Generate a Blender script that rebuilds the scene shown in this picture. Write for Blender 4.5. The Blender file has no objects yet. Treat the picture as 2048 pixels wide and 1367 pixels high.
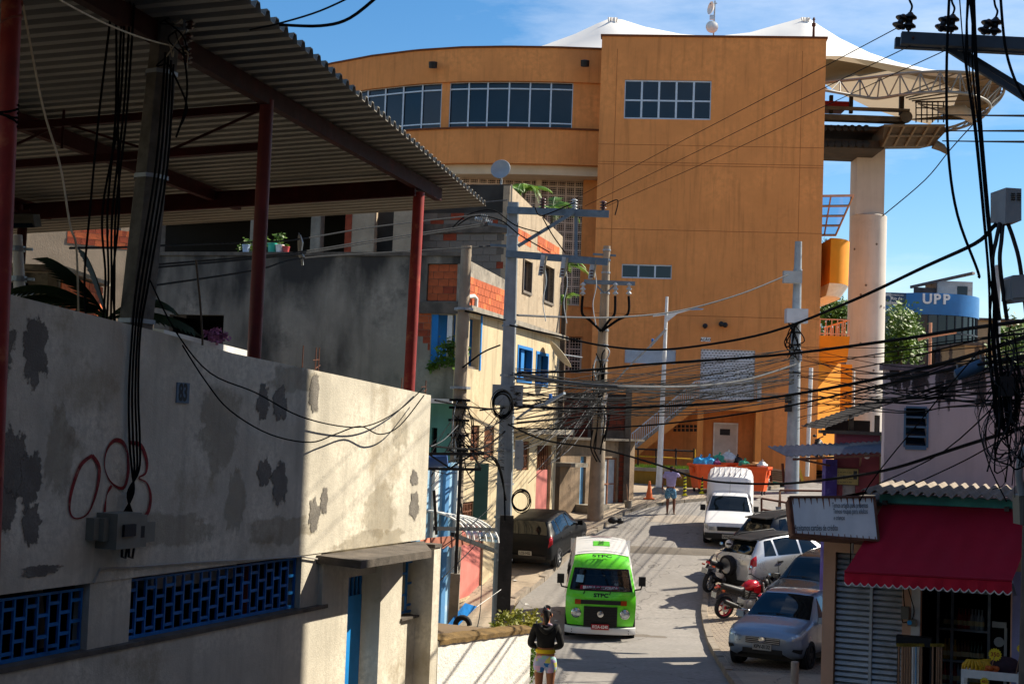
import bpy,bmesh,math,random
from mathutils import Vector,Matrix
random.seed(7)
R=math.radians
sc=bpy.context.scene
FPX=2844.0
CAM=Vector((0,0,5.0))
PITCH,ROLL=R(3.46),R(2.1)
_f=Vector((0,math.cos(PITCH),math.sin(PITCH)))
_r0=Vector((1,0,0));_u0=Vector((0,-math.sin(PITCH),math.cos(PITCH)))
_r=_r0*math.cos(ROLL) + _u0*math.sin(ROLL)
_u=-_r0*math.sin(ROLL) + _u0*math.cos(ROLL)
cd=bpy.data.cameras.new('camera');cam=bpy.data.objects.new('camera',cd)
sc.collection.objects.link(cam)
cd.sensor_width=36;cd.lens=36*FPX/2048;cd.clip_start=.1;cd.clip_end=6000
cam.matrix_world=Matrix(((_r.x,_u.x,-_f.x,CAM.x),(_r.y,_u.y,-_f.y,CAM.y),(_r.z,_u.z,-_f.z,CAM.z),(0,0,0,1)))
sc.camera=cam
SUN_AZ,SUN_EL=R(22),R(41)
SDIR=Vector((math.cos(SUN_AZ)*math.cos(SUN_EL),math.sin(SUN_AZ)*math.cos(SUN_EL),math.sin(SUN_EL)))
w=bpy.data.worlds.new('World');sc.world=w;w.use_nodes=True
nt=w.node_tree;nt.nodes.clear()
out=nt.nodes.new('ShaderNodeOutputWorld');bg=nt.nodes.new('ShaderNodeBackground')
sky=nt.nodes.new('ShaderNodeTexSky');sky.sky_type='NISHITA';sky.sun_disc=False
sky.sun_elevation=SUN_EL;sky.sun_rotation=math.pi/2 - SUN_AZ
sky.altitude=100;sky.air_density=1.0;sky.dust_density=.1;sky.ozone_density=2.2
tc=nt.nodes.new('ShaderNodeTexCoord');mp=nt.nodes.new('ShaderNodeMapping')
mp.inputs['Scale'].default_value=(1.6,1.6,6.5);mp.inputs['Rotation'].default_value=(0,R(12),0)
nz=nt.nodes.new('ShaderNodeTexNoise');nz.inputs['Scale'].default_value=1.7;nz.inputs['Detail'].default_value=9;nz.inputs['Roughness'].default_value=.62
rp=nt.nodes.new('ShaderNodeValToRGB');rp.color_ramp.elements[0].position=.46;rp.color_ramp.elements[1].position=.8
rp.color_ramp.elements[1].color=(.62,.62,.62,1)
mx=nt.nodes.new('ShaderNodeMix');mx.data_type='RGBA';mx.inputs[7].default_value=(8.2,8.6,9.2,1)
hs=nt.nodes.new('ShaderNodeHueSaturation');hs.inputs['Saturation'].default_value=1.33
L=nt.links.new
L(tc.outputs['Generated'],mp.inputs[0]);L(mp.outputs[0],nz.inputs[0]);L(nz.outputs[0],rp.inputs[0])
L(sky.outputs[0],hs.inputs['Color']);L(rp.outputs[0],mx.inputs[0]);L(hs.outputs[0],mx.inputs[6]);L(mx.outputs[2],bg.inputs[0]);L(bg.outputs[0],out.inputs[0])
bg.inputs[1].default_value=.076
sl=bpy.data.lights.new('sun','SUN');sl.energy=5.0;sl.angle=R(.53);sl.color=(1,.9,.74)
so=bpy.data.objects.new('sun',sl);sc.collection.objects.link(so)
so.rotation_euler=(-SDIR).to_track_quat('-Z','Y').to_euler();so.location=(30,30,60)
vs=sc.view_settings;vs.view_transform='Standard';vs.look='None';vs.gamma=1;vs.exposure=0.95
try: vs.use_curve_mapping=False
except Exception: pass
sc.cycles.caustics_reflective=False;sc.cycles.caustics_refractive=False;sc.cycles.max_bounces=6;sc.cycles.diffuse_bounces=3;sc.cycles.glossy_bounces=3;sc.cycles.transparent_max_bounces=8
def ray(px,py):
    v=_r*((px-1024)/FPX) + _u*((683.5-py)/FPX) + _f
    return v/v.y
def P(px,py,d): return CAM + ray(px,py)*d
GK=[(-40,-3.3),(0,-3.95),(12,-4.15),(22,-4.45),(30,-4.85),(35,-5.0),(38,-4.85),(41,-4.35),(48,-3.25),(55,-2.4),(62,-1.75),(75,-.8),(100,.2),(200,2),(4000,3)]
def G(y):
    if y <=GK[0][0]: return 5+GK[0][1]
    for i in range(len(GK)-1):
        a,b=GK[i],GK[i+1]
        if y <=b[0]:
            t=(y-a[0])/(b[0]-a[0])
            ma=(b[1]-GK[max(i-1,0)][1])/(b[0]-GK[max(i-1,0)][0]);c=GK[min(i+2,len(GK)-1)]
            mb=(c[1]-a[1])/(c[0]-a[0]);h=b[0]-a[0]
            return 5 + (2*t**3-3*t*t+1)*a[1]+(t**3-2*t*t+t)*h*ma+(-2*t**3+3*t*t)*b[1]+(t**3-t*t)*h*mb
    return 5+GK[-1][1]
def PG(px,py,dz=0):
    r=ray(px,py);d=6.0
    while d < 300:
        if CAM.z + r.z*d <=G(d)+dz: break
        d +=.03
    return Vector((r.x*d,d,G(d)+dz))
def C(h):
    h=h.lstrip('#');o=[]
    for i in (0,2,4):
        c=int(h[i:i+2],16)/255;o.append(c/12.92 if c <=.04045 else ((c+.055)/1.055)**2.4)
    return tuple(o)
class B:
    def __init__(s): s.v=[];s.f=[]
    def add(s,vs,fs):
        n=len(s.v);s.v +=[Vector(p) for p in vs];s.f +=[tuple(i+n for i in f) for f in fs];return s
    def hexa(s,p):
        return s.add(p,[(3,2,1,0),(4,5,6,7),(0,1,5,4),(1,2,6,5),(2,3,7,6),(3,0,4,7)])
    def box(s,x0,x1,y0,y1,z0,z1,M=None):
        p=[Vector(q) for q in ((x0,y0,z0),(x1,y0,z0),(x1,y1,z0),(x0,y1,z0),(x0,y0,z1),(x1,y0,z1),(x1,y1,z1),(x0,y1,z1))]
        if M is not None: p=[M @ q for q in p]
        return s.hexa(p)
    def bar(s,a,b,wd,ht=None,up=(0,0,1)):
        a,b=Vector(a),Vector(b);ht=ht or wd;t=(b-a).normalized();up=Vector(up)
        if abs(t.dot(up)) > .98: up=Vector((1,0,0))
        sd=t.cross(up).normalized();un=sd.cross(t)
        q=lambda c,i,j: c+sd*(i*wd/2)+un*(j*ht/2)
        return s.hexa([q(a,-1,-1),q(a,1,-1),q(b,1,-1),q(b,-1,-1),q(a,-1,1),q(a,1,1),q(b,1,1),q(b,-1,1)])
    def tube(s,pts,r,n=6,cap=True):
        pts=[Vector(p) for p in pts];m=len(pts)
        rs=r if isinstance(r,(list,tuple)) else [r]*m
        vv=[];ff=[];prev=None
        for i,p in enumerate(pts):
            t=(pts[min(i+1,m-1)]-pts[max(i-1,0)])
            if t.length < 1e-9: t=Vector((0,0,1))
            t.normalize()
            if prev is None:
                u=Vector((0,0,1)) if abs(t.z) < .9 else Vector((1,0,0))
                u=(u-t*u.dot(t)).normalized()
            else:
                u=prev-t*prev.dot(t);u=u.normalized() if u.length > 1e-6 else t.orthogonal().normalized()
            prev=u;v2=t.cross(u)
            for k in range(n):
                a=2*math.pi*k/n;vv.append(p+(u*math.cos(a)+v2*math.sin(a))*rs[i])
        for i in range(m-1):
            for k in range(n):
                k2=(k+1) % n;ff.append((i*n+k,i*n+k2,(i+1)*n+k2,(i+1)*n+k))
        if cap: ff.append(tuple(range(n))[::-1]);ff.append(tuple((m-1)*n+k for k in range(n)))
        return s.add(vv,ff)
    def lathe(s,prof,n=16,M=None,cap=True):
        vv=[];ff=[]
        for r,z in prof:
            for k in range(n):
                a=2*math.pi*k/n;p=Vector((r*math.cos(a),r*math.sin(a),z));vv.append(M @ p if M is not None else p)
        for i in range(len(prof)-1):
            for k in range(n):
                k2=(k+1) % n;ff.append((i*n+k,i*n+k2,(i+1)*n+k2,(i+1)*n+k))
        if cap and prof[0][0] > 1e-5: ff.append(tuple(range(n))[::-1])
        if cap and prof[-1][0] > 1e-5: ff.append(tuple((len(prof)-1)*n+k for k in range(n)))
        return s.add(vv,ff)
    def grid(s,rows,close=False):
        m=len(rows[0]);n0=[p for r in rows for p in r];ff=[]
        for i in range(len(rows)-1):
            for k in range(m-1 if not close else m):
                k2=(k+1) % m;ff.append((i*m+k,i*m+k2,(i+1)*m+k2,(i+1)*m+k))
        return s.add(n0,ff)
    def prism(s,poly,off):
        n=len(poly);poly=[Vector(p) for p in poly];off=Vector(off)
        return s.add(poly+[p+off for p in poly],[tuple(range(n))[::-1],tuple(range(n,2*n))]+[(i,(i+1) % n,(i+1) % n+n,i+n) for i in range(n)])
    def ball(s,c,rx,ry=None,rz=None,n=10,m=7):
        c=Vector(c);ry=ry or rx;rz=rz or rx;rows=[]
        for i in range(m+1):
            t=math.pi*i/m;rows.append([c+Vector((rx*math.sin(t)*math.cos(2*math.pi*k/n),ry*math.sin(t)*math.sin(2*math.pi*k/n),-rz*math.cos(t))) for k in range(n)])
        return s.grid(rows,True)
LOC={}
def link(o): sc.collection.objects.link(o)
def thing(name,label,cat,loc=(0,0,0),rz=0,group=None,kind=None,M=None):
    o=bpy.data.objects.new(name,None);link(o);o.empty_display_size=.2
    o.matrix_world=M if M is not None else Matrix.Translation(Vector(loc)) @ Matrix.Rotation(rz,4,'Z')
    LOC[o.name]=o.matrix_world.copy()
    tagit(o,label,cat,group,kind);return o
def tagit(o,label=None,cat=None,group=None,kind=None):
    if label: o['label']=label
    if cat: o['category']=cat
    if group: o['group']=group
    if kind: o['kind']=kind
    return o
def mesh(name,b,m,smooth=None,norm=True):
    me=bpy.data.meshes.new(name);me.from_pydata([tuple(p) for p in b.v],[],b.f)
    for mm in (m if isinstance(m,(list,tuple)) else [m]): me.materials.append(mm)
    if norm:
        bm=bmesh.new();bm.from_mesh(me);bmesh.ops.remove_doubles(bm,verts=bm.verts,dist=1e-5);bmesh.ops.recalc_face_normals(bm,faces=bm.faces);bm.to_mesh(me);bm.free()
    if smooth:
        me.shade_smooth();me.set_sharp_from_angle(angle=R(smooth))
    me.update();return me
def part(name,b,m,parent,space='W',smooth=None,norm=True,label=None,kind=None):
    """mesh child; geometry given in world (W) or in the root thing's local (L) coordinates"""
    if space == 'W':
        inv=LOC[parent.name].inverted();bb=B();bb.v=[inv @ p for p in b.v];bb.f=b.f;b=bb
    o=bpy.data.objects.new(name,mesh(name,b,m,smooth,norm));link(o);o.parent=parent
    LOC[o.name]=LOC[parent.name]
    return tagit(o,label,None,None,kind)
def one(name,b,m,label,cat,group=None,smooth=None,kind=None,norm=True):
    """a thing that is a single mesh, world coordinates; origin at its base"""
    xs=[p.x for p in b.v];ys=[p.y for p in b.v];zs=[p.z for p in b.v]
    c=Vector(((min(xs)+max(xs))/2,(min(ys)+max(ys))/2,min(zs)))
    bb=B();bb.v=[p-c for p in b.v];bb.f=b.f
    o=bpy.data.objects.new(name,mesh(name,bb,m,smooth,norm));link(o);o.location=c
    LOC[o.name]=Matrix.Translation(c)
    return tagit(o,label,cat,group,kind)
def struct(name,b,m,smooth=None,norm=True):
    o=bpy.data.objects.new(name,mesh(name,b,m,smooth,norm));link(o);LOC[o.name]=Matrix.Identity(4);o['kind']='structure';return o
def copy_tree(o,M,label=None):
    c=o.copy();link(c);c.matrix_world=M;LOC[c.name]=M
    if label: c['label']=label
    def rec(src,dst):
        for ch in list(src.children):
            d=ch.copy();link(d);d.parent=dst;rec(ch,d)
    rec(o,c);return c
class Fr:
    def __init__(s,o,ang):
        s.o=Vector((o[0],o[1],0));s.a=ang;s.t=Vector((math.sin(ang),math.cos(ang),0));s.n=Vector((math.cos(ang),-math.sin(ang),0))
    def pt(s,u,w,z): return s.o+s.t*u+s.n*w+Vector((0,0,z))
    def hit(s,px,py,w=0):
        r=ray(px,py);o=s.o+s.n*w;k=(o-Vector((CAM.x,CAM.y,0))).dot(s.n)/r.dot(s.n)
        p=CAM+r*k;return ((p-o).dot(s.t),p.z)
    def u(s,px,py=700,w=0): return s.hit(px,py,w)[0]
    def z(s,px,py,w=0): return s.hit(px,py,w)[1]
    def box(s,b,u0,u1,w0,w1,z0,z1):
        return b.hexa([s.pt(u0,w1,z0),s.pt(u1,w1,z0),s.pt(u1,w0,z0),s.pt(u0,w0,z0),s.pt(u0,w1,z1),s.pt(u1,w1,z1),s.pt(u1,w0,z1),s.pt(u0,w0,z1)])
    def px(s,b,x0,y0,x1,y1,w0,w1):
        u0,z1=s.hit(x0,y0,w1);u1,z0=s.hit(x1,y1,w1);return s.box(b,u0,u1,w0,w1,z0,z1)
    def wall(s,b,u0,u1,zb,zt,holes=(),th=.2,w=0):
        ztf=zt if callable(zt) else (lambda u: zt)
        us=sorted(set([u0,u1]+[h[0] for h in holes]+[h[1] for h in holes]+([u0+(u1-u0)*i/8 for i in range(1,8)] if callable(zt) else [])))
        us=[u for u in us if u0-1e-6 <=u <=u1+1e-6]
        zs=sorted(set([zb]+[h[2] for h in holes]+[h[3] for h in holes]));zs=[z for z in zs if z >=zb-1e-6]+[None]
        zz=lambda z,u: ztf(u) if z is None else z
        for i in range(len(us)-1):
            ua,ub=us[i],us[i+1]
            for j in range(len(zs)-1):
                za,zc=zs[j],zs[j+1];um=(ua+ub)/2;zm=za+.001
                if any(h[0]-1e-6 < um < h[1]+1e-6 and h[2]-1e-6 < zm < h[3]-1e-6 for h in holes): continue
                for ww in (w,w-th):
                    b.add([s.pt(ua,ww,za),s.pt(ub,ww,za),s.pt(ub,ww,zz(zc,ub)),s.pt(ua,ww,zz(zc,ua))],[(0,1,2,3)])
            b.add([s.pt(ua,w,ztf(ua)),s.pt(ub,w,ztf(ub)),s.pt(ub,w-th,ztf(ub)),s.pt(ua,w-th,ztf(ua))],[(0,1,2,3)])
        for ue in (u0,u1):
            b.add([s.pt(ue,w,zb),s.pt(ue,w-th,zb),s.pt(ue,w-th,ztf(ue)),s.pt(ue,w,ztf(ue))],[(0,1,2,3)])
        for h in holes:
            a,c,e,g=h
            for q in (((a,e),(c,e)),((a,g),(c,g)),((a,e),(a,g)),((c,e),(c,g))):
                b.add([s.pt(q[0][0],w,q[0][1]),s.pt(q[1][0],w,q[1][1]),s.pt(q[1][0],w-th,q[1][1]),s.pt(q[0][0],w-th,q[0][1])],[(0,1,2,3)])
        return b
MATS={}
def mat(name,col,rough=.8,var=.12,scale=2.5,bump=.0,bscale=60,metal=0,streak=0,stain=None,samt=.0,sscale=.8,spec=.35,spos=.55,coat=0,fine=0,alpha=1):
    if name in MATS: return MATS[name]
    col=C(col) if isinstance(col,str) else col
    m=bpy.data.materials.new(name);m.use_nodes=True;t=m.node_tree;N=t.nodes.new;K=t.links.new
    bs=t.nodes['Principled BSDF'];bs.inputs['Roughness'].default_value=rough;bs.inputs['Metallic'].default_value=metal
    bs.inputs['Specular IOR Level'].default_value=spec;bs.inputs['Coat Weight'].default_value=coat;bs.inputs['Coat Roughness'].default_value=.05
    co=N('ShaderNodeTexCoord').outputs['Object']
    def noise(sc_,det=6,mul=None,ro=.6):
        n=N('ShaderNodeTexNoise');n.inputs['Scale'].default_value=sc_;n.inputs['Detail'].default_value=det;n.inputs['Roughness'].default_value=ro
        if mul:
            p=N('ShaderNodeMapping');p.inputs['Scale'].default_value=mul;K(co,p.inputs[0]);K(p.outputs[0],n.inputs[0])
        else: K(co,n.inputs[0])
        return n.outputs[0]
    def ramp(src,a,b):
        r=N('ShaderNodeMapRange');r.inputs[1].default_value=a;r.inputs[2].default_value=b;r.interpolation_type='SMOOTHSTEP';K(src,r.inputs[0]);return r.outputs[0]
    def mixc(f,a,b,mode='MIX'):
        x=N('ShaderNodeMix');x.data_type='RGBA';x.blend_type=mode
        for i,q in ((0,f),(6,a),(7,b)):
            if isinstance(q,tuple): x.inputs[i].default_value=(*q,1)
            elif isinstance(q,(int,float)): x.inputs[i].default_value=q
            else: K(q,x.inputs[i])
        return x.outputs[2]
    if var > 0:
        c=mixc(ramp(noise(scale),.3,.7),tuple(k*(1-var) for k in col),tuple(min(k*(1+var),.95) for k in col))
        if fine: c=mixc(ramp(noise(scale*14,3),.35,.7),c,tuple(k*(1-fine) for k in col))
        if streak:
            sf=ramp(noise(1.0,5,(5,5,.35)),.45,.75);g=N('ShaderNodeMath');g.operation='MULTIPLY';g.inputs[1].default_value=streak;K(sf,g.inputs[0])
            c=mixc(g.outputs[0],c,tuple(k*.45 for k in col))
        if stain:
            sf=ramp(noise(sscale,8,None,.65),spos,spos+.14);g=N('ShaderNodeMath');g.operation='MULTIPLY';g.inputs[1].default_value=samt;K(sf,g.inputs[0])
            c=mixc(g.outputs[0],c,C(stain) if isinstance(stain,str) else stain)
        K(c,bs.inputs['Base Color'])
        rr=N('ShaderNodeMapRange');rr.inputs[3].default_value=max(rough-.12,.02);rr.inputs[4].default_value=min(rough+.1,1);K(noise(scale*2.3,4),rr.inputs[0]);K(rr.outputs[0],bs.inputs['Roughness'])
    else: bs.inputs['Base Color'].default_value=(*col,1)
    if bump:
        bp=N('ShaderNodeBump');bp.inputs['Strength'].default_value=bump;bp.inputs['Distance'].default_value=.02;K(noise(bscale,5),bp.inputs['Height']);K(bp.outputs[0],bs.inputs['Normal'])
    MATS[name]=m;return m
def glass(name,col=(.02,.03,.04),rough=.05,spec=.8,alpha=None):
    if name in MATS: return MATS[name]
    m=mat(name,col,rough,0,spec=spec)
    return m
def clear(name,tint=(.75,.85,.9),amt=None):
    if name in MATS: return MATS[name]
    m=bpy.data.materials.new(name);m.use_nodes=True;t=m.node_tree;t.nodes.clear();N=t.nodes.new
    o=N('ShaderNodeOutputMaterial');g=N('ShaderNodeBsdfGlossy');g.inputs['Roughness'].default_value=.03
    tr=N('ShaderNodeBsdfTransparent');tr.inputs[0].default_value=(*tint,1);x=N('ShaderNodeMixShader');fr=N('ShaderNodeFresnel');fr.inputs[0].default_value=1.5
    x.inputs[0].default_value=amt or 0
    if amt is None: t.links.new(fr.outputs[0],x.inputs[0])
    t.links.new(tr.outputs[0],x.inputs[1]);t.links.new(g.outputs[0],x.inputs[2]);t.links.new(x.outputs[0],o.inputs[0])
    MATS[name]=m;return m
def text(body,size,M,m,name,parent=None,bold=0.0,align='CENTER',sx=1.0,depth=.001):
    """flat lettering as a mesh; M maps text plane (x right, y up, z towards reader) to world"""
    cu=bpy.data.curves.new(name,'FONT');cu.body=body;cu.size=size;cu.align_x=align;cu.align_y='CENTER';cu.offset=bold*size;cu.extrude=depth;cu.resolution_u=3
    o=bpy.data.objects.new('_t',cu);link(o);dg=bpy.context.evaluated_depsgraph_get();me0=o.evaluated_get(dg).to_mesh()
    b=B();S=Matrix.Diagonal((sx,1,1,1));b.v=[M @ S @ v.co for v in me0.vertices];b.f=[tuple(p.vertices) for p in me0.polygons]
    bpy.data.objects.remove(o);bpy.data.curves.remove(cu)
    return part(name,b,m,parent,'W',norm=False) if parent else b
def facing(p,right,up):
    r_=Vector(right).normalized();u_=Vector(up);u_=(u_-r_*u_.dot(r_)).normalized();n_=r_.cross(u_)
    return Matrix(((r_.x,u_.x,n_.x,p[0]),(r_.y,u_.y,n_.y,p[1]),(r_.z,u_.z,n_.z,p[2]),(0,0,0,1)))
def blob(fr,cu,cz,ru,rz,w,n=26,seed=0,rough=.28):
    rd=random.Random(seed);ph=[(rd.uniform(0,6.3),rd.uniform(.3,1)) for _ in range(6)];pts=[]
    for i in range(n):
        a=2*math.pi*i/n;k=1+sum(rough*.45*amp*math.sin((j+2)*a+p_) for j,(p_,amp) in enumerate(ph))+rd.uniform(-.035,.035)+.05*math.sin(13*a+seed)+.03*math.sin(21*a+2*seed)
        pts.append(fr.pt(cu+ru*k*math.cos(a),w,cz+rz*k*math.sin(a)))
    b=B();c=fr.pt(cu,w,cz);b.add([c]+pts,[(0,1+i,1+(i+1) % n) for i in range(n)]);return b
def skin_patch(parent,b,m,name):
    o=part(name,b,m,parent,norm=False);at=o.data.attributes.new('fade','FLOAT','POINT');at.data[0].value=1;return o
def ragged(m,sc_=9,amt=1.0):
    t=m.node_tree;N=t.nodes.new;at=N('ShaderNodeAttribute');at.attribute_name='fade';n=N('ShaderNodeTexNoise');n.inputs['Scale'].default_value=sc_;n.inputs['Detail'].default_value=8;n.inputs['Roughness'].default_value=.7
    t.links.new(N('ShaderNodeTexCoord').outputs['Object'],n.inputs[0]);a=N('ShaderNodeMath');a.operation='ADD';t.links.new(at.outputs['Fac'],a.inputs[0]);t.links.new(n.outputs[0],a.inputs[1])
    r=N('ShaderNodeMapRange');r.inputs[1].default_value=.72;r.inputs[2].default_value=.86;r.inputs[4].default_value=amt;t.links.new(a.outputs[0],r.inputs[0]);x=N('ShaderNodeMixShader');tr=N('ShaderNodeBsdfTransparent');t.links.new(r.outputs[0],x.inputs[0]);t.links.new(tr.outputs[0],x.inputs[1]);t.links.new(t.nodes['Principled BSDF'].outputs[0],x.inputs[2]);t.links.new(x.outputs[0],t.nodes['Material Output'].inputs[0]);return m
def ribbon(fr,pts,wd,w):
    b=B();rows=[]
    for i,(u,z) in enumerate(pts):
        a=pts[max(i-1,0)];c=pts[min(i+1,len(pts)-1)];dx,dz=c[0]-a[0],c[1]-a[1];l=math.hypot(dx,dz) or 1
        ww=wd(i/(len(pts)-1)) if callable(wd) else wd
        rows.append([fr.pt(u-dz/l*ww/2,w,z+dx/l*ww/2),fr.pt(u+dz/l*ww/2,w,z-dx/l*ww/2)])
    return b.grid(rows)
def smoothpts(pts,n=6):
    o=[];pts=[tuple(p) for p in pts]
    for i in range(len(pts)-1):
        p0,p1,p2,p3=pts[max(i-1,0)],pts[i],pts[i+1],pts[min(i+2,len(pts)-1)]
        for k in range(n):
            t=k/n;o.append(tuple(.5*(2*b_+(c_-a_)*t+(2*a_-5*b_+4*c_-d_)*t*t+(3*b_-a_-3*c_+d_)*t**3) for a_,b_,c_,d_ in zip(p0,p1,p2,p3)))
    o.append(pts[-1]);return o
def sag(a,b,s,n=14):
    a,b=Vector(a),Vector(b)
    return [a.lerp(b,i/n)-Vector((0,0,s*4*(i/n)*(1-i/n))) for i in range(n+1)]
black=mat('black_rubber','#15161a',.55,.2,8)
cable=mat('cable_black','#0d0e10',.9,.2,9,spec=.08)
rubber=mat('tyre','#17171a',.85,.25,12,.3,90)
chrome=mat('chrome','#c8c8c8',.18,0,metal=1)
steel=mat('galvanised','#8d949b',.5,.2,6,.1,40,metal=.35)
whitep=mat('white_paint','#dcdcd8',.5,.1,4)
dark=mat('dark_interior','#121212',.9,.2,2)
winglass=mat('window_glass','#0a1622',.05,.5,.6,spec=.5)
concrete=mat('concrete','#8d867a',.9,.25,3,.35,50,streak=.35,stain='#3c3834',samt=.5,sscale=1.7)
darkconc=mat('dark_concrete','#5d564e',.92,.3,3,.45,45,streak=.5,stain='#22201e',samt=.7,sscale=1.3)
asphalt=mat('asphalt','#8b8782',.9,.14,.7,.35,70,stain='#5f5851',samt=.55,sscale=.45,fine=.18)
def cracks(m,sc_,wd):
    t=m.node_tree;N=t.nodes.new;bs=t.nodes['Principled BSDF'];src=bs.inputs['Base Color'].links[0].from_socket;co=N('ShaderNodeTexCoord').outputs['Object']
    n=N('ShaderNodeTexNoise');n.inputs['Scale'].default_value=1.3;n.inputs['Detail'].default_value=6;t.links.new(co,n.inputs[0])
    a=N('ShaderNodeMix');a.data_type='RGBA';a.blend_type='LINEAR_LIGHT';a.inputs[0].default_value=.5;t.links.new(co,a.inputs[6]);t.links.new(n.outputs['Color'],a.inputs[7])
    v=N('ShaderNodeTexVoronoi');v.feature='DISTANCE_TO_EDGE';v.inputs['Scale'].default_value=sc_;t.links.new(a.outputs[2],v.inputs[0])
    r=N('ShaderNodeMapRange');r.inputs[1].default_value=0;r.inputs[2].default_value=wd;r.inputs[3].default_value=.75;r.inputs[4].default_value=0;t.links.new(v.outputs[0],r.inputs[0])
    x=N('ShaderNodeMix');x.data_type='RGBA';x.inputs[7].default_value=(.05,.045,.04,1);t.links.new(r.outputs[0],x.inputs[0]);t.links.new(src,x.inputs[6]);t.links.new(x.outputs[2],bs.inputs['Base Color'])
cracks(asphalt,.28,.006)
paving=mat('pavement_cement','#a39480',.9,.16,.9,.3,40,stain='#6d6253',samt=.5,sscale=.6,fine=.15)
cracks(paving,.6,.012)
kerbm=mat('kerb_stone','#857b6e',.9,.25,4,.4,30)
earth=mat('earth','#6b5a45',.95,.25,.5,.3,20)
ys=[-40+i*2 for i in range(20)]+[i*.75 for i in range(110)]+[82.5+i*6 for i in range(20)]+[300,600,1500,4000]
xs=[-3000,-600,-150]+[-60+i*6 for i in range(21)]+[150,600,3000]
struct('ground',B().grid([[Vector((x,y,G(y)-.03)) for x in xs] for y in ys]),earth,40)
def strip(left,right,n=60,dz=0.0):
    """sheet between two polylines (xy, by increasing y), draped on the ground"""
    def at(pl,y):
        for a,b in zip(pl,pl[1:]):
            if y <=b[1]: break
        t=(y-a[1])/(b[1]-a[1]);return a[0]+(b[0]-a[0])*t
    y0=max(left[0][1],right[0][1]);y1=min(left[-1][1],right[-1][1]);rows=[]
    for i in range(n+1):
        y=y0+(y1-y0)*i/n;xa,xb=at(left,y),at(right,y)
        rows.append([Vector((xa+(xb-xa)*k/6,y,G(y)+dz)) for k in range(7)])
    return rows
kl=[(-6.5,-20),(-3.5,8),(-.3,24),(.1,31)]+[tuple(PG(x,y)[:2]) for x,y in ((1030,1206),(1089,1163),(1140,1114),(1195,1064),(1262,1022))]
kl +=sorted([tuple(PG(x,y)[:2]) for x,y in ((1324,1009),(1413,1001),(1500,990),(1560,974),(1640,954))],key=lambda p: p[1])
kl +=[(kl[-1][0]+6,kl[-1][1]+12),(kl[-1][0]+14,95)]
kr=[(3.2,-20),(3.6,12),(4.0,22)]+[tuple(PG(x,y)[:2]) for x,y in ((1450,1352),(1418,1296),(1402,1232),(1408,1160),(1432,1110))]
kr=sorted(kr,key=lambda p: p[1]);kr +=[(10.2,50),(12.6,54),(16.5,60),(22,75),(34,95)]
struct('road',B().grid(strip(kl,kr,130,.0)),asphalt,40)
lw=struct('pavement_left',B().grid(strip([(-30,-20),(-30,95)],kl,130,.12)),paving,40)
rw=struct('pavement_right',B().grid(strip(kr,[(40,-20),(40,95)],130,.12)),paving,40)
def kerbs(pl,par,side):
    acc=[(Vector((*a,0)),Vector((*b,0))) for a,b in zip(pl,pl[1:])];k=0
    for a,b in acc:
        L_=(b-a).length;n=max(1,int(L_/1.0));t=(b-a).normalized()
        for i in range(n):
            p=a+t*(L_*(i+.02)/n);q=a+t*(L_*(i+.98)/n)
            if p.y < 18 or p.y > 58: continue
            zj=random.uniform(-.015,.02);o=Vector((-t.y,t.x,0))*side*.16
            bb=B();zp,zq=G(p.y),G(q.y)
            bb.hexa([p+Vector((0,0,zp-.05)),q+Vector((0,0,zq-.05)),q+o+Vector((0,0,zq-.05)),p+o+Vector((0,0,zp-.05)),p+Vector((0,0,zp+.135+zj)),q+Vector((0,0,zq+.135+zj)),q+o+Vector((0,0,zq+.14+zj)),p+o+Vector((0,0,zp+.14+zj))])
            part('kerb_stone',bb,kerbm,par);k +=1
kerbs(kl,lw,1);kerbs(kr,rw,-1)
bb=B();ya,yb=PG(1340,1108).y,PG(1340,1094).y
def roadx(pl,y):
    for a,b in zip(pl,pl[1:]):
        if y <=b[1]: break
    return a[0]+(b[0]-a[0])*(y-a[1])/(b[1]-a[1])
rows=[]
for i in range(9):
    y=ya+(yb-ya)*i/8;h=.07*math.sin(math.pi*i/8)+.004
    rows.append([Vector((roadx(kl,y)+(roadx(kr,y)-roadx(kl,y))*k/12,y,G(y)+h)) for k in range(13)])
struct('speed_hump',bb.grid(rows),mat('hump_asphalt','#6e675e',.92,.2,2,.5,60,fine=.2),40)
def groundblob(px,py,ru,rv,m,name,seed,dz=.004,rough=.4):
    c=PG(px,py);rd=random.Random(seed);b=B();n=30;pts=[]
    for i in range(n):
        a=6.2832*i/n;k=1+rough*(.5*math.sin(2*a+seed)+.35*math.sin(5*a+seed*2))+rd.uniform(-.12,.12)
        x,y=c.x+ru*k*math.cos(a),c.y+rv*k*math.sin(a);pts.append(Vector((x,y,G(y)+dz)))
    b.add([c+Vector((0,0,dz))]+pts,[(0,1+i,1+(i+1) % n) for i in range(n)]);o=struct(name,b,m,norm=False);return o
pm=mat('asphalt_patch','#6f685f',.92,.15,2,.4,60,fine=.2)
pm2=mat('asphalt_worn','#9a9186',.92,.15,2,.4,60,fine=.2)
for i,(x,y,a,b_) in enumerate(((1292,1271,.5,.22),(1370,1040,1.6,.8))):
    groundblob(x,y,a,b_,pm2 if i % 2 else pm,'road_patch',i+3)
bayL=[(p[0]+.18,p[1]) for p in kr if 26 < p[1] < 50];bb=B()
bm_=mat('bay_setts','#8f8272',.9,.2,2,.0)
t=bm_.node_tree;bt=t.nodes.new('ShaderNodeTexBrick');bt.inputs['Scale'].default_value=1;bt.inputs['Brick Width'].default_value=.24;bt.inputs['Row Height'].default_value=.12
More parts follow.
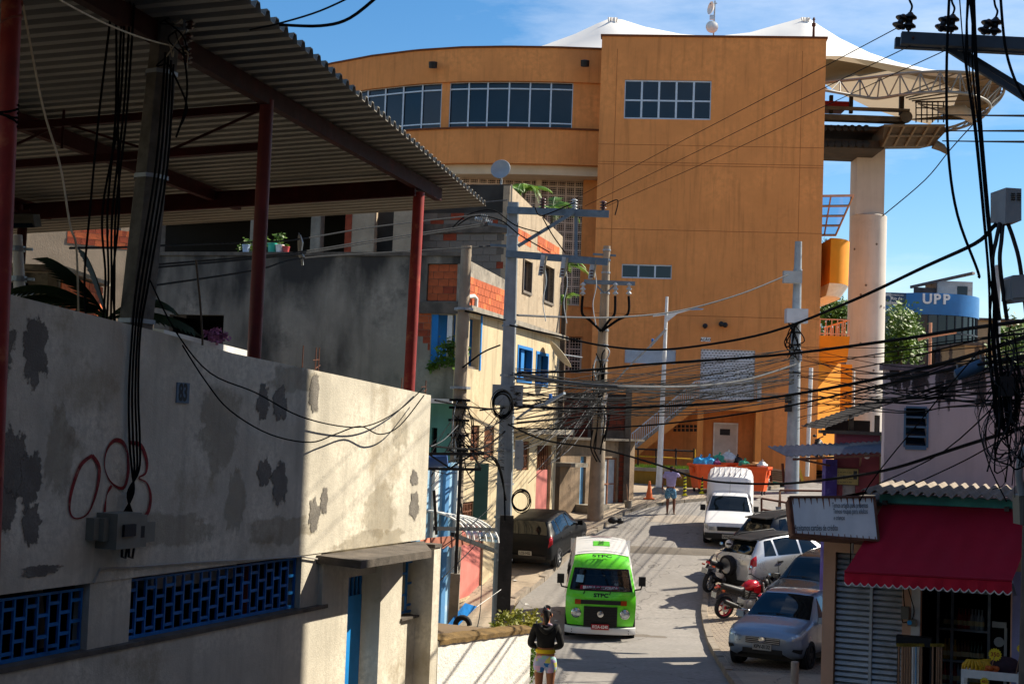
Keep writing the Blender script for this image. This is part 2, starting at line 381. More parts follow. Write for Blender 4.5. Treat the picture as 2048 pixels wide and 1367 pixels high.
bt.inputs['Color1'].default_value=(*C('#978a79'),1);bt.inputs['Color2'].default_value=(*C('#82766a'),1);bt.inputs['Mortar'].default_value=(*C('#5e5447'),1);bt.inputs['Mortar Size'].default_value=.014
t.links.new(t.nodes.new('ShaderNodeTexCoord').outputs['Object'],bt.inputs[0]);t.links.new(bt.outputs[0],t.nodes['Principled BSDF'].inputs['Base Color'])
struct('parking_bay',bb.grid(strip(bayL,[(9.5,20),(9.5,60)],60,.125)),bm_,40)
plaster=mat('old_plaster','#cbc4b3',.9,.24,1.1,.35,45,streak=.4,stain='#94866c',samt=.6,sscale=.9,fine=.12)
W=Fr(P(0,700,12.9),R(22.8))
tp=[(-260,540),(0,581),(151,622),(293,655),(447,702),(511,716),(636,741),(862,790)]
TU=[W.hit(*p) for p in tp]
def wtop(u):
    for a,b in zip(TU,TU[1:]):
        if u <=b[0]: break
    return a[1]+(b[1]-a[1])*(u-a[0])/(b[0]-a[0])
H83=thing('corner_house','old cream plastered corner house with number 83 and blue window grilles','house',W.pt(4,-1,.6))
zl=W.z(450,1130);zs=W.z(450,1252,.1)
uE=TU[-1][0];u1a=W.u(-140,1230);u1b=W.u(180,1215);u2a=W.u(262,1215);u2b=W.u(603,1170)
b=B();W.wall(b,TU[0][0],uE,zl,wtop,[],.22,0)
W.box(b,u1b,u2a,-.2,-.012,zs-.1,zl);W.box(b,u2b,W.u(640,1200),-.2,-.012,zs-.1,zl)
W.box(b,TU[0][0],u1a,-.2,-.012,zs-.1,zl)
part('upper_wall',b,plaster,H83,norm=False)
b=B();ud0=W.u(692,1300,.06);ud1=W.u(753,1300,.06);u3a=W.u(800,1180,.06);u3b=W.u(833,1180,.06)
W.box(b,TU[0][0],ud0,-.25,.06,-.6,zs)
W.box(b,W.u(636,1200),ud0,-.25,.058,zs,zl-.03)
part('lower_wall',b,plaster,H83)
b=B();W.box(b,TU[0][0],W.u(655,1228,.06)-.02,-.22,.075,zs-.03,zs+.015);part('sill',b,darkconc,H83)
bluep=mat('blue_enamel','#1668ae',.45,.2,3,stain='#0d3f70',samt=.5,sscale=4)
def grille(fr,u0,u1,z0,z1,w,parent,cells,rows=3,th=.022,name='window_grille',m=None):
    b=B();n=cells
    for i in range(n+1):
        u=u0+(u1-u0)*i/n;fr.box(b,u-th/2,u+th/2,w-.03,w,z0,z1)
    fr.box(b,u0-th/2,u1+th/2,w-.028,w+.003,z0-.02,z0+.015);fr.box(b,u0-th/2,u1+th/2,w-.028,w+.003,z1-.015,z1+.01)
    for i in range(n):
        ua,ub=u0+(u1-u0)*i/n,u0+(u1-u0)*(i+1)/n;s_=(0,.5)[i % 2]
        for k in range(rows):
            z=z0+(z1-z0)*(k+s_+.3)/(rows-.2)
            if z < z1-.03: fr.box(b,ua,ub,w-.026,w-.004,z-.016,z+.016)
    return part(name,b,m or bluep,parent)
zg0=W.z(400,1247,-.08)
grille(W,u1a+.03,u1b-.03,zg0,zl-.06,-.08,H83,13,3)
grille(W,u2a+.02,u2b-.03,zg0,zl-.04,-.08,H83,20,3)
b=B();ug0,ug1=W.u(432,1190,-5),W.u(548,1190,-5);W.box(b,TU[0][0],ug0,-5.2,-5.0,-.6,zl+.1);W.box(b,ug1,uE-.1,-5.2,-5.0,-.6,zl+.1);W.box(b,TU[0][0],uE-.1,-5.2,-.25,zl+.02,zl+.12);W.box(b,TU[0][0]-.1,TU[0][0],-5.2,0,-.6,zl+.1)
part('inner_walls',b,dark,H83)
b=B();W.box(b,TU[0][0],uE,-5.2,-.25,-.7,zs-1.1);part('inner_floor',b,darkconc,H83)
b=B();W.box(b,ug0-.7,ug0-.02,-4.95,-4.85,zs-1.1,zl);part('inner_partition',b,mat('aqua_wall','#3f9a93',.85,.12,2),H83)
b=B();W.box(b,ug0-1.2,ug1+2,-7.3,-7.2,-.6,zl+.1);W.box(b,ug0-1.2,ug1+2,-7.2,-5.2,-.7,-.6);part('yard_wall',b,whitep,H83)
for k,(fa,fb,z0_,z1_,m_) in enumerate(((.1,.3,.2,.5,'#a8352c'),(.32,.5,.0,.34,'#9a7648'),(.6,.8,.1,.9,'#58606a'),(.84,1.0,.3,1.0,'#b7c9c0'))):
    b=B();W.box(b,ug0+(ug1-ug0)*fa*1.35,ug0+(ug1-ug0)*fb*1.35,-7.19,-6.9,zs-1.1+1.7*z0_,zs-1.1+1.9*z1_);part('yard_clutter',b,mat('clutter%d' % k,m_,.8,.2,3),H83)
b=B();ca,cz=W.hit(634,1119);
zc=W.z(637,1128,0)+.02;zct=zc+.10
uu=[W.u(634,1128),W.u(688,1143,.62),W.u(861,1131,.62),W.u(861,1120,.1)]
def cpt(u,w_,z): return W.pt(u,w_,z)
b.hexa([cpt(ca,-.02,zc),cpt(ca+.02,.62,zc-.03),cpt(W.u(862,1131,.62),.62,zc-.03),cpt(uE-.02,-.02,zc),cpt(ca,-.02,zct),cpt(ca+.02,.62,zct-.03),cpt(W.u(862,1131,.62),.62,zct-.03),cpt(uE-.02,-.02,zct)])
part('canopy_slab',b,darkconc,H83)
zdt=W.z(720,1150,-.1)
b=B();W.box(b,ud1,u3a,-.32,.09,-.6,zc+.01);W.box(b,ud0-.001,ud1+.001,-.25,0,zdt+.02,zc-.005)
zs3=W.z(815,1236,.06);W.box(b,u3a,u3b+.1,-.25,.06,-.6,zs3)
part('door_pier',b,plaster,H83)
b=B();W.box(b,u3b,W.u(878,1200,.32),-.25,.32,-.6,W.z(860,1096,.32));part('corner_pillar',b,plaster,H83)
b=B();W.box(b,u3b-.02,W.u(880,1200,.34),-.27,.34,W.z(860,1096,.32),W.z(860,1092,.32)+.02);part('pillar_cap',b,darkconc,H83)
b=B();W.box(b,u3a-.01,u3b+.05,-.3,.12,zs3,zs3+.03);part('sill',b,darkconc,H83)
grille(W,u3a+.01,u3b+.03,zs3+.08,W.z(815,1103,0),-.02,H83,3,3,.028)
b=B();W.box(b,ud0+.01,ud1-.01,-.24,-.20,-.5,zdt-.28);dr=part('door',b,mat('blue_door','#1b83cc',.5,.12,2,.1,20,streak=.25),H83)
b=B()
for i in range(8):
    u=ud0+.03+(ud1-ud0-.06)*i/7;W.box(b,u-.018,u+.018,-.235,-.205,zdt-.28,zdt)
W.box(b,ud0+.01,ud1-.01,-.237,-.203,zdt-.02,zdt+.015);part('door_grille',b,bluep,dr)
b=B();W.box(b,uE-.2,uE-.02,-5,-.23,-.6,zl);part('side_wall',b,plaster,H83)
cem=ragged(mat('grey_cement','#77726a',.95,.25,3,.5,50,fine=.2))
for i,(x,y,rx,ry) in enumerate(((0,690,26,62),(70,700,22,72),(22,930,30,70),(60,960,20,55),(62,1050,16,40),(10,1020,18,45),(525,805,12,34),(560,808,13,34),(628,785,9,40),(528,945,12,28),(559,965,14,42),(628,1030,9,34),(648,1000,7,26),(828,955,7,14),(828,1010,9,26),(80,1140,34,12))):
    u,z=W.hit(x,y);ul=W.u(x+rx,y);zl2=W.z(x,y-ry)
    skin_patch(H83,blob(W,u,z,1.45*abs(ul-u),1.4*abs(zl2-z),.003+.0004*i,64,i+40,.16),cem,'cement_patch')
grime=ragged(mat('grime','#8d8168',.95,.3,3,.2,40),4,.28)
for i,(x,y,rx,ry) in enumerate(((760,1020,40,80),(745,1080,90,30),(690,1106,60,14),(470,1000,30,90),(120,900,40,120),(440,850,60,110),(330,1060,120,50),(590,760,60,40),(800,860,20,60),(560,1060,80,40))):
    u,z=W.hit(x,y);skin_patch(H83,blob(W,u,z,abs(W.u(x+rx,y)-u),abs(W.z(x,y-ry)-z),.0011+.00015*i,48,i+90,.2),grime,'damp_mark')
redp=mat('red_brush_paint','#7d2626',.9,.35,14,stain='#b09a80',samt=.35,sscale=9)
def pxr(pts,wd,nm):
    pu=[W.hit(*p) for p in pts];pu=smoothpts(pu,5)
    part(nm,ribbon(W,pu,lambda t: wd*(.75+.4*math.sin(9*t)),.009),redp,H83,norm=False)
pxr([(183,910),(160,930),(142,980),(138,1020),(150,1036),(175,1025),(192,980),(197,935),(183,910)],.042,'painted_zero')
pxr([(254,905),(245,885),(228,880),(212,900),(208,935),(222,965),(245,975),(255,945),(254,905)],.04,'painted_eight')
pxr([(222,970),(212,990),(207,1030)],.035,'painted_eight')
pxr([(258,884),(280,890),(292,920),(290,945),(276,955),(292,965),(300,990),(296,1020),(285,1036)],.045,'painted_three')
pb=B();W.px(pb,355,764,378,806,.0,.014);pl=part('number_plate',pb,mat('plate_blue_grey','#5d7286',.6,.15,5),H83)
u,z=W.hit(366.5,786,.015);text('83',.26,facing(W.pt(u,.0155,z),W.t,(0,0,1)),mat('numeral_black','#0b0b0d',.6,0),'numerals',pl,.03,sx=.62)
pts=[W.hit(x,y,.012) for x,y in ((186,1165),(200,1136),(260,1134),(330,1128),(420,1122),(512,1118),(600,1112),(640,1118),(700,1117),(760,1107),(785,1097),(830,1094),(846,1088))]
one('conduit_cable',B().tube([W.pt(u,.02,z) for u,z in pts],.011,5),mat('grey_conduit','#9a958c',.6,.15,5),'grey conduit cable clipped above the blue grilles of house 83','cable',smooth=60)
mb=thing('meter_boxes','cluster of grey electric meter boxes below the red numerals','meter box',W.pt(W.u(250,1080),.05,W.z(250,1100)))
boxm=mat('meter_grey','#77756a',.55,.12,4)
for i,(x0,y0,x1,y1,dp) in enumerate(((189,1036,222,1077,.10),(209,1036,250,1078,.16),(236,1027,280,1094,.26),(272,1030,292,1092,.2),(290,1044,309,1082,.1))):
    bb=B();W.px(bb,x0,y0,x1,y1,.0,dp);q=part('box',bb,boxm,mb)
    if i in (2,3):
        bb=B();W.px(bb,x0+14 if i == 2 else x0+4,y0+22,x1-8 if i == 2 else x1-3,y0+44,dp,dp+.03);part('lid',bb,black,q)
for x in (248,262):
    u,z=W.hit(x,1096,.1);part('conduit_loop',B().tube([W.pt(u-.03,.1,z+.02),W.pt(u-.03,.1,z-.08),W.pt(u+.03,.1,z-.1),W.pt(u+.05,.1,z+.02)],.014,6),black,mb,smooth=60)
lp=thing('utility_pole','weathered concrete pole leaning behind house 83 under the shed roof','pole',P(268,660,14.9) - Vector((0,0,5.0)))
base,top=P(266,660,14.95),P(330,40,14.85);dv=(top-base).normalized();bz=base-dv*5.2
b=B()
for i in range(4): pass
sdx=Vector((.86,-.5,0));sdy=Vector((.5,.86,0))
def hx(c,wx,wy): return [c-sdx*wx-sdy*wy*.4,c-sdx*wx*.4-sdy*wy,c+sdx*wx*.6-sdy*wy,c+sdx*wx-sdy*wy*.2,c+sdx*wx*.9+sdy*wy,c-sdx*wx*.9+sdy*wy]
rows=[hx(bz.lerp(top,t),.21-.08*t,.17-.05*t) for t in (0,.3,.5,.65,.8,.92,1)]
b.grid(rows,True);b.add(rows[-1],[tuple(range(6))]);part('shaft',b,mat('rough_pole','#5f5a52',.95,.3,4,.8,18,stain='#4a4641',samt=.6,sscale=3),lp)
for t in (.62,.80,.93):
    c=bz.lerp(top,t);rr=hx(c,.225-.08*t,.185-.05*t);r2=[p+dv*.045 for p in rr];part('steel_band',B().grid([rr,r2],True),steel,lp)
porc=mat('brown_porcelain','#4a2a24',.3,.25,8)
def insul(parent,c,r=.05,h=.16,m=None,axis=(0,0,1),n=3,name='insulator'):
    M=Matrix.Translation(Vector(c)) @ Vector(axis).to_track_quat('Z','Y').to_matrix().to_4x4()
    prof=[(r*.35,0)]
    for k in range(n):
        z=h*(k+.2)/n;prof +=[(r*.45,z),(r,z+h*.12/n*1.2),(r*.95,z+h*.3/n),(r*.45,z+h*.62/n)]
    prof +=[(r*.3,h)]
    return part(name,B().lathe(prof,12,M),m or porc,parent,smooth=50)
for k,(x,y) in enumerate(((372,110),(376,85),(374,128),(380,60))): insul(lp,P(x,y,14.75),.055,.10,n=2)
b=B();b.bar(P(370,40,14.75),P(372,135,14.75),.04,.03);b.bar(P(340,90,14.8),P(374,96,14.75),.03);b.bar(P(340,55,14.8),P(376,60,14.75),.03);part('insulator_rack',b,steel,lp)
tanw=mat('bare_wire','#b6a98f',.5,.2,9)
for k in range(9):
    rd=random.Random(k);a=P(rd.uniform(325,380),rd.uniform(25,130),14.7);c=P(rd.uniform(325,385),rd.uniform(30,150),14.65)
    part('wire_tail',B().tube(smoothpts([a,a.lerp(c,.5)+Vector((rd.uniform(-.12,.12),-.05,rd.uniform(-.14,.1))),c],5),.008,4),tanw if k % 2 else cable,lp,smooth=60)
for k,off in enumerate((-10,-2,6,13)):
    pts=[P(338+off*.7,105+8*k,14.55),P(322+off,330,14.5),P(285+off,560,14.45)]
    pts +=[W.pt(*(lambda h: (h[0],.05+.02*k,h[1]))(W.hit(x,y,.05+.02*k))) for x,y in ((272+off*.7,660),(266+off*.8,780),(268+off*.9,880),(270+off*.6,940),(262-off*.5,985),(255+off*.7,1024))]
    one('riser_cable',B().tube(smoothpts(pts,5),.012,6),cable,'black riser cable running down the leaning pole to the meter boxes','cable','riser cables to the meter boxes',60)
for k,(x0,x1,bx) in enumerate(((228,180,-5),(232,215,8),(250,205,12),(262,225,4),(246,238,-6),(270,232,3))):
    one('hanging_cable',B().tube(smoothpts([P(x0,-20,14.2),P((x0+x1)/2+bx,220,14.2),P(x1,420,14.2),P(x1-6+bx,560,14.6),P(x1-4,690,15.2)],6),.012,5),cable,'thin dark cable hanging beside the leaning pole','cable','cables hanging left of the leaning pole',60)
one('hanging_cable',B().tube(smoothpts([P(46,10,12.9),P(85,210,13),P(120,330,13.1),P(140,450,13.2),P(153,500,13.4),P(157,660,14.6)],6),.011,5),tanw,'pale thin cable hanging from the red post at the left edge','cable',smooth=60)
one('service_wire',B().tube(sag(P(120,0,12),P(345,92,14.7),.05),.009,5),tanw,'pale service wire reaching the top of the leaning pole','cable',smooth=60)
for k,(pts) in enumerate((((365,95),(374,160),(370,220),(352,275)),((338,130),(360,175),(374,215),(362,250)))):
    one('hanging_cable',B().tube(smoothpts([P(x,y,14.5) for x,y in pts],6),.011,5),cable,'short black cable drooping from the insulators of the leaning pole','cable','drooping tails on the leaning pole',60)
for k,pl_ in enumerate((((300,560),(350,660),(420,745),(512,785),(600,832),(690,853),(745,848),(800,818),(846,776)),((365,690),(410,760),(460,820),(540,868),(620,884),(670,868),(720,852),(760,868),(800,850),(848,790)))):
    pts=[W.pt(*(lambda h,d=.1+.05*k: (h[0],d,h[1]))(W.hit(x,y,.1+.05*k))) for x,y in pl_]
    one('drooping_wire',B().tube(smoothpts(pts,5),.009,5),cable,('upper' if k == 0 else 'lower')+' thin wire drooping across the cream wall of house 83','cable',smooth=60)
rust=mat('rusty_steel','#5b3526',.85,.3,12)
for k,(x,y0,y1) in enumerate(((601,690,742),(627,694,748),(633,694,748),(800,755,782),(848,760,788))):
    u,z0=W.hit(x,y1,-.12);zt_=W.z(x,y0,-.12);b=B().tube([W.pt(u,-.1,z0-.1),W.pt(u+.01,-.1,zt_)],.008,5)
    if k in (2,4): b.tube([W.pt(u-.14,-.1,z0+(zt_-z0)*.5),W.pt(u+.02,-.1,z0+(zt_-z0)*.55)],.006,5);b.tube([W.pt(u-.1,-.08,z0+(zt_-z0)*.2),W.pt(u+.08,-.12,z0+(zt_-z0)*.35)],.006,5)
    one('starter_bar',b,rust,'rusty reinforcement bar sticking out of the wall top of house 83','rebar','rusty bars on the wall top')
redst=mat('red_steel','#33100e',.7,.2,3,spec=.1,stain='#4a120f',samt=.5,sscale=3)
redlt=mat('faded_red_steel','#86241f',.6,.2,3,stain='#c1764c',samt=.5,sscale=2)
SH=thing('shed_roof','large corrugated metal shed roof on red steel posts above the cream house','shed',P(532,720,17.6)-Vector((0,0,4)))
HR=9.2
def onz(px,py,z):
    r=ray(px,py);k=(z-CAM.z)/r.z;return CAM+r*k
e0,e1=onz(515,0,HR+.1),onz(972,402,HR+.1)
ed=(e1-e0).normalized();rd_=Vector((-ed.y,ed.x,0))
rd_=(rd_+ed*0.05).normalized()
e00=e0-ed*7
sheet=mat('zinc_sheet','#7b766c',.65,.2,.5,.12,90,metal=.0,stain='#5f5647',samt=.4,sscale=.5)
nr=66;LEN=(e1-e00).length;rows=[];prof=[]
pitch_=LEN/nr
for i in range(nr):
    for f_,h_ in ((0,0),(.28,0),(.42,.085),(.72,.085),(.86,0)): prof.append(((i+f_)*pitch_,h_))
prof.append((LEN,0))
slope=-.06
def rp_(s,h,l): return e00+ed*s+rd_*l+Vector((0,0,h-.1+slope*l))
b=B().grid([[rp_(s,h,l) for s,h in prof] for l in (0,3,6,9,12,16)])
n0=len(b.v);b.grid([[rp_(s,h+.012,l) for s,h in prof] for l in (0,3,6,9,12,16)])
m_=len(prof)
for k in range(m_-1): b.f.append((k,k+1,n0+k+1,n0+k))
part('roof_sheet',b,sheet,SH,norm=False)
p1t,p2t=P(535,190,17.6),P(838,372,23.6)
pdir=(p2t-p1t);pdir.z=0;pdir.normalize()
def purl(off,s0,s1,name='purlin',wd=.12,ht=.22,z=HR-.12):
    o=p1t+rd_*off;o.z=z+slope*(off+1);bb=B().bar(o+pdir*s0,o+pdir*s1,wd,ht);part(name,bb,redst,SH)
purl(0,-12,7.3);purl(3.6,-12,7.0);purl(7.2,-12,6.8);purl(10.8,-12,6.6)
def rafter(s,l0,l1,single=False):
    o=p1t+pdir*s;a=o+rd_*l0;c=o+rd_*l1;zt=HR-.25+slope*1
    for dz,hh in (((0.03,.28),) if single else ((0,.1),(-.5,.1))):
        aa,cc=a.copy(),c.copy();aa.z=zt+dz+slope*l0;cc.z=zt+dz+slope*l1;part('rafter_chord',B().bar(aa,cc,.1,hh),redst,SH)
    if single: return
    n=10;bb=B()
    for i in range(n):
        t0,t1=i/n,(i+1)/n;q=a.lerp(c,t0);q2=a.lerp(c,t1);q.z=zt+slope*(l0+(l1-l0)*t0);q2.z=zt-.5+slope*(l0+(l1-l0)*t1)
        (q,q2)=(q,q2) if i % 2 == 0 else (Vector((q.x,q.y,q.z-.5)),Vector((q2.x,q2.y,q2.z+.5)))
        bb.bar(q,q2,.03)
        bb.bar(Vector((q2.x,q2.y,zt-.5)),Vector((q2.x,q2.y,zt)),.03)
    part('rafter_web',bb,redst,SH)
rafter(0,0,14);rafter(6.0,0,14,True);rafter(-6.1,0,14)
def post(pt,pb_,r,m,nm='post',zb=None):
    v=pt-pb_;q=pb_ if zb is None else pb_+v*((zb-pb_.z)/v.z);part(nm,B().tube([q,pt],r,14),m,SH,smooth=50)
post(P(534,200,17.6),P(508,712,17.6),.088,mat('dull_red_post','#5f1a1a',.6,.2,3),zb=G(17.6)-.2)
post(P(838,385,23.6),P(818,778,23.6),.095,redlt,zb=G(23.6)-.2)
for l_ in (7.2,14):
    for s_ in (0,6.0):
        q=p1t+pdir*s_+rd_*l_;q.z=HR-.3+slope*l_;part('post',B().tube([Vector((q.x,q.y,G(q.y)-.2)),q],.085,12),redst,SH,smooth=50)
lpst=thing('red_post','sunlit red steel post wound with cables at the left edge of the picture','post',P(5,480,12.6)-Vector((0,0,7)))
a_,c_=P(26,-60,12.6),P(6,450,12.6);v_=(c_-a_).normalized()
part('shaft',B().tube([a_-v_*.8,c_,c_+v_*5.9],.088,16),redlt,lpst,smooth=50)
for k,t_ in enumerate((.11,.135,.2,.55,.565,.58,.595)):
    c=a_.lerp(c_,t_*1.0);Mx=facing(c,(1,0,0),(0,0,1));pts=[c+Vector((.095*math.cos(x/3*3.1416),-.095*math.sin(x/3*3.1416),.05*math.sin(x*.9+k))) for x in range(7)]
    part('cable_wrap',B().tube(pts,.012,5),mat('pink_cable','#8d4a3c',.6,.2,9) if k < 3 else cable,lpst,smooth=60)
fl=thing('flood_lamp','old square flood lamp hanging under the shed roof at far left','lamp',P(43,457,18))
b=B();pp=[P(18,428,18),P(66,430,18),P(70,455,17.8),P(16,457,17.8)];b.prism(pp,(0,.25,.05));part('housing',b,darkconc,fl)
b=B();b.bar(P(20,428,18.1),P(60,420,18.1),.03);b.bar(P(42,424,18.1),P(42,408,18.1),.03);part('bracket',b,redst,fl)
b=B();b.add([P(22,446,17.78),P(64,446,17.78),P(67,454,17.76),P(20,455,17.76)],[(0,1,2,3)]);part('lens',b,winglass,fl,norm=False)
orange=mat('orange_render','#d98e50',.88,.17,.35,.15,30,streak=.42,stain='#c27d48',samt=.6,sscale=.3,fine=.05)
alu=mat('aluminium','#b9c2cc',.4,.08,4,metal=.3)
joint=mat('joint_dark','#94592f',.9,0)
ta,tb=P(1190,500,62),P(1643,500,61.1)
T=Fr(ta,math.atan2(tb.x-ta.x,tb.y-ta.y));UR=(Vector((tb.x,tb.y,0))-Vector((ta.x,ta.y,0))).length
ZT=T.z(1400,75)
ST=thing('station_building','tall orange cable car station with curved window wing','building',T.pt(UR/2,-5,G(66)))
def rect(x0,y0,x1,y1,w=0):
    u0,z1=T.hit(x0,y0,w);u1,z0=T.hit(x1,y1,w);return (u0,u1,z0,z1)
win1=rect(1250,159,1421,240);win2=rect(1244,527,1343,558);scr=rect(1402,697,1508,802);blind=rect(1250,696,1351,728)
rec=rect(1409,818,1512,960);low=rect(1512,818,1512,960)
b=B();T.wall(b,-.0,UR,G(60)-.5,ZT,[win1,win2,scr,blind],.35,0)
T.box(b,UR-.35,UR,-10,-.36,G(60)-.5,ZT);T.box(b,0,.35,-10,-.36,G(60)-.5,ZT);T.box(b,.36,UR-.36,-10,-.36,ZT-1.2,ZT-.9);T.box(b,.36,UR-.36,-10,-9.7,G(60)-.5,ZT)
part('tower_wall',b,orange,ST,norm=False)
b=B();T.box(b,-.06,UR+.06,-.5,.05,ZT,ZT+.09);part('coping',b,mat('coping_brown','#6a3b20',.9,.2,3),ST)
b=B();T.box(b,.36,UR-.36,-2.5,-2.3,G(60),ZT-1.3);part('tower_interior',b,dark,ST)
for y in (292,612-285):
    zz=T.z(1400,y);b=B();T.box(b,0,UR,-.01,.004,zz,zz+.02);part('render_joint',b,joint,ST)
for y in (332,462,632):
    zz=T.z(1400,y);b=B();T.box(b,0,UR,-.01,.004,zz,zz+.022);part('render_joint',b,joint,ST)
for x in (1228,1600):
    uu=T.u(x,300);b=B();T.box(b,uu,uu+.018,-.01,.004,T.z(1400,640),T.z(1400,100));part('render_joint',b,joint,ST)
def window(fr,rc,nx,rows,parent,w=-.1,fm=None,gm=None,fw=.07,name='window'):
    u0,u1,z0,z1=rc;fm=fm or alu;gm=gm or winglass;b=B()
    fr.box(b,u0,u1,w-.03,w+.03,z0,z0+fw);fr.box(b,u0,u1,w-.03,w+.03,z1-fw,z1)
    for i in range(nx+1):
        u=u0+(u1-u0)*i/nx;fr.box(b,max(u-fw*.6,u0),min(u+fw*.6,u1),w-.028,w+.035,z0+fw,z1-fw)
    for r in rows[1:-1]:
        z=z0+(z1-z0)*r;fr.box(b,u0+fw*.6,u1-fw*.6,w-.026,w+.028,z-fw/2,z+fw/2)
    f=part(name,b,fm,parent)
    for i in range(nx):
        for a,c in zip(rows,rows[1:]):
            q=B();ua,ub=u0+(u1-u0)*i/nx,u0+(u1-u0)*(i+1)/nx;za,zc=z0+(z1-z0)*a,z0+(z1-z0)*c
            tl=random.uniform(-.012,.012)
            q.add([fr.pt(ua,w+tl,za),fr.pt(ub,w,za),fr.pt(ub,w,zc),fr.pt(ua,w+tl,zc)],[(0,1,2,3)]);part('pane',q,gm,f,norm=False)
    return f
window(T,win1,5,[0,.48,1],ST);window(T,win2,3,[0,1],ST,fw=.06)
b=B();u0,u1,z0,z1=blind;n=12
for i in range(n):
    za=z0+(z1-z0)*i/n;b.hexa([T.pt(u0,-.02,za),T.pt(u1,-.02,za),T.pt(u1,-.1,za),T.pt(u0,-.1,za),T.pt(u0,-.06,za+(z1-z0)/n*.95),T.pt(u1,-.06,za+(z1-z0)/n*.95),T.pt(u1,-.12,za+(z1-z0)/n*.95),T.pt(u0,-.12,za+(z1-z0)/n*.95)])
part('louvre_blind',b,mat('pale_blue_white','#c6cdd4',.5,.1,3),ST)
b=B();u0,u1,z0,z1=scr;nx,nz_=16,20
for j in range(nz_+1):
    z=z0+(z1-z0)*j/nz_;T.box(b,u0,u1,-.2,-.05,z-.035,z+.035)
for j in range(nz_):
    za,zb_=z0+(z1-z0)*j/nz_,z0+(z1-z0)*(j+1)/nz_
    for i in range(nx+1):
        u=u0+(u1-u0)*(i+(.5 if j % 2 else 0))/nx
        if u < u1: T.box(b,max(u-.035,u0),min(u+.04,u1),-.195,-.055,za+.036,zb_-.036)
part('block_screen',b,mat('screen_white','#c9ccd0',.6,.08,3),ST,kind='stuff')
b=B();dr_=rect(1448,738,1476,802,-.04)
T.box(b,dr_[0],dr_[1],-.048,-.03,dr_[3]-.06,dr_[3]);T.box(b,dr_[0],dr_[0]+.07,-.048,-.03,dr_[2],dr_[3]-.06);T.box(b,dr_[1]-.07,dr_[1],-.048,-.03,dr_[2],dr_[3]-.06);part('screen_door_frame',b,whitep,ST)
wb=1.5;zs_=T.z(1450,800,wb);ub0,ub1=T.u(1392,800,wb),T.u(1522,800,wb)
lorange=mat('light_orange','#d58a45',.85,.1,.8,streak=.25)
b=B();T.box(b,ub0,ub1,.01,wb,zs_-.42,zs_);part('balcony_slab',b,lorange,ST)
b=B();zr=T.z(1450,762,wb)
T.box(b,ub0,ub1,wb-.06,wb-.02,zr-.05,zr);T.box(b,ub0,ub1,wb-.06,wb-.02,zs_+.08,zs_+.12)
for i in range(38):
    u=ub0+(ub1-ub0)*i/37;T.box(b,u-.012,u+.012,wb-.05,wb-.03,zs_,zr-.05)
for i in range(12):
    ww=.05+(wb-.1)*i/11;T.box(b,ub1-.05,ub1-.02,ww-.012,ww+.012,zs_,zr-.05)
T.box(b,ub1-.06,ub1-.02,.0,wb-.07,zr-.05,zr);part('railing',b,mat('rail_white','#bfc4c9',.5,.1,3),ST)
us0,zs0=T.hit(1262,905,wb);ns=14;b=B()
for i in range(ns):
    ua=us0+(ub0-us0)*i/ns;ub_=us0+(ub0-us0)*(i+1)/ns;za=zs0+(zs_-zs0)*i/ns;zb_=zs0+(zs_-zs0)*(i+1)/ns
    q=B();T.box(q,ua-.03,ub_,.05,wb-.01,zb_-.17,zb_);part('stair_tread',q,concrete,ST)
b.hexa([T.pt(us0,wb,zs0-.35),T.pt(ub0,wb,zs_-.45),T.pt(ub0,.02,zs_-.45),T.pt(us0,.02,zs0-.35),T.pt(us0,wb,zs0+.0),T.pt(ub0,wb,zs_-.02),T.pt(ub0,wb-.08,zs_-.02),T.pt(us0,wb-.08,zs0)]);part('stair_string',b,lorange,ST)
b=B();dzr=zr-zs_
b.bar(T.pt(us0,wb-.04,zs0+dzr),T.pt(ub0,wb-.04,zr),.05);b.bar(T.pt(us0,wb-.04,zs0+.2),T.pt(ub0,wb-.04,zs_+.2),.04)
for i in range(31):
    t_=i/30;u=us0+(ub0-us0)*t_;z=zs0+(zs_-zs0)*t_;T.box(b,u-.013,u+.013,wb-.055,wb-.03,z,z+dzr)
part('railing',b,MATS['rail_white'],ST)
b=B();T.box(b,T.u(1394,870,wb),T.u(1406,870,wb),wb-.35,wb-.05,G(58)-.4,zs_-.42);part('balcony_column',b,lorange,ST);b=B();T.box(b,T.u(1511,870,wb),T.u(1523,870,wb),.02,wb-.05,G(58)-.4,zs_-.42);part('balcony_column',b,lorange,ST)
d_=rect(1430,847,1471,946,.06);b=B();T.box(b,d_[0],d_[1],.0,.06,d_[2]-.4,d_[3])
dd=part('door',b,mat('scuffed_white_door','#c9c4bd',.6,.12,2,stain='#40382e',samt=.9,sscale=5,spos=.66),ST)
b=B();v_=rect(1440,857,1460,870,.07);T.box(b,v_[0],v_[1],.05,.07,v_[2],v_[3]);part('door_vent',b,black,dd)
b=B();fw=.06
T.box(b,d_[0]-fw,d_[0],.0,.09,d_[2]-.4,d_[3]+fw);T.box(b,d_[1],d_[1]+fw,.0,.09,d_[2]-.4,d_[3]+fw);T.box(b,d_[0],d_[1],.0,.09,d_[3],d_[3]+fw);part('frame',b,whitep,dd)
for j in range(2):
    for i in range(6):
        x=1347+i*8.2;y=849+j*7.5;q=B();T.px(q,x,y,x+6,y+6,-.02,.012);part('vent_block',q,black,ST)
q=B();T.px(q,1402,674,1421,683,.0,.03);sg=part('name_sign',q,whitep,ST)
u,z=T.hit(1411,679,.03);text('AÇÃO',.16,facing(T.pt(u,.034,z),T.t,(0,0,1)),black,'lettering',sg,.02)
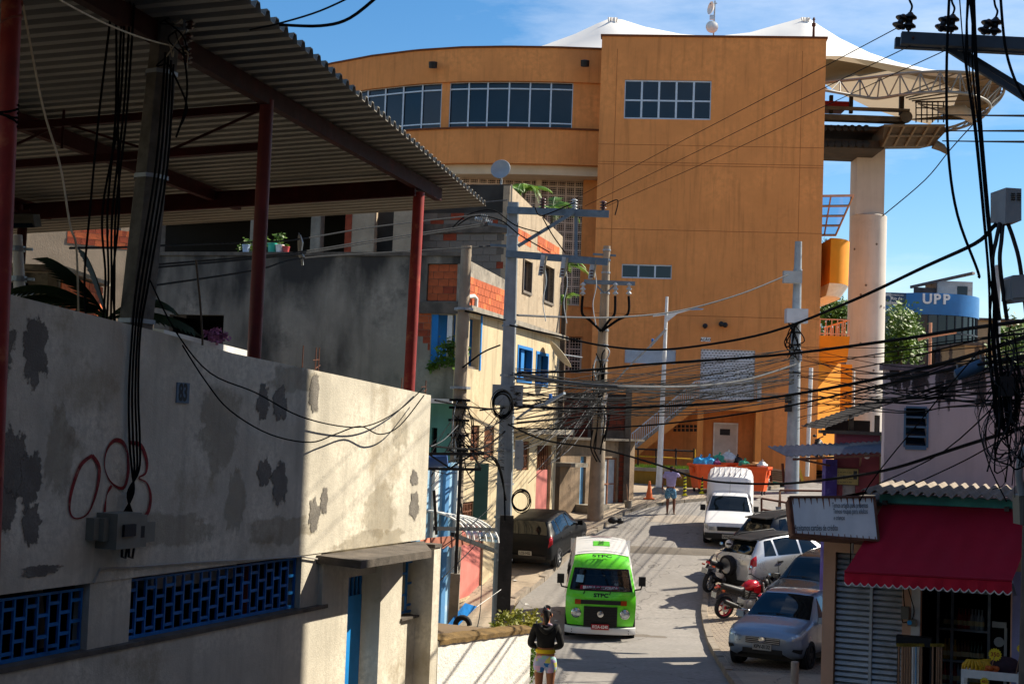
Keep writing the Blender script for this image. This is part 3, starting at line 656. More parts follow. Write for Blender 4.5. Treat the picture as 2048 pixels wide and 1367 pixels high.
for x,y in ((1410,652),(1442,648),(1450,650)):
    u,z=T.hit(x,y);part('wall_lamp',B().lathe([(.05,0),(.11,.04),(.11,.2),(.02,.26)],10,Matrix.Translation(T.pt(u,.02,z)) @ T.n.to_track_quat('Z','Y').to_matrix().to_4x4()),black,ST,smooth=40)
for x,y,d2 in ((1170,127,62.9),(866,130,64.3)):
    c=P(x,y,d2);part('spot_lamp',B().lathe([(.1,-.16),(.19,-.14),(.2,.14),(.05,.17)],12,Matrix.Translation(c) @ Matrix.Rotation(R(15),4,'X')),black,ST,smooth=40)
AR=[(480,74),(560,71),(660,68),(740,66.3),(830,65),(920,64.2),(1010,63.8),(1110,63.6),(1225,63.6)]
def arcd(px):
    for a,c in zip(AR,AR[1:]):
        if px <=c[0]: break
    t_=(px-a[0])/(c[0]-a[0]);return a[1]+(c[1]-a[1])*t_
def arcp(px,z,back=0):
    d2=arcd(px)+back;r_=ray(px,200);x=r_.x*arcd(px);return Vector((x+.0*back,d2,z))
def zat(px,py): return CAM.z+ray(px,py).z*arcd(px)
zA,zB,zC,zD,zE,zF=zat(1180,99),zat(1100,163),zat(1100,258),zat(1100,262),zat(1100,328),zat(1100,347)
arx=list(range(480,1221,20))+[1225]
def band(z0,z1,back,th,m,nm,x0=480,x1=1225):
    xs_=[x for x in arx if x0 < x < x1];xs_=[x0]+xs_+[x1];b=B()
    rr=[[arcp(x,z0,back) for x in xs_],[arcp(x,z1,back) for x in xs_],[arcp(x,z1,back+th) for x in xs_],[arcp(x,z0,back+th) for x in xs_],[arcp(x,z0,back) for x in xs_]]
    b.grid(rr);b.add([rr[i][0] for i in range(4)],[(0,1,2,3)]);b.add([rr[i][-1] for i in range(4)],[(3,2,1,0)]);return part(nm,b,m,ST,smooth=30)
band(zB,zA,0,.4,orange,'wing_parapet');band(zA,zA+.08,-.06,.6,MATS['coping_brown'],'wing_coping')
band(zE,zC-.02,-.02,.6,orange,'wing_fascia');band(zC-.02,zC+.06,-.09,.5,MATS['coping_brown'],'wing_ledge')
band(zB,zC,.12,.3,orange,'wing_pier',883,899);band(zB,zC,.12,.3,orange,'wing_pier',1146,1225)
cream=mat('cream_soffit','#cbb89c',.8,.08,1)
band(zF,zE+.0,.35,1.6,cream,'wing_beam')
def arcwin(xl):
    for k,(xa,xb) in enumerate(zip(xl,xl[1:])):
        zr_=[zC+.06,zC+(zB-zC)*.14,zC+(zB-zC)*.86,zB]
        for j in range(3):
            q=B();q.add([arcp(xa,zr_[j],.28),arcp(xb,zr_[j],.28),arcp(xb,zr_[j+1],.28),arcp(xa,zr_[j+1],.28)],[(0,1,2,3)]);part('pane',q,winglass,ST,norm=False)
        for z in zr_: part('transom',B().bar(arcp(xa,z,.25),arcp(xb,z,.25),.06),alu,ST)
    for x in xl: part('mullion',B().bar(arcp(x,zC,.24),arcp(x,zB,.24),.07,.1,(0,1,0)),alu,ST)
arcwin([899,937,975,1018,1060,1102,1146]);arcwin([700,735,770,806,844,883])
b=B();b.add([arcp(x,z,3.2) for x,z in ((600,zC),(1190,zC),(1190,zB),(600,zB))],[(0,1,2,3)]);part('wing_room',b,mat('room_blue','#12304d',.8,.3,.4),ST,norm=False)
cobo=mat('cobogo','#cdb6a4',.8,.1,2)
def cobogo(x0,y0,x1,y1,dd_,cell,nm='lattice_screen',sub=4):
    a,c,e=P(x0,y0,dd_),P(x1,y0,dd_),P(x0,y1,dd_);W_,H_=(c-a).x,(a-e).z;nx_,nz_=max(1,round(W_/cell)),max(1,round(H_/cell));b=B()
    for i in range(nx_*sub+1):
        th=.04 if i % sub == 0 else .011;x=a.x+W_*i/(nx_*sub);b.box(x-th,x+th,dd_,dd_+.1,e.z,a.z)
    for j in range(nz_*sub+1):
        th=.04 if j % sub == 0 else .011;z=e.z+H_*j/(nz_*sub);b.box(a.x,a.x+W_,dd_+.003,dd_+.097,z-th,z+th)
    return part(nm,b,cobo,ST,kind='stuff')
cobogo(905,347,1186,600,65.6,.42)
b=B();q1,q2=P(1168,345,65.0),P(1195,615,65.0);b.box(q1.x,q2.x,64.9,65.5,q2.z,q1.z);part('wing_jamb',b,orange,ST)
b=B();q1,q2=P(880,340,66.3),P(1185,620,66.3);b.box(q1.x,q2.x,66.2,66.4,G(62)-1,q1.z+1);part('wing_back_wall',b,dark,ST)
b=B();q1=P(700,612,65.2);q2=P(1176,612,65.2);zz=q2.z
hx0,hx1,hz0,hz1=P(1116,745,65.2).x,P(1163,745,65.2).x,P(1140,745,65.2).z,P(1140,672,65.2).z
WF=Fr((q1.x,65.2),R(90));WF.wall(b,0,T.pt(.3,0,0).x-q1.x,G(60)-.5,zz,[(hx0-q1.x,hx1-q1.x,hz0,hz1)],.5);part('wing_lower_wall',b,orange,ST,norm=False)
b=B();q1=P(1083,345,65.5);
for x in (1078,): a=P(x,345,65.5);b.box(a.x-.12,a.x+.14,65.35,65.55,P(x,612,65.5).z,zF)
part('wing_column',b,cream,ST)
cobogo(1116,672,1163,745,65.6,.5)
C1=P(1634,560,65.5);zb0,zb1,zb2=P(1660,600,65.5).z,P(1660,578,65.5).z,P(1660,492,65.5).z
def sect(rx,ry,z): return [Vector((C1.x+rx*math.sin(a*math.pi/2/14)**.8 if a else C1.x,C1.y-ry*math.cos(a*math.pi/2/14),z)) for a in range(15)]+[Vector((C1.x+rx,C1.y+4,z)),Vector((C1.x,C1.y+4,z))]
b=B();rr=[sect(1.28,2.6,zb1),sect(1.3,2.7,zb2)];b.grid(rr,True);b.add(rr[1],[tuple(range(len(rr[1])))]);part('round_balcony',b,mat('sun_orange','#d98a1c',.85,.08,1),ST,smooth=30)
b=B();rr=[sect(.95,2.0,zb0),sect(1.28,2.6,zb1-.003)];b.grid(rr,True);b.add(rr[0],[tuple(range(len(rr[0])))]);part('balcony_soffit',b,whitep,ST,smooth=30)
for k in range(26):
    rd=random.Random(k);a=rd.uniform(0,6.28);e_=rd.uniform(.3,1.3);c=P(1655,490,65)+Vector((0,0,-.1));tip=c+Vector((math.cos(a)*math.cos(e_),math.sin(a)*math.cos(e_),math.sin(e_)))*rd.uniform(.35,.6);sd=Vector((-math.sin(a),math.cos(a),0))*.03
    if k == 0: yb=B()
    yb.add([c-sd,c+sd,c.lerp(tip,.6)+sd*.8,tip,c.lerp(tip,.6)-sd*.8],[(0,1,2,3,4)])
one('yucca_plant',yb,mat('yucca_leaf','#4c6b2b',.6,.3,6),'spiky yucca plant on the round orange balcony','plant',norm=False)
aw=thing('glazed_awning','glazed awning with peach ribs beside the white column','awning',P(1650,470,64))
pe=mat('peach_paint','#cf9a7c',.6,.1,2);q4=[P(1637,392,63),P(1708,391,63),P(1672,470,66),P(1636,470,66)]
for i in range(5): part('rib',B().bar(q4[0].lerp(q4[3],i/4),q4[1].lerp(q4[2],i/4),.08,.1),pe,aw)
for t_ in (.35,.98): part('rib',B().bar(q4[0].lerp(q4[1],t_),q4[3].lerp(q4[2],t_),.06,.08),pe,aw)
gl=clear('awning_glass',(.4,.6,.8),.06)
for i in range(4):
    q=B();q.add([q4[0].lerp(q4[3],i/4),q4[1].lerp(q4[2],i/4),q4[1].lerp(q4[2],(i+1)/4),q4[0].lerp(q4[3],(i+1)/4)],[(0,1,2,3)]);part('pane',q,gl,aw,norm=False)
t0,t1=P(1628,670,64),P(1700,672,64);b=B();zq=P(1660,722,64).z
b.hexa([Vector((t0.x-.5,64,zq)),Vector((t1.x-.1,64,zq)),Vector((t1.x-.5,70,zq)),Vector((t0.x-.5,70,zq)),Vector((t0.x-.5,64,t0.z)),Vector((t1.x,64,t0.z)),Vector((t1.x,70,t0.z)),Vector((t0.x-.5,70,t0.z))]);part('terrace_slab',b,MATS['sun_orange'],ST)
b=B();zr_=P(1660,637,64).z
for i in range(7):
    x=t0.x+(t1.x-t0.x-.05)*i/6;b.box(x,x+.04,64.05,64.09,t0.z,zr_)
b.box(t0.x,t1.x-.02,64.04,64.1,zr_-.05,zr_);b.box(t0.x,t1.x-.02,64.04,64.1,t0.z+.08,t0.z+.12)
for i in range(1,9):
    y=64.1+i*.6;b.box(t1.x-.08,t1.x-.04,y,y+.04,t0.z,zr_-.05)
b.box(t1.x-.09,t1.x-.03,64.1,69,zr_-.05,zr_);part('terrace_railing',b,pe,ST)
SF=Fr(P(1626,800,63.5),R(40));b=B();SF.box(b,0,2.6,-.4,0,G(62)-.3,SF.z(1640,722));part('flank_wall',b,MATS['sun_orange'],ST)
SF2=Fr(P(1640,800,66),R(85));b=B();SF2.wall(b,-.5,1.5,G(66)-.3,zq,[(.6,1.2,G(66)+1.0,G(66)+2.2)],.3);part('flank_wall',b,MATS['sun_orange'],ST,norm=False)
b=B();SF2.box(b,-.5,1.5,-1.4,-1.2,G(66),zq);part('flank_interior',b,dark,ST)
colm=mat('white_concrete','#c7c0b8',.75,.08,.5,.05,30,streak=.2,stain='#9c9288',samt=.3,sscale=.4)
CW=thing('cableway_column','huge white round concrete column of the cable car line','column',(P(1733,600,72).x,72,G(72)))
cx=P(1733,600,72);zm=P(1735,432,72).z;ztop=P(1737,262,72).z;tip=P(1737,300,72).x
b=B().lathe([(.93,G(72)-.3),(.93,zm-.04),(.88,zm)],36,Matrix.Translation((cx.x,72,0)));part('shaft',b,colm,CW,smooth=40)
b=B();b.box(tip-.73,tip+.68,71.3,72.7,zm-.02,ztop);part('upper_shaft',b,colm,CW)
rng=random.Random(3)
for k in range(9):
    a=rng.uniform(-2.6,-.6);z=rng.uniform(G(72)+4,zm-.5);c=Vector((cx.x+.93*math.cos(a),72+.93*math.sin(a),z));part('form_hole',B().lathe([(.06,0),(.06,.012)],10,Matrix.Translation(c) @ Vector((math.cos(a),math.sin(a),0)).to_track_quat('Z','Y').to_matrix().to_4x4()),mat('hole_grey','#6f665e',.9,0),CW)
ten=bpy.data.materials.new('tent_membrane');ten.use_nodes=True;tt=ten.node_tree;tt.nodes.clear();N=tt.nodes.new
o_=N('ShaderNodeOutputMaterial');d1=N('ShaderNodeBsdfDiffuse');d1.inputs[0].default_value=(.82,.81,.78,1);d2_=N('ShaderNodeBsdfTranslucent');d2_.inputs[0].default_value=(.5,.4,.27,1);m2=N('ShaderNodeMixShader');m2.inputs[0].default_value=.16
tt.links.new(d1.outputs[0],m2.inputs[1]);tt.links.new(d2_.outputs[0],m2.inputs[2]);tt.links.new(m2.outputs[0],o_.inputs[0])
TN=thing('tent_roof','white peaked membrane roof of the station with a ring truss nose','roof',P(1500,140,71)-Vector((0,0,2)))
rid=[(1040,104),(1090,90),(1150,68),(1195,47),(1222,36),(1246,40),(1290,54),(1360,68),(1430,73),(1500,65),(1560,48),(1600,37),(1618,37),(1640,52),(1680,77),(1740,106),(1800,126),(1860,139),(1915,144),(1960,150)]
RU=[(1560,172),(1600,170),(1640,167),(1680,162),(1720,158),(1760,153),(1800,148),(1840,145),(1880,143),(1920,144),(1955,147),(1985,155),(2005,168),(2008,182),(1998,200),(1975,220),(1940,240),(1895,256),(1840,262),(1780,262)]
RL=[(1560,186),(1600,184),(1640,180),(1680,186),(1720,193),(1755,197),(1800,190),(1840,186),(1880,184),(1920,186),(1945,190),(1965,197),(1978,206),(1980,217),(1970,230),(1950,244),(1920,256),(1880,264),(1835,268),(1780,268)]
zu=5+16.7;zlr=5+15.75
ru=[onz(x,y,zu) for x,y in RU];rl=[onz(x,y,zlr) for x,y in RL]
dm=71
rows=[[P(x,y,dm) for x,y in rid]]
fr_=[]
for x,y in rid:
    if x < 1645: fr_.append(P(x,max(112,y+30),65.5))
    else:
        fr_.append(P(x,112+max(0,x-1690)*.19 if x < 1850 else 144+(x-1850)*.08,66.5 if x < 1850 else 65))
bk=[]
for x,y in rid: bk.append(P(x,y+110 if x < 1900 else y+60,82 if x < 1900 else 76))
def lofts(a,c,s):
    o=[]
    for t_ in (0,.25,.5,.75,1): o.append([p.lerp(q,t_)-Vector((0,0,s*4*t_*(1-t_))) for p,q in zip(a,c)])
    return o
b=B().grid(lofts(rows[0],fr_,.25));b.grid(lofts(rows[0],bk,.3));part('membrane',b,ten,TN,smooth=40)
for xs_ in ((1205,1246),(1596,1626)):
    a,c=P(xs_[0],60,70.5),P(xs_[1],56,70.5);q=P((xs_[0]+xs_[1])/2,35,70.7);b=B();pts=[]
    for i in range(9):
        t_=i/8;pts.append([a.lerp(c,t_)+Vector((0,-.15*math.sin(i*2.4),-.4)),q.lerp(a.lerp(c,t_),.45)+Vector((0,-.12*math.sin(i*2.4),0)),q+Vector(((t_-.5)*.5,0,0))])
    b.grid(pts);part('peak_cap',b,ten,TN,smooth=40)
tr=mat('truss_paint','#7a7771',.5,.1,3,metal=.2)
part('ring_chord',B().tube(smoothpts(ru,3),.07,8),tr,TN,smooth=60);part('ring_chord',B().tube(smoothpts(rl,3),.07,8),tr,TN,smooth=60)
b=B()
for i in range(len(ru)-1):
    b.tube([ru[i],rl[i]],.035,5);mid=rl[i].lerp(rl[i+1],.5);b.tube([ru[i],mid],.035,5);b.tube([mid,ru[i+1]],.035,5)
part('ring_web',b,tr,TN,smooth=60)
b=B()
for i in range(8):
    a=ru[9+i];c=P(1800+i*6,190+i*3,70);b.tube([a,c],.04,5)
part('nose_struts',b,tr,TN,smooth=60)
b=B();inn=[P(x,y,73) for x,y in ((1600,120),(1660,118),(1720,128),(1790,145),(1860,160),(1920,180),(1900,230),(1800,240))]
b.grid([[ru[2],ru[4],ru[6],ru[8],ru[10],ru[12],ru[14],ru[16]],inn]);part('liner',b,mat('beige_liner','#7d6a4d',.8,.1,.5),TN,smooth=40)
MC=thing('cableway_machinery','dark cable car machinery platform on top of the white column','machinery',P(1730,300,70))
ms=mat('machine_dark','#332b24',.7,.3,2,stain='#6b4a30',samt=.4,sscale=2);mg=mat('machine_grey','#5d564b',.65,.25,2)
def pbox(x0,y0,x1,y1,d0,d1,m,nm,par=MC):
    a,c=P(x0,y0,d0),P(x1,y1,d0);q=B();q.box(a.x,c.x,d0,d1,c.z,a.z);return part(nm,q,m,par)
pbox(1610,226,1815,244,68.6,69.2,mg,'main_beam');pbox(1610,248,1770,262,68.8,72,ms,'main_beam');pbox(1610,276,1768,298,69,72.5,ms,'lower_frame');pbox(1610,210,1820,222,68.2,68.6,mg,'rail_tube')
pbox(1610,200,1698,213,68.8,70.5,mat('signal_red','#a3161c',.5,.15,2),'red_housing');pbox(1700,190,1706,226,68.9,69.1,ms,'hanger');pbox(1660,190,1666,226,68.9,69.1,ms,'hanger');pbox(1800,192,1808,230,68.9,69.1,ms,'hanger')
for i in range(7):
    c=P(1648+i*14,288,68.9);part('sheave',B().lathe([(.05,-.08),(.17,-.06),(.15,0),(.17,.06),(.05,.08)],14,Matrix.Translation(c) @ Matrix.Rotation(R(90),4,'X')),black,MC,smooth=40)
    c=P(1648+i*14,256,68.7);part('sheave',B().lathe([(.05,-.08),(.15,-.06),(.13,0),(.15,.06),(.05,.08)],14,Matrix.Translation(c) @ Matrix.Rotation(R(90),4,'X')),black,MC,smooth=40)
part('drive_wheel',B().lathe([(.08,-.1),(.3,-.08),(.26,0),(.3,.08),(.08,.1)],18,Matrix.Translation(P(1812,234,68.5)) @ Matrix.Rotation(R(90),4,'X')),mg,MC,smooth=40)
q=[P(1768,250,67.5),P(1888,250,67.5),P(1893,262,67.6),P(1864,292,68.6),P(1764,293,68.6)];b=B().prism(q,(0,2.2,.3));part('platform',b,mat('platform_plate','#4d443a',.7,.25,2),MC)
for i in range(5):
    a,c=P(1785+i*24,251,67.45),P(1766+i*22,292,68.5);part('platform_rib',B().bar(a,c,.1),mat('rib_tan','#6d6150',.7,.15,3),MC)
part('platform_rib',B().bar(P(1768,251,67.42),P(1890,251,67.42),.1),MATS['rib_tan'],MC);part('platform_rib',B().bar(P(1775,272,67.95),P(1880,272,67.95),.08),MATS['rib_tan'],MC)
b=B()
for i in range(6): x=1832+i*11;b.bar(P(x,203,69),P(x,245,69),.05)
for y in (203,216,230): b.bar(P(1832,y,69),P(1888,y,69),.05)
part('platform_railing',b,ms,MC)
b=B();gx=[(1878,222,222.5),(1905,216,226),(1925,214,230),(1938,224,240),(1946,242,246)]
part('guide_horn',B().tube([P(x,(y0+y1)/2,68) for x,y0,y1 in gx],[.12,.25,.32,.3,.1],8),mat('horn_white','#a39d93',.5,.1,2),MC,smooth=60)
part('guide_horn',B().tube([P(x,y,68.5) for x,y in ((1868,288),(1885,296),(1898,309))],[.25,.2,.06],8),mg,MC,smooth=60)
AN=thing('antenna_mast','white microwave dishes on a mast on the orange tower roof','antenna',P(1428,72,62.5))
part('mast',B().tube([P(1427,74,62.6),P(1430,2,62.6)],.035,8),steel,AN)
def dish(parent,c,axis,r,dp,m,name='dish'):
    M=Matrix.Translation(c) @ Vector(axis).normalized().to_track_quat('Z','Y').to_matrix().to_4x4()
    return part(name,B().lathe([(.001,-dp),(r*.5,-dp*.75),(r*.85,-dp*.3),(r,0),(r*.97,.01),(r*.5,-dp*.68),(.001,-dp*.93)],20,M),m,parent,smooth=50)
dish(AN,P(1424,54,62.3),(0,-1,0),.28,.14,whitep);part('feed_cap',B().lathe([(.27,0),(.2,.06),(.001,.1)],18,Matrix.Translation(P(1424,54,62.3)) @ Matrix.Rotation(R(90),4,'X')),whitep,AN,smooth=40)
dish(AN,P(1421,16,62.5),(-1,-.35,.1),.3,.14,whitep);b=B();b.box(-.1,.1,-.05,.05,-.1,.1,Matrix.Translation(P(1424,35,62.5)));part('radio_box',b,alu,AN)
part('arm',B().bar(P(1420,8,62.6),P(1434,7,62.6),.04),steel,AN)
LB=one('obstruction_lamp',B().lathe([(.06,0),(.05,.5),(.09,.52),(.09,.65),(.04,.66),(.04,.8),(.07,.82),(.02,.92)],10,Matrix.Translation(P(1627,76,61.6))),rust,'small obstruction lamp at the right corner of the tower roof','lamp',smooth=40)
UP=thing('police_post','round dark glass building with blue UPP sign band','building',(P(1850,700,95).x,98,G(95)))
uc=P(1845,600,98);RR=3.75;zq1,zq0=P(1845,585,94.3).z,P(1845,628,94.3).z
Mu=Matrix.Translation((uc.x,98,0))
part('sign_band',B().lathe([(RR-.2,zq0),(RR,zq0),(RR,zq1),(RR-.2,zq1)],48,Mu),mat('sky_blue_panel','#2f72b2',.35,.15,.6),UP,smooth=40)
part('roof_slab',B().lathe([(.001,zq1-.2),(RR-.2,zq1-.2),(RR-.2,zq1-.25)],32,Mu),concrete,UP)
nseg=18;zb_=G(95)-.5;lev=[zb_,zb_+3,zb_+5.0,zq0-1.2,zq0]
for i in range(nseg):
    a0=math.pi+math.pi*i/nseg;a1=math.pi+math.pi*(i+1)/nseg
    for j in range(4):
        q=B();q.add([Vector((uc.x+(RR-.15)*math.cos(a),98+(RR-.15)*math.sin(a),z)) for a,z in ((a0,lev[j]),(a1,lev[j]),(a1,lev[j+1]),(a0,lev[j+1]))],[(0,1,2,3)]);part('pane',q,winglass,UP,norm=False)
    c=Vector((uc.x+(RR-.13)*math.cos(a0),98+(RR-.13)*math.sin(a0),0));part('mullion',B().bar(c+Vector((0,0,zb_)),c+Vector((0,0,zq0)),.08),mat('mullion_dark','#26303a',.5,.1,3),UP)
for z in lev[1:4]: part('transom',B().lathe([(RR-.14,z-.05),(RR-.08,z-.05),(RR-.08,z+.05),(RR-.14,z+.05)],40,Mu),MATS['mullion_dark'],UP)
part('core',B().lathe([(RR-.8,zb_),(RR-.8,zq0)],20,Mu),dark,UP)
ltr=mat('letter_white','#e6e8ea',.4,.05,3)
for k,ch in enumerate('UPP'):
    a=-math.pi/2+(-.20+k*.165);p_=Vector((uc.x+(RR+.05)*math.cos(a),98+(RR+.05)*math.sin(a),P(1848,598,94.3).z));text(ch,.92,facing(p_,(-math.sin(a),math.cos(a),0),(0,0,1)),ltr,'letter',UP,.03,depth=.06)
sb=B();a,c=P(1768,584,93.2),P(1812,611,93.2);sb.box(a.x,c.x,93.2,93.3,c.z,a.z);sbo=part('government_sign',sb,mat('sign_navy','#1d3f63',.4,.1,2),UP)
text('Rio de\nJaneiro',.28,facing(P(1793,601,93.17),(1,0,0),(0,0,1)),ltr,'lettering',sbo,.02);text('GOVERNO DO',.13,facing(P(1794,590,93.17),(1,0,0),(0,0,1)),ltr,'lettering',sbo,.01)
sb=B();a,c=P(1769,585,93.16),P(1782,610,93.16);sb.box(a.x,c.x,93.165,93.19,c.z,a.z);part('crest_panel',sb,mat('crest_grey','#a9b3bb',.5,.3,9),sbo)
part('crest_ring',B().lathe([(.15,0),(.19,.01),(.15,.02)],18,Matrix.Translation(P(1775.5,597,93.15)) @ Matrix.Rotation(R(90),4,'X')),MATS['sign_navy'],sbo)
RS=thing('rooftop_shack','rusty tin roofed shack with peeling white wall behind the UPP band','shack',P(1890,590,101))
b=B();a,c=P(1875,561,101),P(1945,600,101);b.box(a.x,c.x,101,104,c.z-1,a.z);part('wall',b,mat('peeling_white','#c4bdb2',.85,.15,1,stain='#7b5f45',samt=.9,sscale=1.2),RS)
b=B();b.hexa([P(1820,576,100.4),P(1945,548,100.4),P(1950,549,104.5),P(1822,577,104.5),P(1820,571,100.4),P(1945,543,100.4),P(1950,544,104.5),P(1822,572,104.5)]);part('tin_roof',b,mat('rusty_tin','#5c4f48',.7,.3,2),RS)
b=B();a,c=P(1915,572,100.95),P(1935,590,100.95);b.box(a.x,c.x,100.95,101,c.z,a.z);part('window',b,winglass,RS)
b=B();a,c=P(1828,574,101.2),P(1872,600,101.2);b.box(a.x,c.x,101.2,101.3,c.z,a.z);part('dark_wall',b,MATS['rusty_tin'],RS)
leafm={}
def leafmat(nm,c1,c2):
    m=bpy.data.materials.new(nm);m.use_nodes=True;t=m.node_tree;N=t.nodes.new;bs=t.nodes['Principled BSDF'];bs.inputs['Roughness'].default_value=.5
    n=N('ShaderNodeTexNoise');n.inputs['Scale'].default_value=2.2;n.inputs['Detail'].default_value=4;r_=N('ShaderNodeValToRGB');r_.color_ramp.elements[0].position=.35;r_.color_ramp.elements[1].position=.65
    r_.color_ramp.elements[0].color=(*C(c1),1);r_.color_ramp.elements[1].color=(*C(c2),1);t.links.new(N('ShaderNodeTexCoord').outputs['Object'],n.inputs[0]);t.links.new(n.outputs[0],r_.inputs[0]);t.links.new(r_.outputs[0],bs.inputs['Base Color'])
    tl=N('ShaderNodeBsdfTranslucent');mm=N('ShaderNodeMixShader');mm.inputs[0].default_value=.3;t.links.new(r_.outputs[0],tl.inputs[0]);t.links.new(bs.outputs[0],mm.inputs[1]);t.links.new(tl.outputs[0],mm.inputs[2]);t.links.new(mm.outputs[0],t.nodes['Material Output'].inputs[0]);return m
leaf1=leafmat('leaf_green','#3c5a1c','#6f8f2c');leaf2=leafmat('leaf_yellow_green','#6f7f1f','#b3a93a');leaf3=leafmat('leaf_palm','#3c6a24','#7fa23a')
barkm=mat('bark','#5a4a3a',.95,.25,6,.4,20)
def leaves(c,rx,ry,rz,n,size,seed,clumps=14):
    rd=random.Random(seed);b=B();c=Vector(c)
    cl=[]
    for _ in range(clumps):
        a,e_,q=rd.uniform(0,6.283),rd.uniform(-1,1),rd.uniform(.45,.95);s=math.sqrt(1-e_*e_);cl.append((Vector((rx*q*s*math.cos(a),ry*q*s*math.sin(a),rz*q*e_)),rd.uniform(.28,.5)))
    for i in range(n):
        o,k=cl[i % clumps];p=c+o+Vector((rd.gauss(0,rx*k*.5),rd.gauss(0,ry*k*.5),rd.gauss(0,rz*k*.5)))
        d=Vector((rd.uniform(-1,1),rd.uniform(-1,1),rd.uniform(-.9,.4))).normalized();u=d.orthogonal().normalized();s=size*rd.uniform(.6,1.3)
        b.add([p,p+d*s*.5+u*s*.28,p+d*s,p+d*s*.5-u*s*.28],[(0,1,2,3)])
    return b,cl
def tree(name,label,cat,base,h,rx,ry,rz,n,size,seed,m,clumps=14,group=None):
    base=Vector(base);t=thing(name,label,cat,base,group=group);c=base+Vector((0,0,h));lb,cl=leaves(c,rx,ry,rz,n,size,seed,clumps)
    part('crown',lb,m,t,norm=False)
    tb_=B();tb_.tube([base-Vector((0,0,.2)),base+Vector((.1,0,h*.4)),c-Vector((0,0,rz*.3))],[.05*h**.7+.05,.04*h**.7+.03,.03],8)
    for o,k in cl[::2]: tb_.tube([base+Vector((.08,0,h*.45)),c+o*.4+Vector((0,0,-rz*.25)),c+o],[.06,.04,.015],5)
    part('trunk',tb_,barkm,t,smooth=60);return t
a=P(1798,690,84);tree('leafy_tree','bushy green tree between the white column and the UPP building','tree',(a.x,84,G(84)),a.z-G(84),1.25,1.5,2.3,5200,.3,1,leaf1,24)
a=P(1668,640,86);tree('leafy_tree','small green tree seen behind the terrace railing left of the column','tree',(a.x,86,G(86)),a.z-G(86),1.3,1.2,1.5,2200,.3,2,leaf1,16)
a=P(2010,720,60);tree('leafy_tree','dark green tree behind the roofs at the right edge','tree',(a.x+.8,60,G(60)),a.z-G(60),1.6,1.5,1.6,2600,.25,3,leaf1,16)
fh=mat('far_house_tan','#a78a6a',.9,.15,1);fh2=mat('far_house_grey','#86796c',.9,.15,1)
for k,(x0,y0,x1,d2,m) in enumerate(((1930,690,2010,88,fh),(1660,660,1775,110,fh2),(1960,640,2100,120,fh))):
    a,c=P(x0,y0,d2),P(x1,y0,d2);t=thing('far_house',('tan far house with dark windows below the UPP building','grey far house hidden behind the white column','tan far house at the right horizon behind the cable bundle')[k],'house',((a.x+c.x)/2,d2,G(d2)))
    F_=Fr((a.x,d2),R(90));b=B();w_=c.x-a.x;hs_=[(w_*(.15+.3*i),w_*(.32+.3*i),a.z-1.9,a.z-.6) for i in range(3)];F_.wall(b,0,w_,G(d2)-.5,a.z,hs_,.25);F_.box(b,0,.2,-5,-.26,G(d2)-.5,a.z);F_.box(b,w_-.2,w_,-5,-.26,G(d2)-.5,a.z);part('wall',b,m,t,norm=False)
    b=B();F_.box(b,-.3,w_+.3,-5,.3,a.z,a.z+.18);part('roof',b,MATS['rusty_tin'],t)
    for h in hs_: window(F_,h,2,[0,1],t,-.12)
def mould(name,base,dk,zc,k):
    m=mat(name,base,.92,.2,.8,.3,30,streak=.45,stain='#4a4844',samt=.75,sscale=.55,fine=.1)
    t=m.node_tree;N=t.nodes.new;bs=t.nodes['Principled BSDF'];src=bs.inputs['Base Color'].links[0].from_socket
    sx_=N('ShaderNodeSeparateXYZ');tcx=N('ShaderNodeTexCoord');t.links.new(tcx.outputs['Object'],sx_.inputs[0])
    n=N('ShaderNodeTexNoise');n.inputs['Scale'].default_value=.9;n.inputs['Detail'].default_value=8;mpp=N('ShaderNodeMapping');mpp.inputs['Scale'].default_value=(1.2,1.2,.45);t.links.new(tcx.outputs['Object'],mpp.inputs[0]);t.links.new(mpp.outputs[0],n.inputs[0])
    r_=N('ShaderNodeMapRange');r_.inputs[1].default_value=zc-k;r_.inputs[2].default_value=zc+k*.4;t.links.new(sx_.outputs[2],r_.inputs[0])
    a_=N('ShaderNodeMath');a_.operation='MULTIPLY_ADD';a_.inputs[1].default_value=3.4;a_.inputs[2].default_value=-1.5;t.links.new(n.outputs[0],a_.inputs[0])
    c_=N('ShaderNodeMath');c_.operation='ADD';c_.use_clamp=True;t.links.new(a_.outputs[0],c_.inputs[0]);t.links.new(r_.outputs[0],c_.inputs[1])
    g_=N('ShaderNodeMath');g_.operation='MULTIPLY';g_.inputs[1].default_value=.9;t.links.new(c_.outputs[0],g_.inputs[0])
    x=N('ShaderNodeMix');x.data_type='RGBA';t.links.new(g_.outputs[0],x.inputs[0]);t.links.new(src,x.inputs[6]);x.inputs[7].default_value=(*C(dk),1);t.links.new(x.outputs[2],bs.inputs['Base Color']);return m
C0=P(925,700,37.4);S=Fr(C0,R(15));FG=Fr(C0,R(106))
GH=thing('grey_house','mould stained grey house with sunlit beige street front and blue window frames','house',(C0.x,C0.y,G(C0.y)))
zpar=FG.z(915,512);zsl=S.z(940,624)
mouldm=mould('mouldy_render','#8f887c','#1e1e1f',zpar-G(C0.y),1.6)
ver=(FG.u(862,680),FG.u(921,680),FG.z(890,726),FG.z(890,629));lw_=(FG.u(338,650),FG.u(447,650),FG.z(390,690),FG.z(390,629));bp=(FG.u(854,560),FG.u(922,560),FG.z(890,602),FG.z(890,527))
uL=FG.u(296,600)
b=B();FG.wall(b,uL,0,G(38)-.5,zpar,[ver,lw_,bp],.22,0);part('front_wall',b,mouldm,GH,norm=False)
b=B();FG.box(b,FG.u(838,610),.05,-.2,.06,FG.z(890,627),FG.z(890,604));part('lintel',b,darkconc,GH)
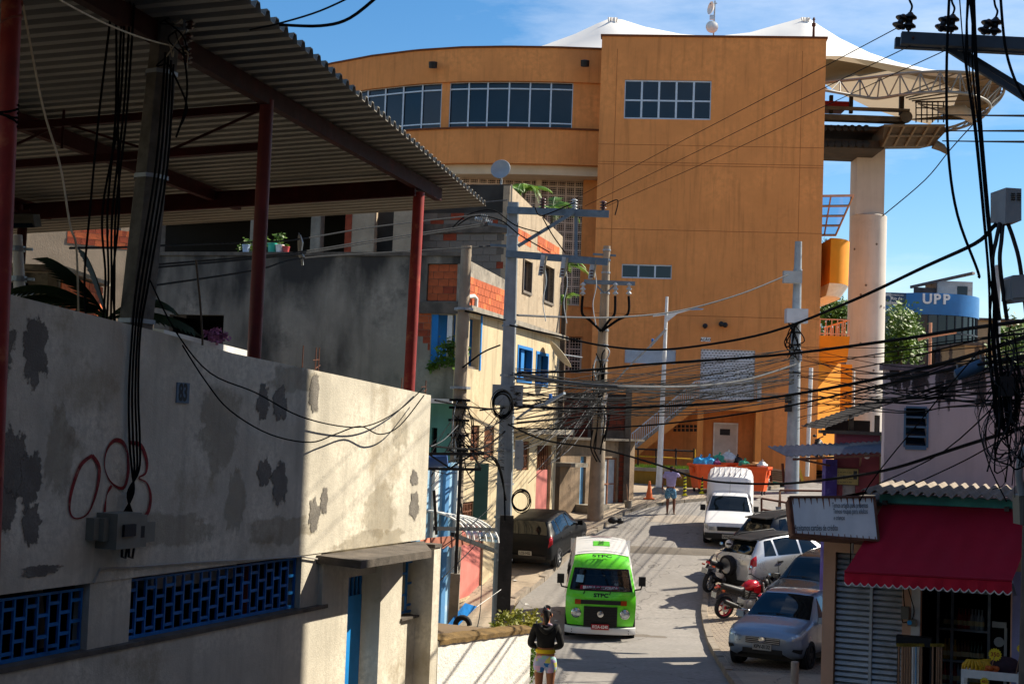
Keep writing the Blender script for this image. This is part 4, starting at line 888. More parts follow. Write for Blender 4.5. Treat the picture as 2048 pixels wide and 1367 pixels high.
b=B();FG.box(b,uL,0.06,-.3,.05,zpar,zpar+.1);part('coping',b,darkconc,GH)
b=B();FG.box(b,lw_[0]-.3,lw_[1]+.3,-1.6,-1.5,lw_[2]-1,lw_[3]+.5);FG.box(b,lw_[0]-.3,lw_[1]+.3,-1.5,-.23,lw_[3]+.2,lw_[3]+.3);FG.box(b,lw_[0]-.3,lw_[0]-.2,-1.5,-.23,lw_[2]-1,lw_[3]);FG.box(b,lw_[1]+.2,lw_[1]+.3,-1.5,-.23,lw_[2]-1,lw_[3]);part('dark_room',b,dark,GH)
brm=mat('orange_brick','#a9542f',.85,.35,5,.25,30,fine=.12);brd=mat('dark_brick','#8a3d26',.88,.25,4,.25,30);mort=mat('mortar','#6e655a',.95,.2,5)
def bricks(fr,u0,u1,z0,z1,parent,bw=.29,bh=.19,w=-.06,mats=(brm,brd,brm),jit=.006,clip=None,name='brick',mt=None):
    nr_=max(1,round((z1-z0)/bh));bh=(z1-z0)/nr_;g_=.012;cache={}
    q=B();fr.box(q,u0,u1,w-.08,w-.018,z0,z1);part('mortar_bed',q,mt or mort,parent)
    for j in range(nr_):
        off=(j % 2)*bw/2;u=u0-off
        while u < u1-.02:
            a,c=max(u,u0)+g_/2,min(u+bw,u1)-g_/2;za=z0+j*bh+g_/2;zb2=z0+(j+1)*bh-g_/2;u +=bw
            if c-a < .05 or (clip and not clip((a+c)/2,(za+zb2)/2)): continue
            key=round(c-a,3);mm=mats[random.randrange(len(mats))]
            if (key,mm.name) not in cache:
                hb=B();hw,hh=(c-a)/2,(zb2-za)/2;hb.v=[];tv=fr.t;nv=fr.n
                o=lambda x,y,z: tv*x+nv*y+Vector((0,0,z))
                hb.hexa([o(-hw,0,-hh),o(hw,0,-hh),o(hw,-.06,-hh),o(-hw,-.06,-hh),o(-hw,0,hh),o(hw,0,hh),o(hw,-.06,hh),o(-hw,-.06,hh)]);cache[(key,mm.name)]=mesh(name,hb,mm)
            ob=bpy.data.objects.new(name,cache[(key,mm.name)]);link(ob);ob.parent=parent
            ob.location=LOC[parent.name].inverted() @ fr.pt((a+c)/2,w+random.uniform(-jit,jit),(za+zb2)/2)
bricks(FG,bp[0]+.01,bp[1]-.01,bp[2]+.01,bp[3]-.01,GH)
q0=FG.hit(838,700);bricks(FG,FG.u(836,660),ver[0]-.02,FG.z(850,700),FG.z(850,604),GH,w=.012,clip=lambda u,z: z > FG.z(850,700)+1.5*max(0,(ver[0]-u)-.12))
bluew=mat('blue_wall','#1f74b8',.8,.12,1)
b=B();d_in=1.6
FG.box(b,ver[0]-.1,0,-d_in-.1,-d_in,ver[2]-.1,ver[3]+.2);FG.box(b,ver[0]-.12,ver[0]-.02,-d_in,-.23,ver[2]-.1,ver[3]+.2);part('veranda_wall',b,bluew,GH)
b=B();FG.box(b,ver[0]-.1,-.1,-d_in,-.23,ver[2]-.2,ver[2]-.02);part('veranda_floor',b,darkconc,GH)
b=B();u_=FG.u(897,680);FG.box(b,u_-.07,u_+.07,-.2,-.06,ver[2],ver[3]);part('veranda_post',b,whitep,GH)
b=B();FG.box(b,ver[0]+.001,ver[0]+.18,-.21,-.01,ver[2],ver[3]);part('veranda_jamb',b,bluew,GH)
beige=mat('beige_front','#c2b190',.88,.12,.8,.15,30,streak=.6,stain='#8d7858',samt=.65,sscale=.9,fine=.1)
uE2=S.u(1116,800);gz=G(44)-.8
def sr(x0,y0,x1,y1):
    xm,ym=(x0+x1)/2,(y0+y1)/2;return (S.u(x0,ym),S.u(x1,ym),S.z(xm,y1),S.z(xm,y0))
vs_=sr(938,636,959,738);w1=sr(1034,692,1064,766);w2=sr(1071,704,1096,772);g1=sr(941,850,958,920);g2=sr(968,852,988,915);g3=sr(1034,882,1058,940);dG=sr(1072,890,1101,1036);g4=sr(921,1003,948,1042)
dP=sr(920,1046,966,1158)
vs_=(max(vs_[0],.12),vs_[1],vs_[2],vs_[3]);g4=(max(g4[0],.1),g4[1],g4[2],g4[3]);dP=(max(dP[0],.1),dP[1],G(39)+.12,dP[3])
b=B();S.wall(b,0,uE2,gz,zsl,[vs_,w1,w2,g1,g2,g3,dG,g4,dP],.22,0);part('street_wall',b,beige,GH,norm=False)
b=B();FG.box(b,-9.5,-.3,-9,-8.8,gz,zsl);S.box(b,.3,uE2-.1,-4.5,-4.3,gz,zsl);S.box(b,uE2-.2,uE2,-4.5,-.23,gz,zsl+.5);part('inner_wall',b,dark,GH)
b=B();S.box(b,.0,uE2+.3,-.5,.22,zsl,zsl+.14);part('floor_slab',b,concrete,GH)
b=B();S.box(b,S.u(1020,860),uE2+.25,-.1,.55,S.z(1110,868),S.z(1110,858));part('door_canopy',b,concrete,GH)
for w_ in (w1,w2):
    b=B();u0,u1,z0,z1=w_;f_=.09
    for bx in ((u0,u1,z0,z0+f_),(u0,u1,z1-f_,z1),(u0,u0+f_,z0+f_,z1-f_),(u1-f_,u1,z0+f_,z1-f_)): S.box(b,bx[0],bx[1],-.2,.02,bx[2],bx[3])
    fr2=part('window_frame',b,bluew,GH);q=B();S.box(q,u0+f_,u1-f_,-.2,-.17,z0,z1);part('dark_glass',q,winglass,fr2)
    q=B();S.box(q,u0+.42*(u1-u0),u0+.62*(u1-u0),-.165,-.08,z0+f_,z1-f_);part('shutter',q,bluew,fr2)
rustb=mat('rust_bar','#7d5138',.8,.25,6)
for g_ in (g1,g2,g3,g4):
    u0,u1,z0,z1=g_;b=B();n=9
    for i in range(n+1): u=u0+(u1-u0)*i/n;S.box(b,u-.02,u+.02,-.1,-.06,z0,z1)
    for z in (z0+.05,(z0+z1)/2,z1-.05): S.box(b,u0,u1,-.105,-.055,z-.02,z+.02)
    gg=part('window_grille',b,rustb,GH);q=B();S.box(q,u0,u1,-.21,-.19,z0,z1);part('dark_glass',q,winglass,gg)
b=B();u0,u1,z0,z1=dG;S.box(b,u0+.05,u1-.05,-.15,-.1,z0-.2,z0+(z1-z0)*.66);dd=part('red_gate',b,mat('faded_red_gate','#a4605a',.7,.2,2),GH);q=B()
for i in range(9): u=u0+.06+(u1-u0-.12)*i/8;S.box(q,u-.015,u+.015,-.14,-.11,z0+(z1-z0)*.66,z1)
part('gate_bars',q,rustb,dd)
b=B();S.box(b,dP[0],dP[1],-.12,-.07,dP[2]-.2,dP[3]);part('pink_door',b,mat('pink_door','#c8756b',.7,.15,1.5,streak=.3,stain='#5c4037',samt=.5,sscale=2),GH)
u1s=S.u(1012,600);q=B();S.wall(q,.02,u1s,zsl+.14,lambda u: zpar-.05-.03*u,[],.2,-.03);part('parapet_wall',q,concrete,GH,norm=False)
bricks(S,.22,u1s-.05,zsl+.16,zpar-.5,GH,bw=.3,bh=.2,w=.035,mats=(brm,brm,mat('pale_orange_brick','#c8683a',.85,.2,4,.2,30)))
b=B().tube([S.pt(.1,.02,S.z(935,595)),S.pt(.45,.12,S.z(945,594)),S.pt(.62,.14,S.z(952,600)),S.pt(.62,.14,S.z(953,622))],.055,10);part('drain_pipe',b,whitep,GH,smooth=60)
pb_,_=leaves(FG.pt((ver[0]+ver[1])/2+.15,-.02,ver[2]+.25),.42,.2,.38,420,.14,5,10);one('potted_plant',pb_,leaf1,'green creeper growing on the blue veranda ledge','plant',norm=False)
pb_,_=leaves(FG.pt(ver[0]+.12,.1,ver[2]-.12),.16,.1,.2,90,.13,6,4);one('trailing_plant',pb_,leaf1,'small plant trailing below the left corner of the blue veranda','plant',norm=False)
C1_=S.pt(u1s,0,0);FU=Fr(C1_,R(106));SU=Fr(C1_,R(15));ztu=SU.z(1018,366)
UH=thing('block_storey','unplastered grey block upper storey with flaking beige sunlit side','house',(C1_.x,C1_.y,zpar-1.4))
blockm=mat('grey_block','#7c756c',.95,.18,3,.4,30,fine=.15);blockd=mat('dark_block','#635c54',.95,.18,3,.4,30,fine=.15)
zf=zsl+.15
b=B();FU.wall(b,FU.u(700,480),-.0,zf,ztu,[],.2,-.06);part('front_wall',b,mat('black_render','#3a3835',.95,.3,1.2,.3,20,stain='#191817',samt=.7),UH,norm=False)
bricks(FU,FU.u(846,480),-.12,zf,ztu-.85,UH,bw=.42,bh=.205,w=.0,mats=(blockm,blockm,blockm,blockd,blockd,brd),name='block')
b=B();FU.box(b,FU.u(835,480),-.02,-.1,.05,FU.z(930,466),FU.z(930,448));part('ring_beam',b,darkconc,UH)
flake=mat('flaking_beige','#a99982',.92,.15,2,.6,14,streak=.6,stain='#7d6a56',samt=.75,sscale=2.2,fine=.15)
uU=SU.u(1123,550);ww1=(SU.u(1046,550),SU.u(1062,550),SU.z(1053,583),SU.z(1053,520));ww2=(SU.u(1088,560),SU.u(1106,560),SU.z(1097,604),SU.z(1097,532))
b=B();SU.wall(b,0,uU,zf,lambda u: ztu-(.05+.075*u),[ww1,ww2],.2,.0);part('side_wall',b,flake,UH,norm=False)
for i,w_ in enumerate((ww1,ww2)):
    q=B();SU.box(q,w_[0],w_[1],-.2,-.15,w_[2],w_[3]);f_=part('window',q,winglass,UH);q=B();SU.box(q,w_[0]-.06,w_[0],-.1,.04,w_[2],w_[3]);SU.box(q,w_[1],w_[1]+.06,-.1,.04,w_[2],w_[3]);SU.box(q,w_[0]-.06,w_[1]+.06,-.1,.05,w_[2]-.08,w_[2]);part('window_frame',q,mat('grey_wood','#6d655c',.85,.2,4),f_)
for k,(x0,y0,x1,y1) in enumerate(((1026,460,1062,486),(1075,482,1118,512),(1019,520,1026,600),(1017,430,1022,450))):
    bricks(SU,SU.u(x0,y0),SU.u(x1,y1),SU.z((x0+x1)/2,y1),SU.z((x0+x1)/2,y0),UH,bw=.3,bh=.2,w=.008,mats=(brm,MATS['pale_orange_brick']))
sd_=thing('satellite_dish','grey satellite dish on the corner of the block storey under the roof edge','dish',SU.pt(-.1,-.2,ztu));dish(sd_,P(1001,338,41.5),(-.25,-1,.25),.3,.08,mat('dish_grey','#8f979f',.5,.1,3))
part('arm',B().tube([P(1001,345,41.7),P(1003,362,41.8),P(1002,372,41.8)],.03,6),steel,sd_)
sd2=thing('satellite_dish','beige satellite dish on the beige street front beside the blue windows','dish',S.pt(S.u(1100,710),.1,S.z(1100,720)));dc=S.pt(S.u(1088,700),.55,S.z(1088,700,.5))
dish(sd2,dc,(.75,.1,.65),.55,.12,mat('dish_beige','#b9ac92',.6,.12,3));part('arm',B().tube([dc,S.pt(S.u(1096,735),.3,S.z(1096,735,.3)),S.pt(S.u(1085,750),0,S.z(1085,750))],.025,6),steel,sd2);part('feed',B().tube([dc,S.pt(S.u(1112,700),.9,S.z(1112,700,.9))],.02,6),steel,sd2)
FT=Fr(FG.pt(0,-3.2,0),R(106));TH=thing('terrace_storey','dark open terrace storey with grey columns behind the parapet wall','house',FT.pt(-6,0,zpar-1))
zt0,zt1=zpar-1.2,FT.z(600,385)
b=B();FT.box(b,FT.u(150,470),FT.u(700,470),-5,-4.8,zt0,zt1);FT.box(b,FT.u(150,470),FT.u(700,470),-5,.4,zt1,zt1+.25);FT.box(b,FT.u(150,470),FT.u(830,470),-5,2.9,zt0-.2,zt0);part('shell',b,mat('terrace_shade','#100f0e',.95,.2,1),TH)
for x0,x1,m in ((309,321,concrete),(500,512,concrete),(621,640,concrete)):
    b=B();FT.box(b,FT.u(x0,470),FT.u(x1,470),-.3,0,zt0,zt1);part('column',b,m,TH)
b=B();FT.box(b,FT.u(690,470),FT.u(703,470),-.3,.02,zt0,zt1);part('brick_pier',b,brd,TH)
rough=mat('rough_render','#a3937e',.95,.15,2,.9,9)
b=B();FT.box(b,FT.u(703,470),FT.u(748,470),-.25,0,zt0,zt1);part('rendered_wall',b,rough,TH)
b=B();FT.box(b,FT.u(786,470),FT.u(828,470),-.6,.0,zt0,zt1+.4);part('rendered_wall',b,rough,TH)
b=B();FT.box(b,FT.u(740,470),FT.u(790,470),-3,-2.8,zt0,zt1+.5);part('stair_back',b,dark,TH)
for i in range(9):
    b=B();FT.box(b,FT.u(744,470),FT.u(790,470),-.4-.28*i,-.1-.28*i,zt0+.2*i,zt0+.2*i+.2);part('stair_step',b,darkconc,TH)
b=B()
for i in range(7): u=FT.u(641,470)+.11*i;FT.box(b,u,u+.02,.2,.22,zt0,zt0+1.3+.1*(3-abs(i-3)))
FT.box(b,FT.u(641,470),FT.u(641,470)+.68,.19,.23,zt0+1.1,zt0+1.14);part('iron_gate',b,rust,TH)
bricks(FT,FT.u(702,470),FT.u(782,470),zt0,zt0+.5+.7,TH,bw=.3,bh=.19,w=2.2)
def bucket(x,y,r,h,m,label,fr=FG,wv=-.12):
    u,z=fr.hit(x,y,wv);c=fr.pt(u,wv,zpar+.1);t=thing('bucket',label,'bucket',c,group='buckets on the parapet')
    part('pail',B().lathe([(r*.8,0),(r,h),(r*.93,h),(r*.75,.02)],14,Matrix.Translation(c)),m,t,smooth=40);part('rim',B().lathe([(r,h-.03),(r*1.07,h-.025),(r*1.07,h),(r,h)],14,Matrix.Translation(c)),m,t);return t
bucket(544,500,.13,.26,mat('aqua_plastic','#2ea893',.4,.1,3),'aqua plastic bucket on the grey parapet');bucket(559,500,.12,.22,whitep,'white plastic bucket next to the aqua bucket');bucket(572,500,.1,.17,mat('paint_tin_red','#b9484a',.5,.3,8),'red and white paint tin beside the white bucket');bucket(492,500,.11,.22,mat('blue_white_plastic','#9fb6cf',.5,.2,6),'pale blue bucket with a plant left of the middle red post')
for k,(x,y,r) in enumerate(((494,478,.22),(525,487,.2),(560,483,.2))):
    u,z=FG.hit(x,y,-.3);pb_,_=leaves(FG.pt(u,-.3,zpar+.35),r,r,.3,130,.12,60+k,5);one('parapet_plant',pb_,leaf1,('leafy plant growing from the pale blue bucket','small plant behind the aqua bucket','small plant behind the paint tins')[k],'plant',norm=False)
LH=thing('brick_house','old half rendered house with bare brick patches at far left under the roof','house',P(120,640,30)-Vector((0,0,4)))
a=P(-60,560,32);c=P(312,560,34.5);F3=Fr(a,math.atan2(c.x-a.x,c.y-a.y));L3=(Vector((c.x-a.x,c.y-a.y))).length
b=B();F3.wall(b,-3,L3,G(32)-.5,F3.z(150,425),[(F3.u(176,440),F3.u(243,440),F3.z(210,463),F3.z(210,432))],.2);part('wall',b,mat('old_render','#8d7f6e',.92,.2,1,.35,25,stain='#5b5147',samt=.6),LH,norm=False)
b=B();F3.box(b,-3,L3,-1.2,-1,G(32),F3.z(150,425));part('inner_wall',b,dark,LH)
for x0,y0,x1,y1 in ((135,455,248,492),(0,548,100,610),(225,463,300,500)): bricks(F3,F3.u(x0,y0),F3.u(x1,y1),F3.z((x0+x1)/2,y1),F3.z((x0+x1)/2,y0),LH,bw=.33,bh=.17,w=.012,mats=(brd,brd,brm))
OB=thing('sunlit_brick_shed','small shed with a bright orange brick side lit by the sun','shed',P(155,640,25)-Vector((0,0,3.5)))
a,c=P(116,600,25),P(203,600,27.6);F4=Fr(a,math.atan2(c.x-a.x,c.y-a.y));L4=(Vector((c.x-a.x,c.y-a.y))).length
b=B();F4.box(b,0,L4,-.2,-.03,G(25)-.5,F4.z(150,552));part('side_wall',b,mort,OB);bricks(F4,.05,L4-.02,F4.z(150,660),F4.z(150,556),OB,bw=.25,bh=.15,w=.03,mats=(MATS['pale_orange_brick'],brm))
b=B();F5=Fr(a,R(100));F5.box(b,-1.6,.0,-.2,-.02,G(25)-.5,F4.z(150,556));part('front_wall',b,concrete,OB);b=B();F5.box(b,-1.2,-.6,-.06,.0,F5.z(70,596),F5.z(70,566));part('window',b,winglass,OB)
b=B();F4.box(b,-.2,L4+.2,-1.9,.12,F4.z(150,552),F4.z(150,543));part('roof_slab',b,concrete,OB)
wp=thing('white_pole','short white concrete pole with steel bands at far left','pole',P(37,600,16)-Vector((0,0,4.5)));a,c=P(34,470,16),P(40,595,16);v_=c-a
part('shaft',B().tube([a,c,c+v_*5.5],[.058,.066,.1],14),colm,wp,smooth=50)
for t_ in (.22,.7,.93):
    q=a.lerp(c,t_);part('steel_band',B().lathe([(.085,-.03),(.085,.03)],12,Matrix.Translation(q)),steel,wp);part('clamp',B().bar(q-Vector((.17,0,0)),q+Vector((.17,0,0)),.03),steel,wp)
b=B();u0=W.u(300,660,-1.0);u1_=W.u(492,700,-1.0);b.hexa([W.pt(u0,-.8,3),W.pt(u1_,-.8,3),W.pt(u1_,-1.2,3),W.pt(u0,-1.2,3),W.pt(u0,-.8,W.z(305,656,-.8)),W.pt(u1_,-.8,W.z(488,703,-.8)),W.pt(u1_,-1.2,W.z(488,697,-.8)),W.pt(u0,-1.2,W.z(305,648,-.8))])
one('garden_wall',b,whitep,'pale wall top lit by the sun just behind the cream wall','wall')
one('bamboo_stick',B().tube([P(392,520,15.6),P(400,600,15.6),P(405,672,15.6),P(405,690,15.6)],.012,6),barkm,'thin brown stick standing behind the cream wall','stick',smooth=60)
pb_,_=leaves(P(428,672,17.2),.16,.12,.12,150,.07,77,5);one('flower_pot_plant',pb_,mat('pink_petal','#a86a92',.7,.4,20),'pink flowering plant behind the cream wall','plant',norm=False)
def frond(b,c,dirv,ln,droop,n=16,lw2=.03,ll=.45,seed=0):
    rd=random.Random(seed);dirv=Vector(dirv).normalized();side=dirv.cross(Vector((0,0,1))).normalized();pts=[]
    for i in range(n+1):
        t=i/n;pts.append(Vector(c)+dirv*ln*t+Vector((0,0,-droop*t*t)))
    b.tube(pts,[.018*(1-.8*i/n) for i in range(n+1)],4)
    for i in range(2,n+1):
        t=i/n;p=pts[i];f=(pts[i]-pts[i-1]).normalized();l=ll*(1-.55*abs(t-.45)*1.6)*rd.uniform(.8,1.1)
        for s in (-1,1):
            d=(f*.75+side*s*.8+Vector((0,0,-.45))).normalized();n2=f*lw2;b.add([p-n2*.5,p+n2*.5,p+d*l*.6+n2*.4,p+d*l,p+d*l*.6-n2*.4],[(0,1,2,3,4)])
PT=thing('palm','dark palm with drooping fronds behind the leaning pole','palm',P(228,650,16.3)-Vector((0,0,4)))
bk_=P(214,640,15.5);b=B()
for k,(dx,dz,ln,dr) in enumerate(((-1,.95,1.25,.7),(-1,.7,1.3,.75),(-.9,1.4,1.1,.4),(-.4,1.6,.9,.3),(.8,.9,.9,.6),(-.9,.3,.8,.5),(.7,.3,.9,.45))): frond(b,bk_,(dx,.1*(k % 3-1),dz),ln*1.15,dr,16,.07,.42,k)
part('fronds',b,mat('palm_dark','#26361a',.6,.3,5),PT,norm=False);part('trunk',B().tube([bk_,bk_-Vector((0,0,4))],[.07,.12],8),barkm,PT,smooth=60)
for k,(x,y,d2,n,label) in enumerate(((1048,375,46,12,'green palm growing above the block storey roof edge'),(1105,408,50,9,'green palm in front of the lattice right of the block storey'),(1133,520,52,9,'green palm hanging over the lattice beside the orange tower'),(1127,590,52,7,'lowest green palm beside the orange tower wall'))):
    c=P(x,y+12,d2);t=thing('palm',label,'palm',(c.x,c.y,G(c.y)),group='palms beside the station');b=B();rd=random.Random(k)
    for j in range(n):
        a=rd.uniform(0,6.28);frond(b,c,(math.cos(a),math.sin(a)*.6,rd.uniform(.5,1.6)),rd.uniform(.8,1.3),rd.uniform(.6,1.2),12,.05,.42,j)
    part('fronds',b,leaf3,t,norm=False);part('trunk',B().tube([c,Vector((c.x,c.y,G(c.y)))],[.06,.1],7),barkm,t,smooth=60)
teal=mat('teal_wall','#5f9a92',.85,.12,1.2,streak=.3);pblue=mat('pale_blue_wall','#8fb9d6',.85,.14,1.2,streak=.35,stain='#e2e4e0',samt=.5,sscale=1.5)
TL=thing('teal_house','narrow teal house with a white awning edge beside the cream corner house','house',P(880,1000,35)-Vector((0,0,1.5)))
FTl=Fr(P(840,900,35),R(100));b=B();dh=(FTl.u(862,900),FTl.u(873,900),FTl.z(866,1010),FTl.z(866,855));FTl.wall(b,-1.5,FTl.u(912,900),G(35)-.3,FTl.z(885,800),[dh],.2);part('wall',b,teal,TL,norm=False)
b=B();FTl.box(b,dh[0],dh[1],-.22,-.2,dh[2],dh[3]);part('door',b,dark,TL);b=B();FTl.box(b,-1.2,FTl.u(908,800),-.1,.5,FTl.z(885,806,.5),FTl.z(885,797,.5));part('awning_edge',b,whitep,TL)
PB=thing('pale_blue_house','pale blue painted house front behind the steel bracket','house',P(890,1150,31.5)-Vector((0,0,1)))
FP=Fr(P(846,1000,31),R(30));up_=FP.u(914,1000);b=B();FP.wall(b,-.6,up_,G(32)-.3,FP.z(885,925),[(FP.u(872,1130),FP.u(884,1130),G(32),FP.z(880,1075))],.2);part('wall',b,pblue,PB,norm=False)
for x in (866,888,911): u_=FP.u(x,1000);b=B();FP.box(b,u_-.08,u_+.08,0,.08,G(32)-.2,FP.z(x,925));part('pilaster',b,whitep if x !=888 else mat('mid_blue','#4f86b8',.8,.12,2),PB)
b=B();FP.box(b,FP.u(872,1130),FP.u(884,1130),-.15,-.1,G(32),FP.z(880,1075));part('door',b,mat('mid_blue2','#3e7fb6',.7,.2,2),PB)
cp=thing('arched_canopy','arched polycarbonate canopy on white ribs over the pale blue door','canopy',P(880,1060,30));rows=[]
for i in range(6):
    row=[]
    for k in range(9):
        a=math.pi/2*k/8;p0=P(852+i*13,1020+i*2,31.2+.35*i);row.append(p0+Vector((math.sin(a)*.95,-math.sin(a)*.55,(math.cos(a)-1)*.55)))
    rows.append(row);part('rib',B().tube(row,.025,6),whitep,cp,smooth=60)
part('sheet',B().grid(rows),clear('polycarbonate',(.55,.62,.66)),cp,smooth=60)
sg_=B();rows=[]
for j in range(2): rows.append([FP.pt(-.6+i*.06,.35+.1*j,FP.z(860,1070)-.22*j*(1+.12*math.sin(i*1.1))) for i in range(40)])
one('tile_awning',sg_.grid(rows),mat('terracotta_tile','#b86f55',.8,.2,4),'scalloped terracotta awning edge on the pale blue house','awning',smooth=30)
SK=thing('brick_shack','dark unfinished brick shack with patched doors at the road bend','shack',P(1190,1030,50)-Vector((0,0,.2)))
a=P(1120,950,49.3);F6=Fr(a,R(36));ub6=F6.u(1268,950);zt6=F6.z(1200,880)
h1=(F6.u(1160,960),F6.u(1171,960),G(50.5),F6.z(1165,912));h2=(F6.u(1202,960),F6.u(1233,960),G(52)-.1,F6.z(1218,915))
b=B();F6.wall(b,0,ub6,G(48)-.4,zt6,[h1,h2],.2);part('lower_wall',b,mat('shabby_render','#84715c',.95,.3,1.2,.5,14,streak=.5,stain='#3a2f26',samt=.75,sscale=1.1),SK,norm=False)
b=B();F6.box(b,h1[0],h1[1],-.15,-.1,h1[2],h1[3]);part('blue_door',b,mat('worn_blue_door','#6d9fc0',.7,.2,3),SK)
b=B();F6.box(b,h2[0],h2[1],-.12,-.08,h2[2],h2[3]);md=part('metal_door',b,mat('metal_door','#a8adb0',.55,.15,3,streak=.4,stain='#8a4b2a',samt=.6,sscale=3),SK)
b=B();u0,u1,z0,z1=h2;um=(u0+u1)/2
for bx in ((u0,u1,z1-.06,z1),(u0,u0+.06,z0,z1-.06),(u1-.06,u1,z0,z1-.06),(um-.03,um+.03,z0,z1-.06),(u0+.06,um-.03,(z0+z1)/2-.02,(z0+z1)/2+.02),(um+.03,u1-.06,(z0+z1)/2-.02,(z0+z1)/2+.02)): F6.box(b,bx[0],bx[1],-.08,-.05,bx[2],bx[3])
part('door_frame',b,rustb,md)
bd_=mat('shack_brick','#70382a',.92,.25,2,.3,25,stain='#2a1c18',samt=.6)
t=bd_.node_tree;bt=t.nodes.new('ShaderNodeTexBrick');bt.inputs['Scale'].default_value=1;bt.inputs['Brick Width'].default_value=.28;bt.inputs['Row Height'].default_value=.17;bt.inputs['Mortar Size'].default_value=.012
bt.inputs['Color1'].default_value=(*C('#7a3b2a'),1);bt.inputs['Color2'].default_value=(*C('#5f2c20'),1);bt.inputs['Mortar'].default_value=(*C('#3b332d'),1)
mm_=t.nodes.new('ShaderNodeMapping');mm_.inputs['Rotation'].default_value=(R(90),0,0);t.links.new(t.nodes.new('ShaderNodeTexCoord').outputs['Object'],mm_.inputs[0]);t.links.new(mm_.outputs[0],bt.inputs[0]);t.links.new(bt.outputs[0],t.nodes['Principled BSDF'].inputs['Base Color'])
F7=Fr(P(1112,850,52.5),R(92));b=B();F7.wall(b,-1,F7.u(1256,850),G(52)-.3,F7.z(1180,796),[],.2);part('upper_wall',b,bd_,SK,norm=False)
b=B();F7.box(b,-1,F7.u(1258,850),-.25,.05,F7.z(1180,796),F7.z(1180,786));part('ring_beam',b,mat('black_concrete','#2c2927',.95,.3,3),SK)
for x0,x1 in ((1176,1184),(1250,1262)): b=B();F7.box(b,F7.u(x0,850),F7.u(x1,850),-.2,.1,G(52),F7.z(1200,770 if x0 > 1200 else 790));part('concrete_post',b,darkconc,SK)
b=B();F7.box(b,F7.u(1208,880),F7.u(1250,880),-.05,.06,F7.z(1230,905),F7.z(1230,860));part('grey_patch',b,darkconc,SK)
b=B();F6.box(b,-.2,ub6+.1,-.6,.35,zt6,zt6+.08);part('slab',b,darkconc,SK)
b=B();F6.box(b,F6.u(1115,920)-.2,F6.u(1142,920),0,.7,F6.z(1130,932),F6.z(1130,924));part('shelf_slab',b,concrete,SK)
b=B();F6.box(b,F6.u(1150,1030),F6.u(1190,1030),.0,.6,G(50)-.1,G(50)+.4);part('door_step',b,concrete,SK)
sd3=thing('satellite_dish','small white dish panel on the pole in front of the brick shack','dish',P(1212,805,49));b=B();b.prism([P(1205,812,47.6),P(1212,808,47.6),P(1216,788,47.6),P(1213,785,47.6)],(0,.1,0));part('panel',b,whitep,sd3);part('arm',B().tube([P(1212,805,47.7),P(1200,815,47.8)],.02,5),steel,sd3)
a,c=P(1645,1200,20.3),P(2048,1200,19.3);SHP=Fr(a,math.atan2(c.x-a.x,c.y-a.y));H=SHP
gs=G(20)+.12
SO=thing('corner_shop','small corner shop with grey roller shutter and open dark shop front','shop',H.pt(2.5,-2,gs))
salmon=mat('salmon_wall','#dcb092',.85,.1,1.2,.12,30,stain='#9c7762',samt=.4,sscale=1.1)
uP,uS0,uS1,uP2,uO1=H.u(1668,1250),H.u(1668,1250),H.u(1804,1250),H.u(1840,1250),H.u(2021,1250)
zsh=H.z(1740,1108);zwt=H.z(1700,1000);zop=H.z(1930,1150);uR=uO1+2.5
b=B();H.wall(b,0,uR,gs-.4,zwt,[(uS0,uS1,gs-.3,zsh),(uP2,uO1,gs-.3,zop)],.22,0);part('front_wall',b,salmon,SO,norm=False)
b=B();H.box(b,0,.2,-4.5,-.23,gs-.4,zwt);part('side_wall',b,salmon,SO)
b=B();H.box(b,uO1+.02,uR,-.1,.012,gs-.3,zop+.1);part('lilac_pier',b,mat('lilac_wall','#8f8fb4',.85,.15,2,stain='#c9d4d8',samt=.5,sscale=5),SO)
b=B();H.box(b,uP2-.12,uP2,.0,.012,gs-.3,zop+.05);part('white_edge',b,whitep,SO)
slatm=mat('shutter_grey','#b9bec0',.5,.12,2.5,metal=.3,streak=.25,stain='#5c574f',samt=.4,sscale=2)
uM=H.u(1740,1250)
for ua,ub in ((uS0+.01,uM-.02),(uM+.02,uS1-.01)):
    sh=B();H.box(sh,ua,ub,-.2,-.16,gs-.3,zsh);shp_=part('roller_shutter',sh,slatm,SO);n=34;pz=(zsh-gs)/n;key=None
    for i in range(n):
        za=gs+pz*i;q=B();q.hexa([H.pt(ua,-.085,za+.1*pz),H.pt(ub,-.085,za+.1*pz),H.pt(ub,-.15,za),H.pt(ua,-.15,za),H.pt(ua,-.105,za+.62*pz),H.pt(ub,-.105,za+.62*pz),H.pt(ub,-.15,za+.9*pz),H.pt(ua,-.15,za+.9*pz)])
        part('slat',q,slatm,shp_)
b=B();H.box(b,uM-.02,uM+.02,-.19,-.06,gs-.2,zsh);part('shutter_post',b,slatm,SO)
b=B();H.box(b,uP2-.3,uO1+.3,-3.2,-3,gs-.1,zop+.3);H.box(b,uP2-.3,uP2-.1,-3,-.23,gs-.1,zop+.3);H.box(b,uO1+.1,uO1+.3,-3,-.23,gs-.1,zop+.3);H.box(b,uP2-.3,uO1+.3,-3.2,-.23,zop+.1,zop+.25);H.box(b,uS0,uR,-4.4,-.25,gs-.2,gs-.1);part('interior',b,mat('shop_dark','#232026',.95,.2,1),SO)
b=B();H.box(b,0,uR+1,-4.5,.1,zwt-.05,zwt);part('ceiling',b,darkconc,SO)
SV=thing('bottle_shelf','steel shelf rack with rows of bottles inside the dark shop','shelf',H.pt((uP2+uO1)/2,-1.5,gs))
us0,us1=H.u(1876,1250,-1.2),H.u(1978,1250,-1.2)
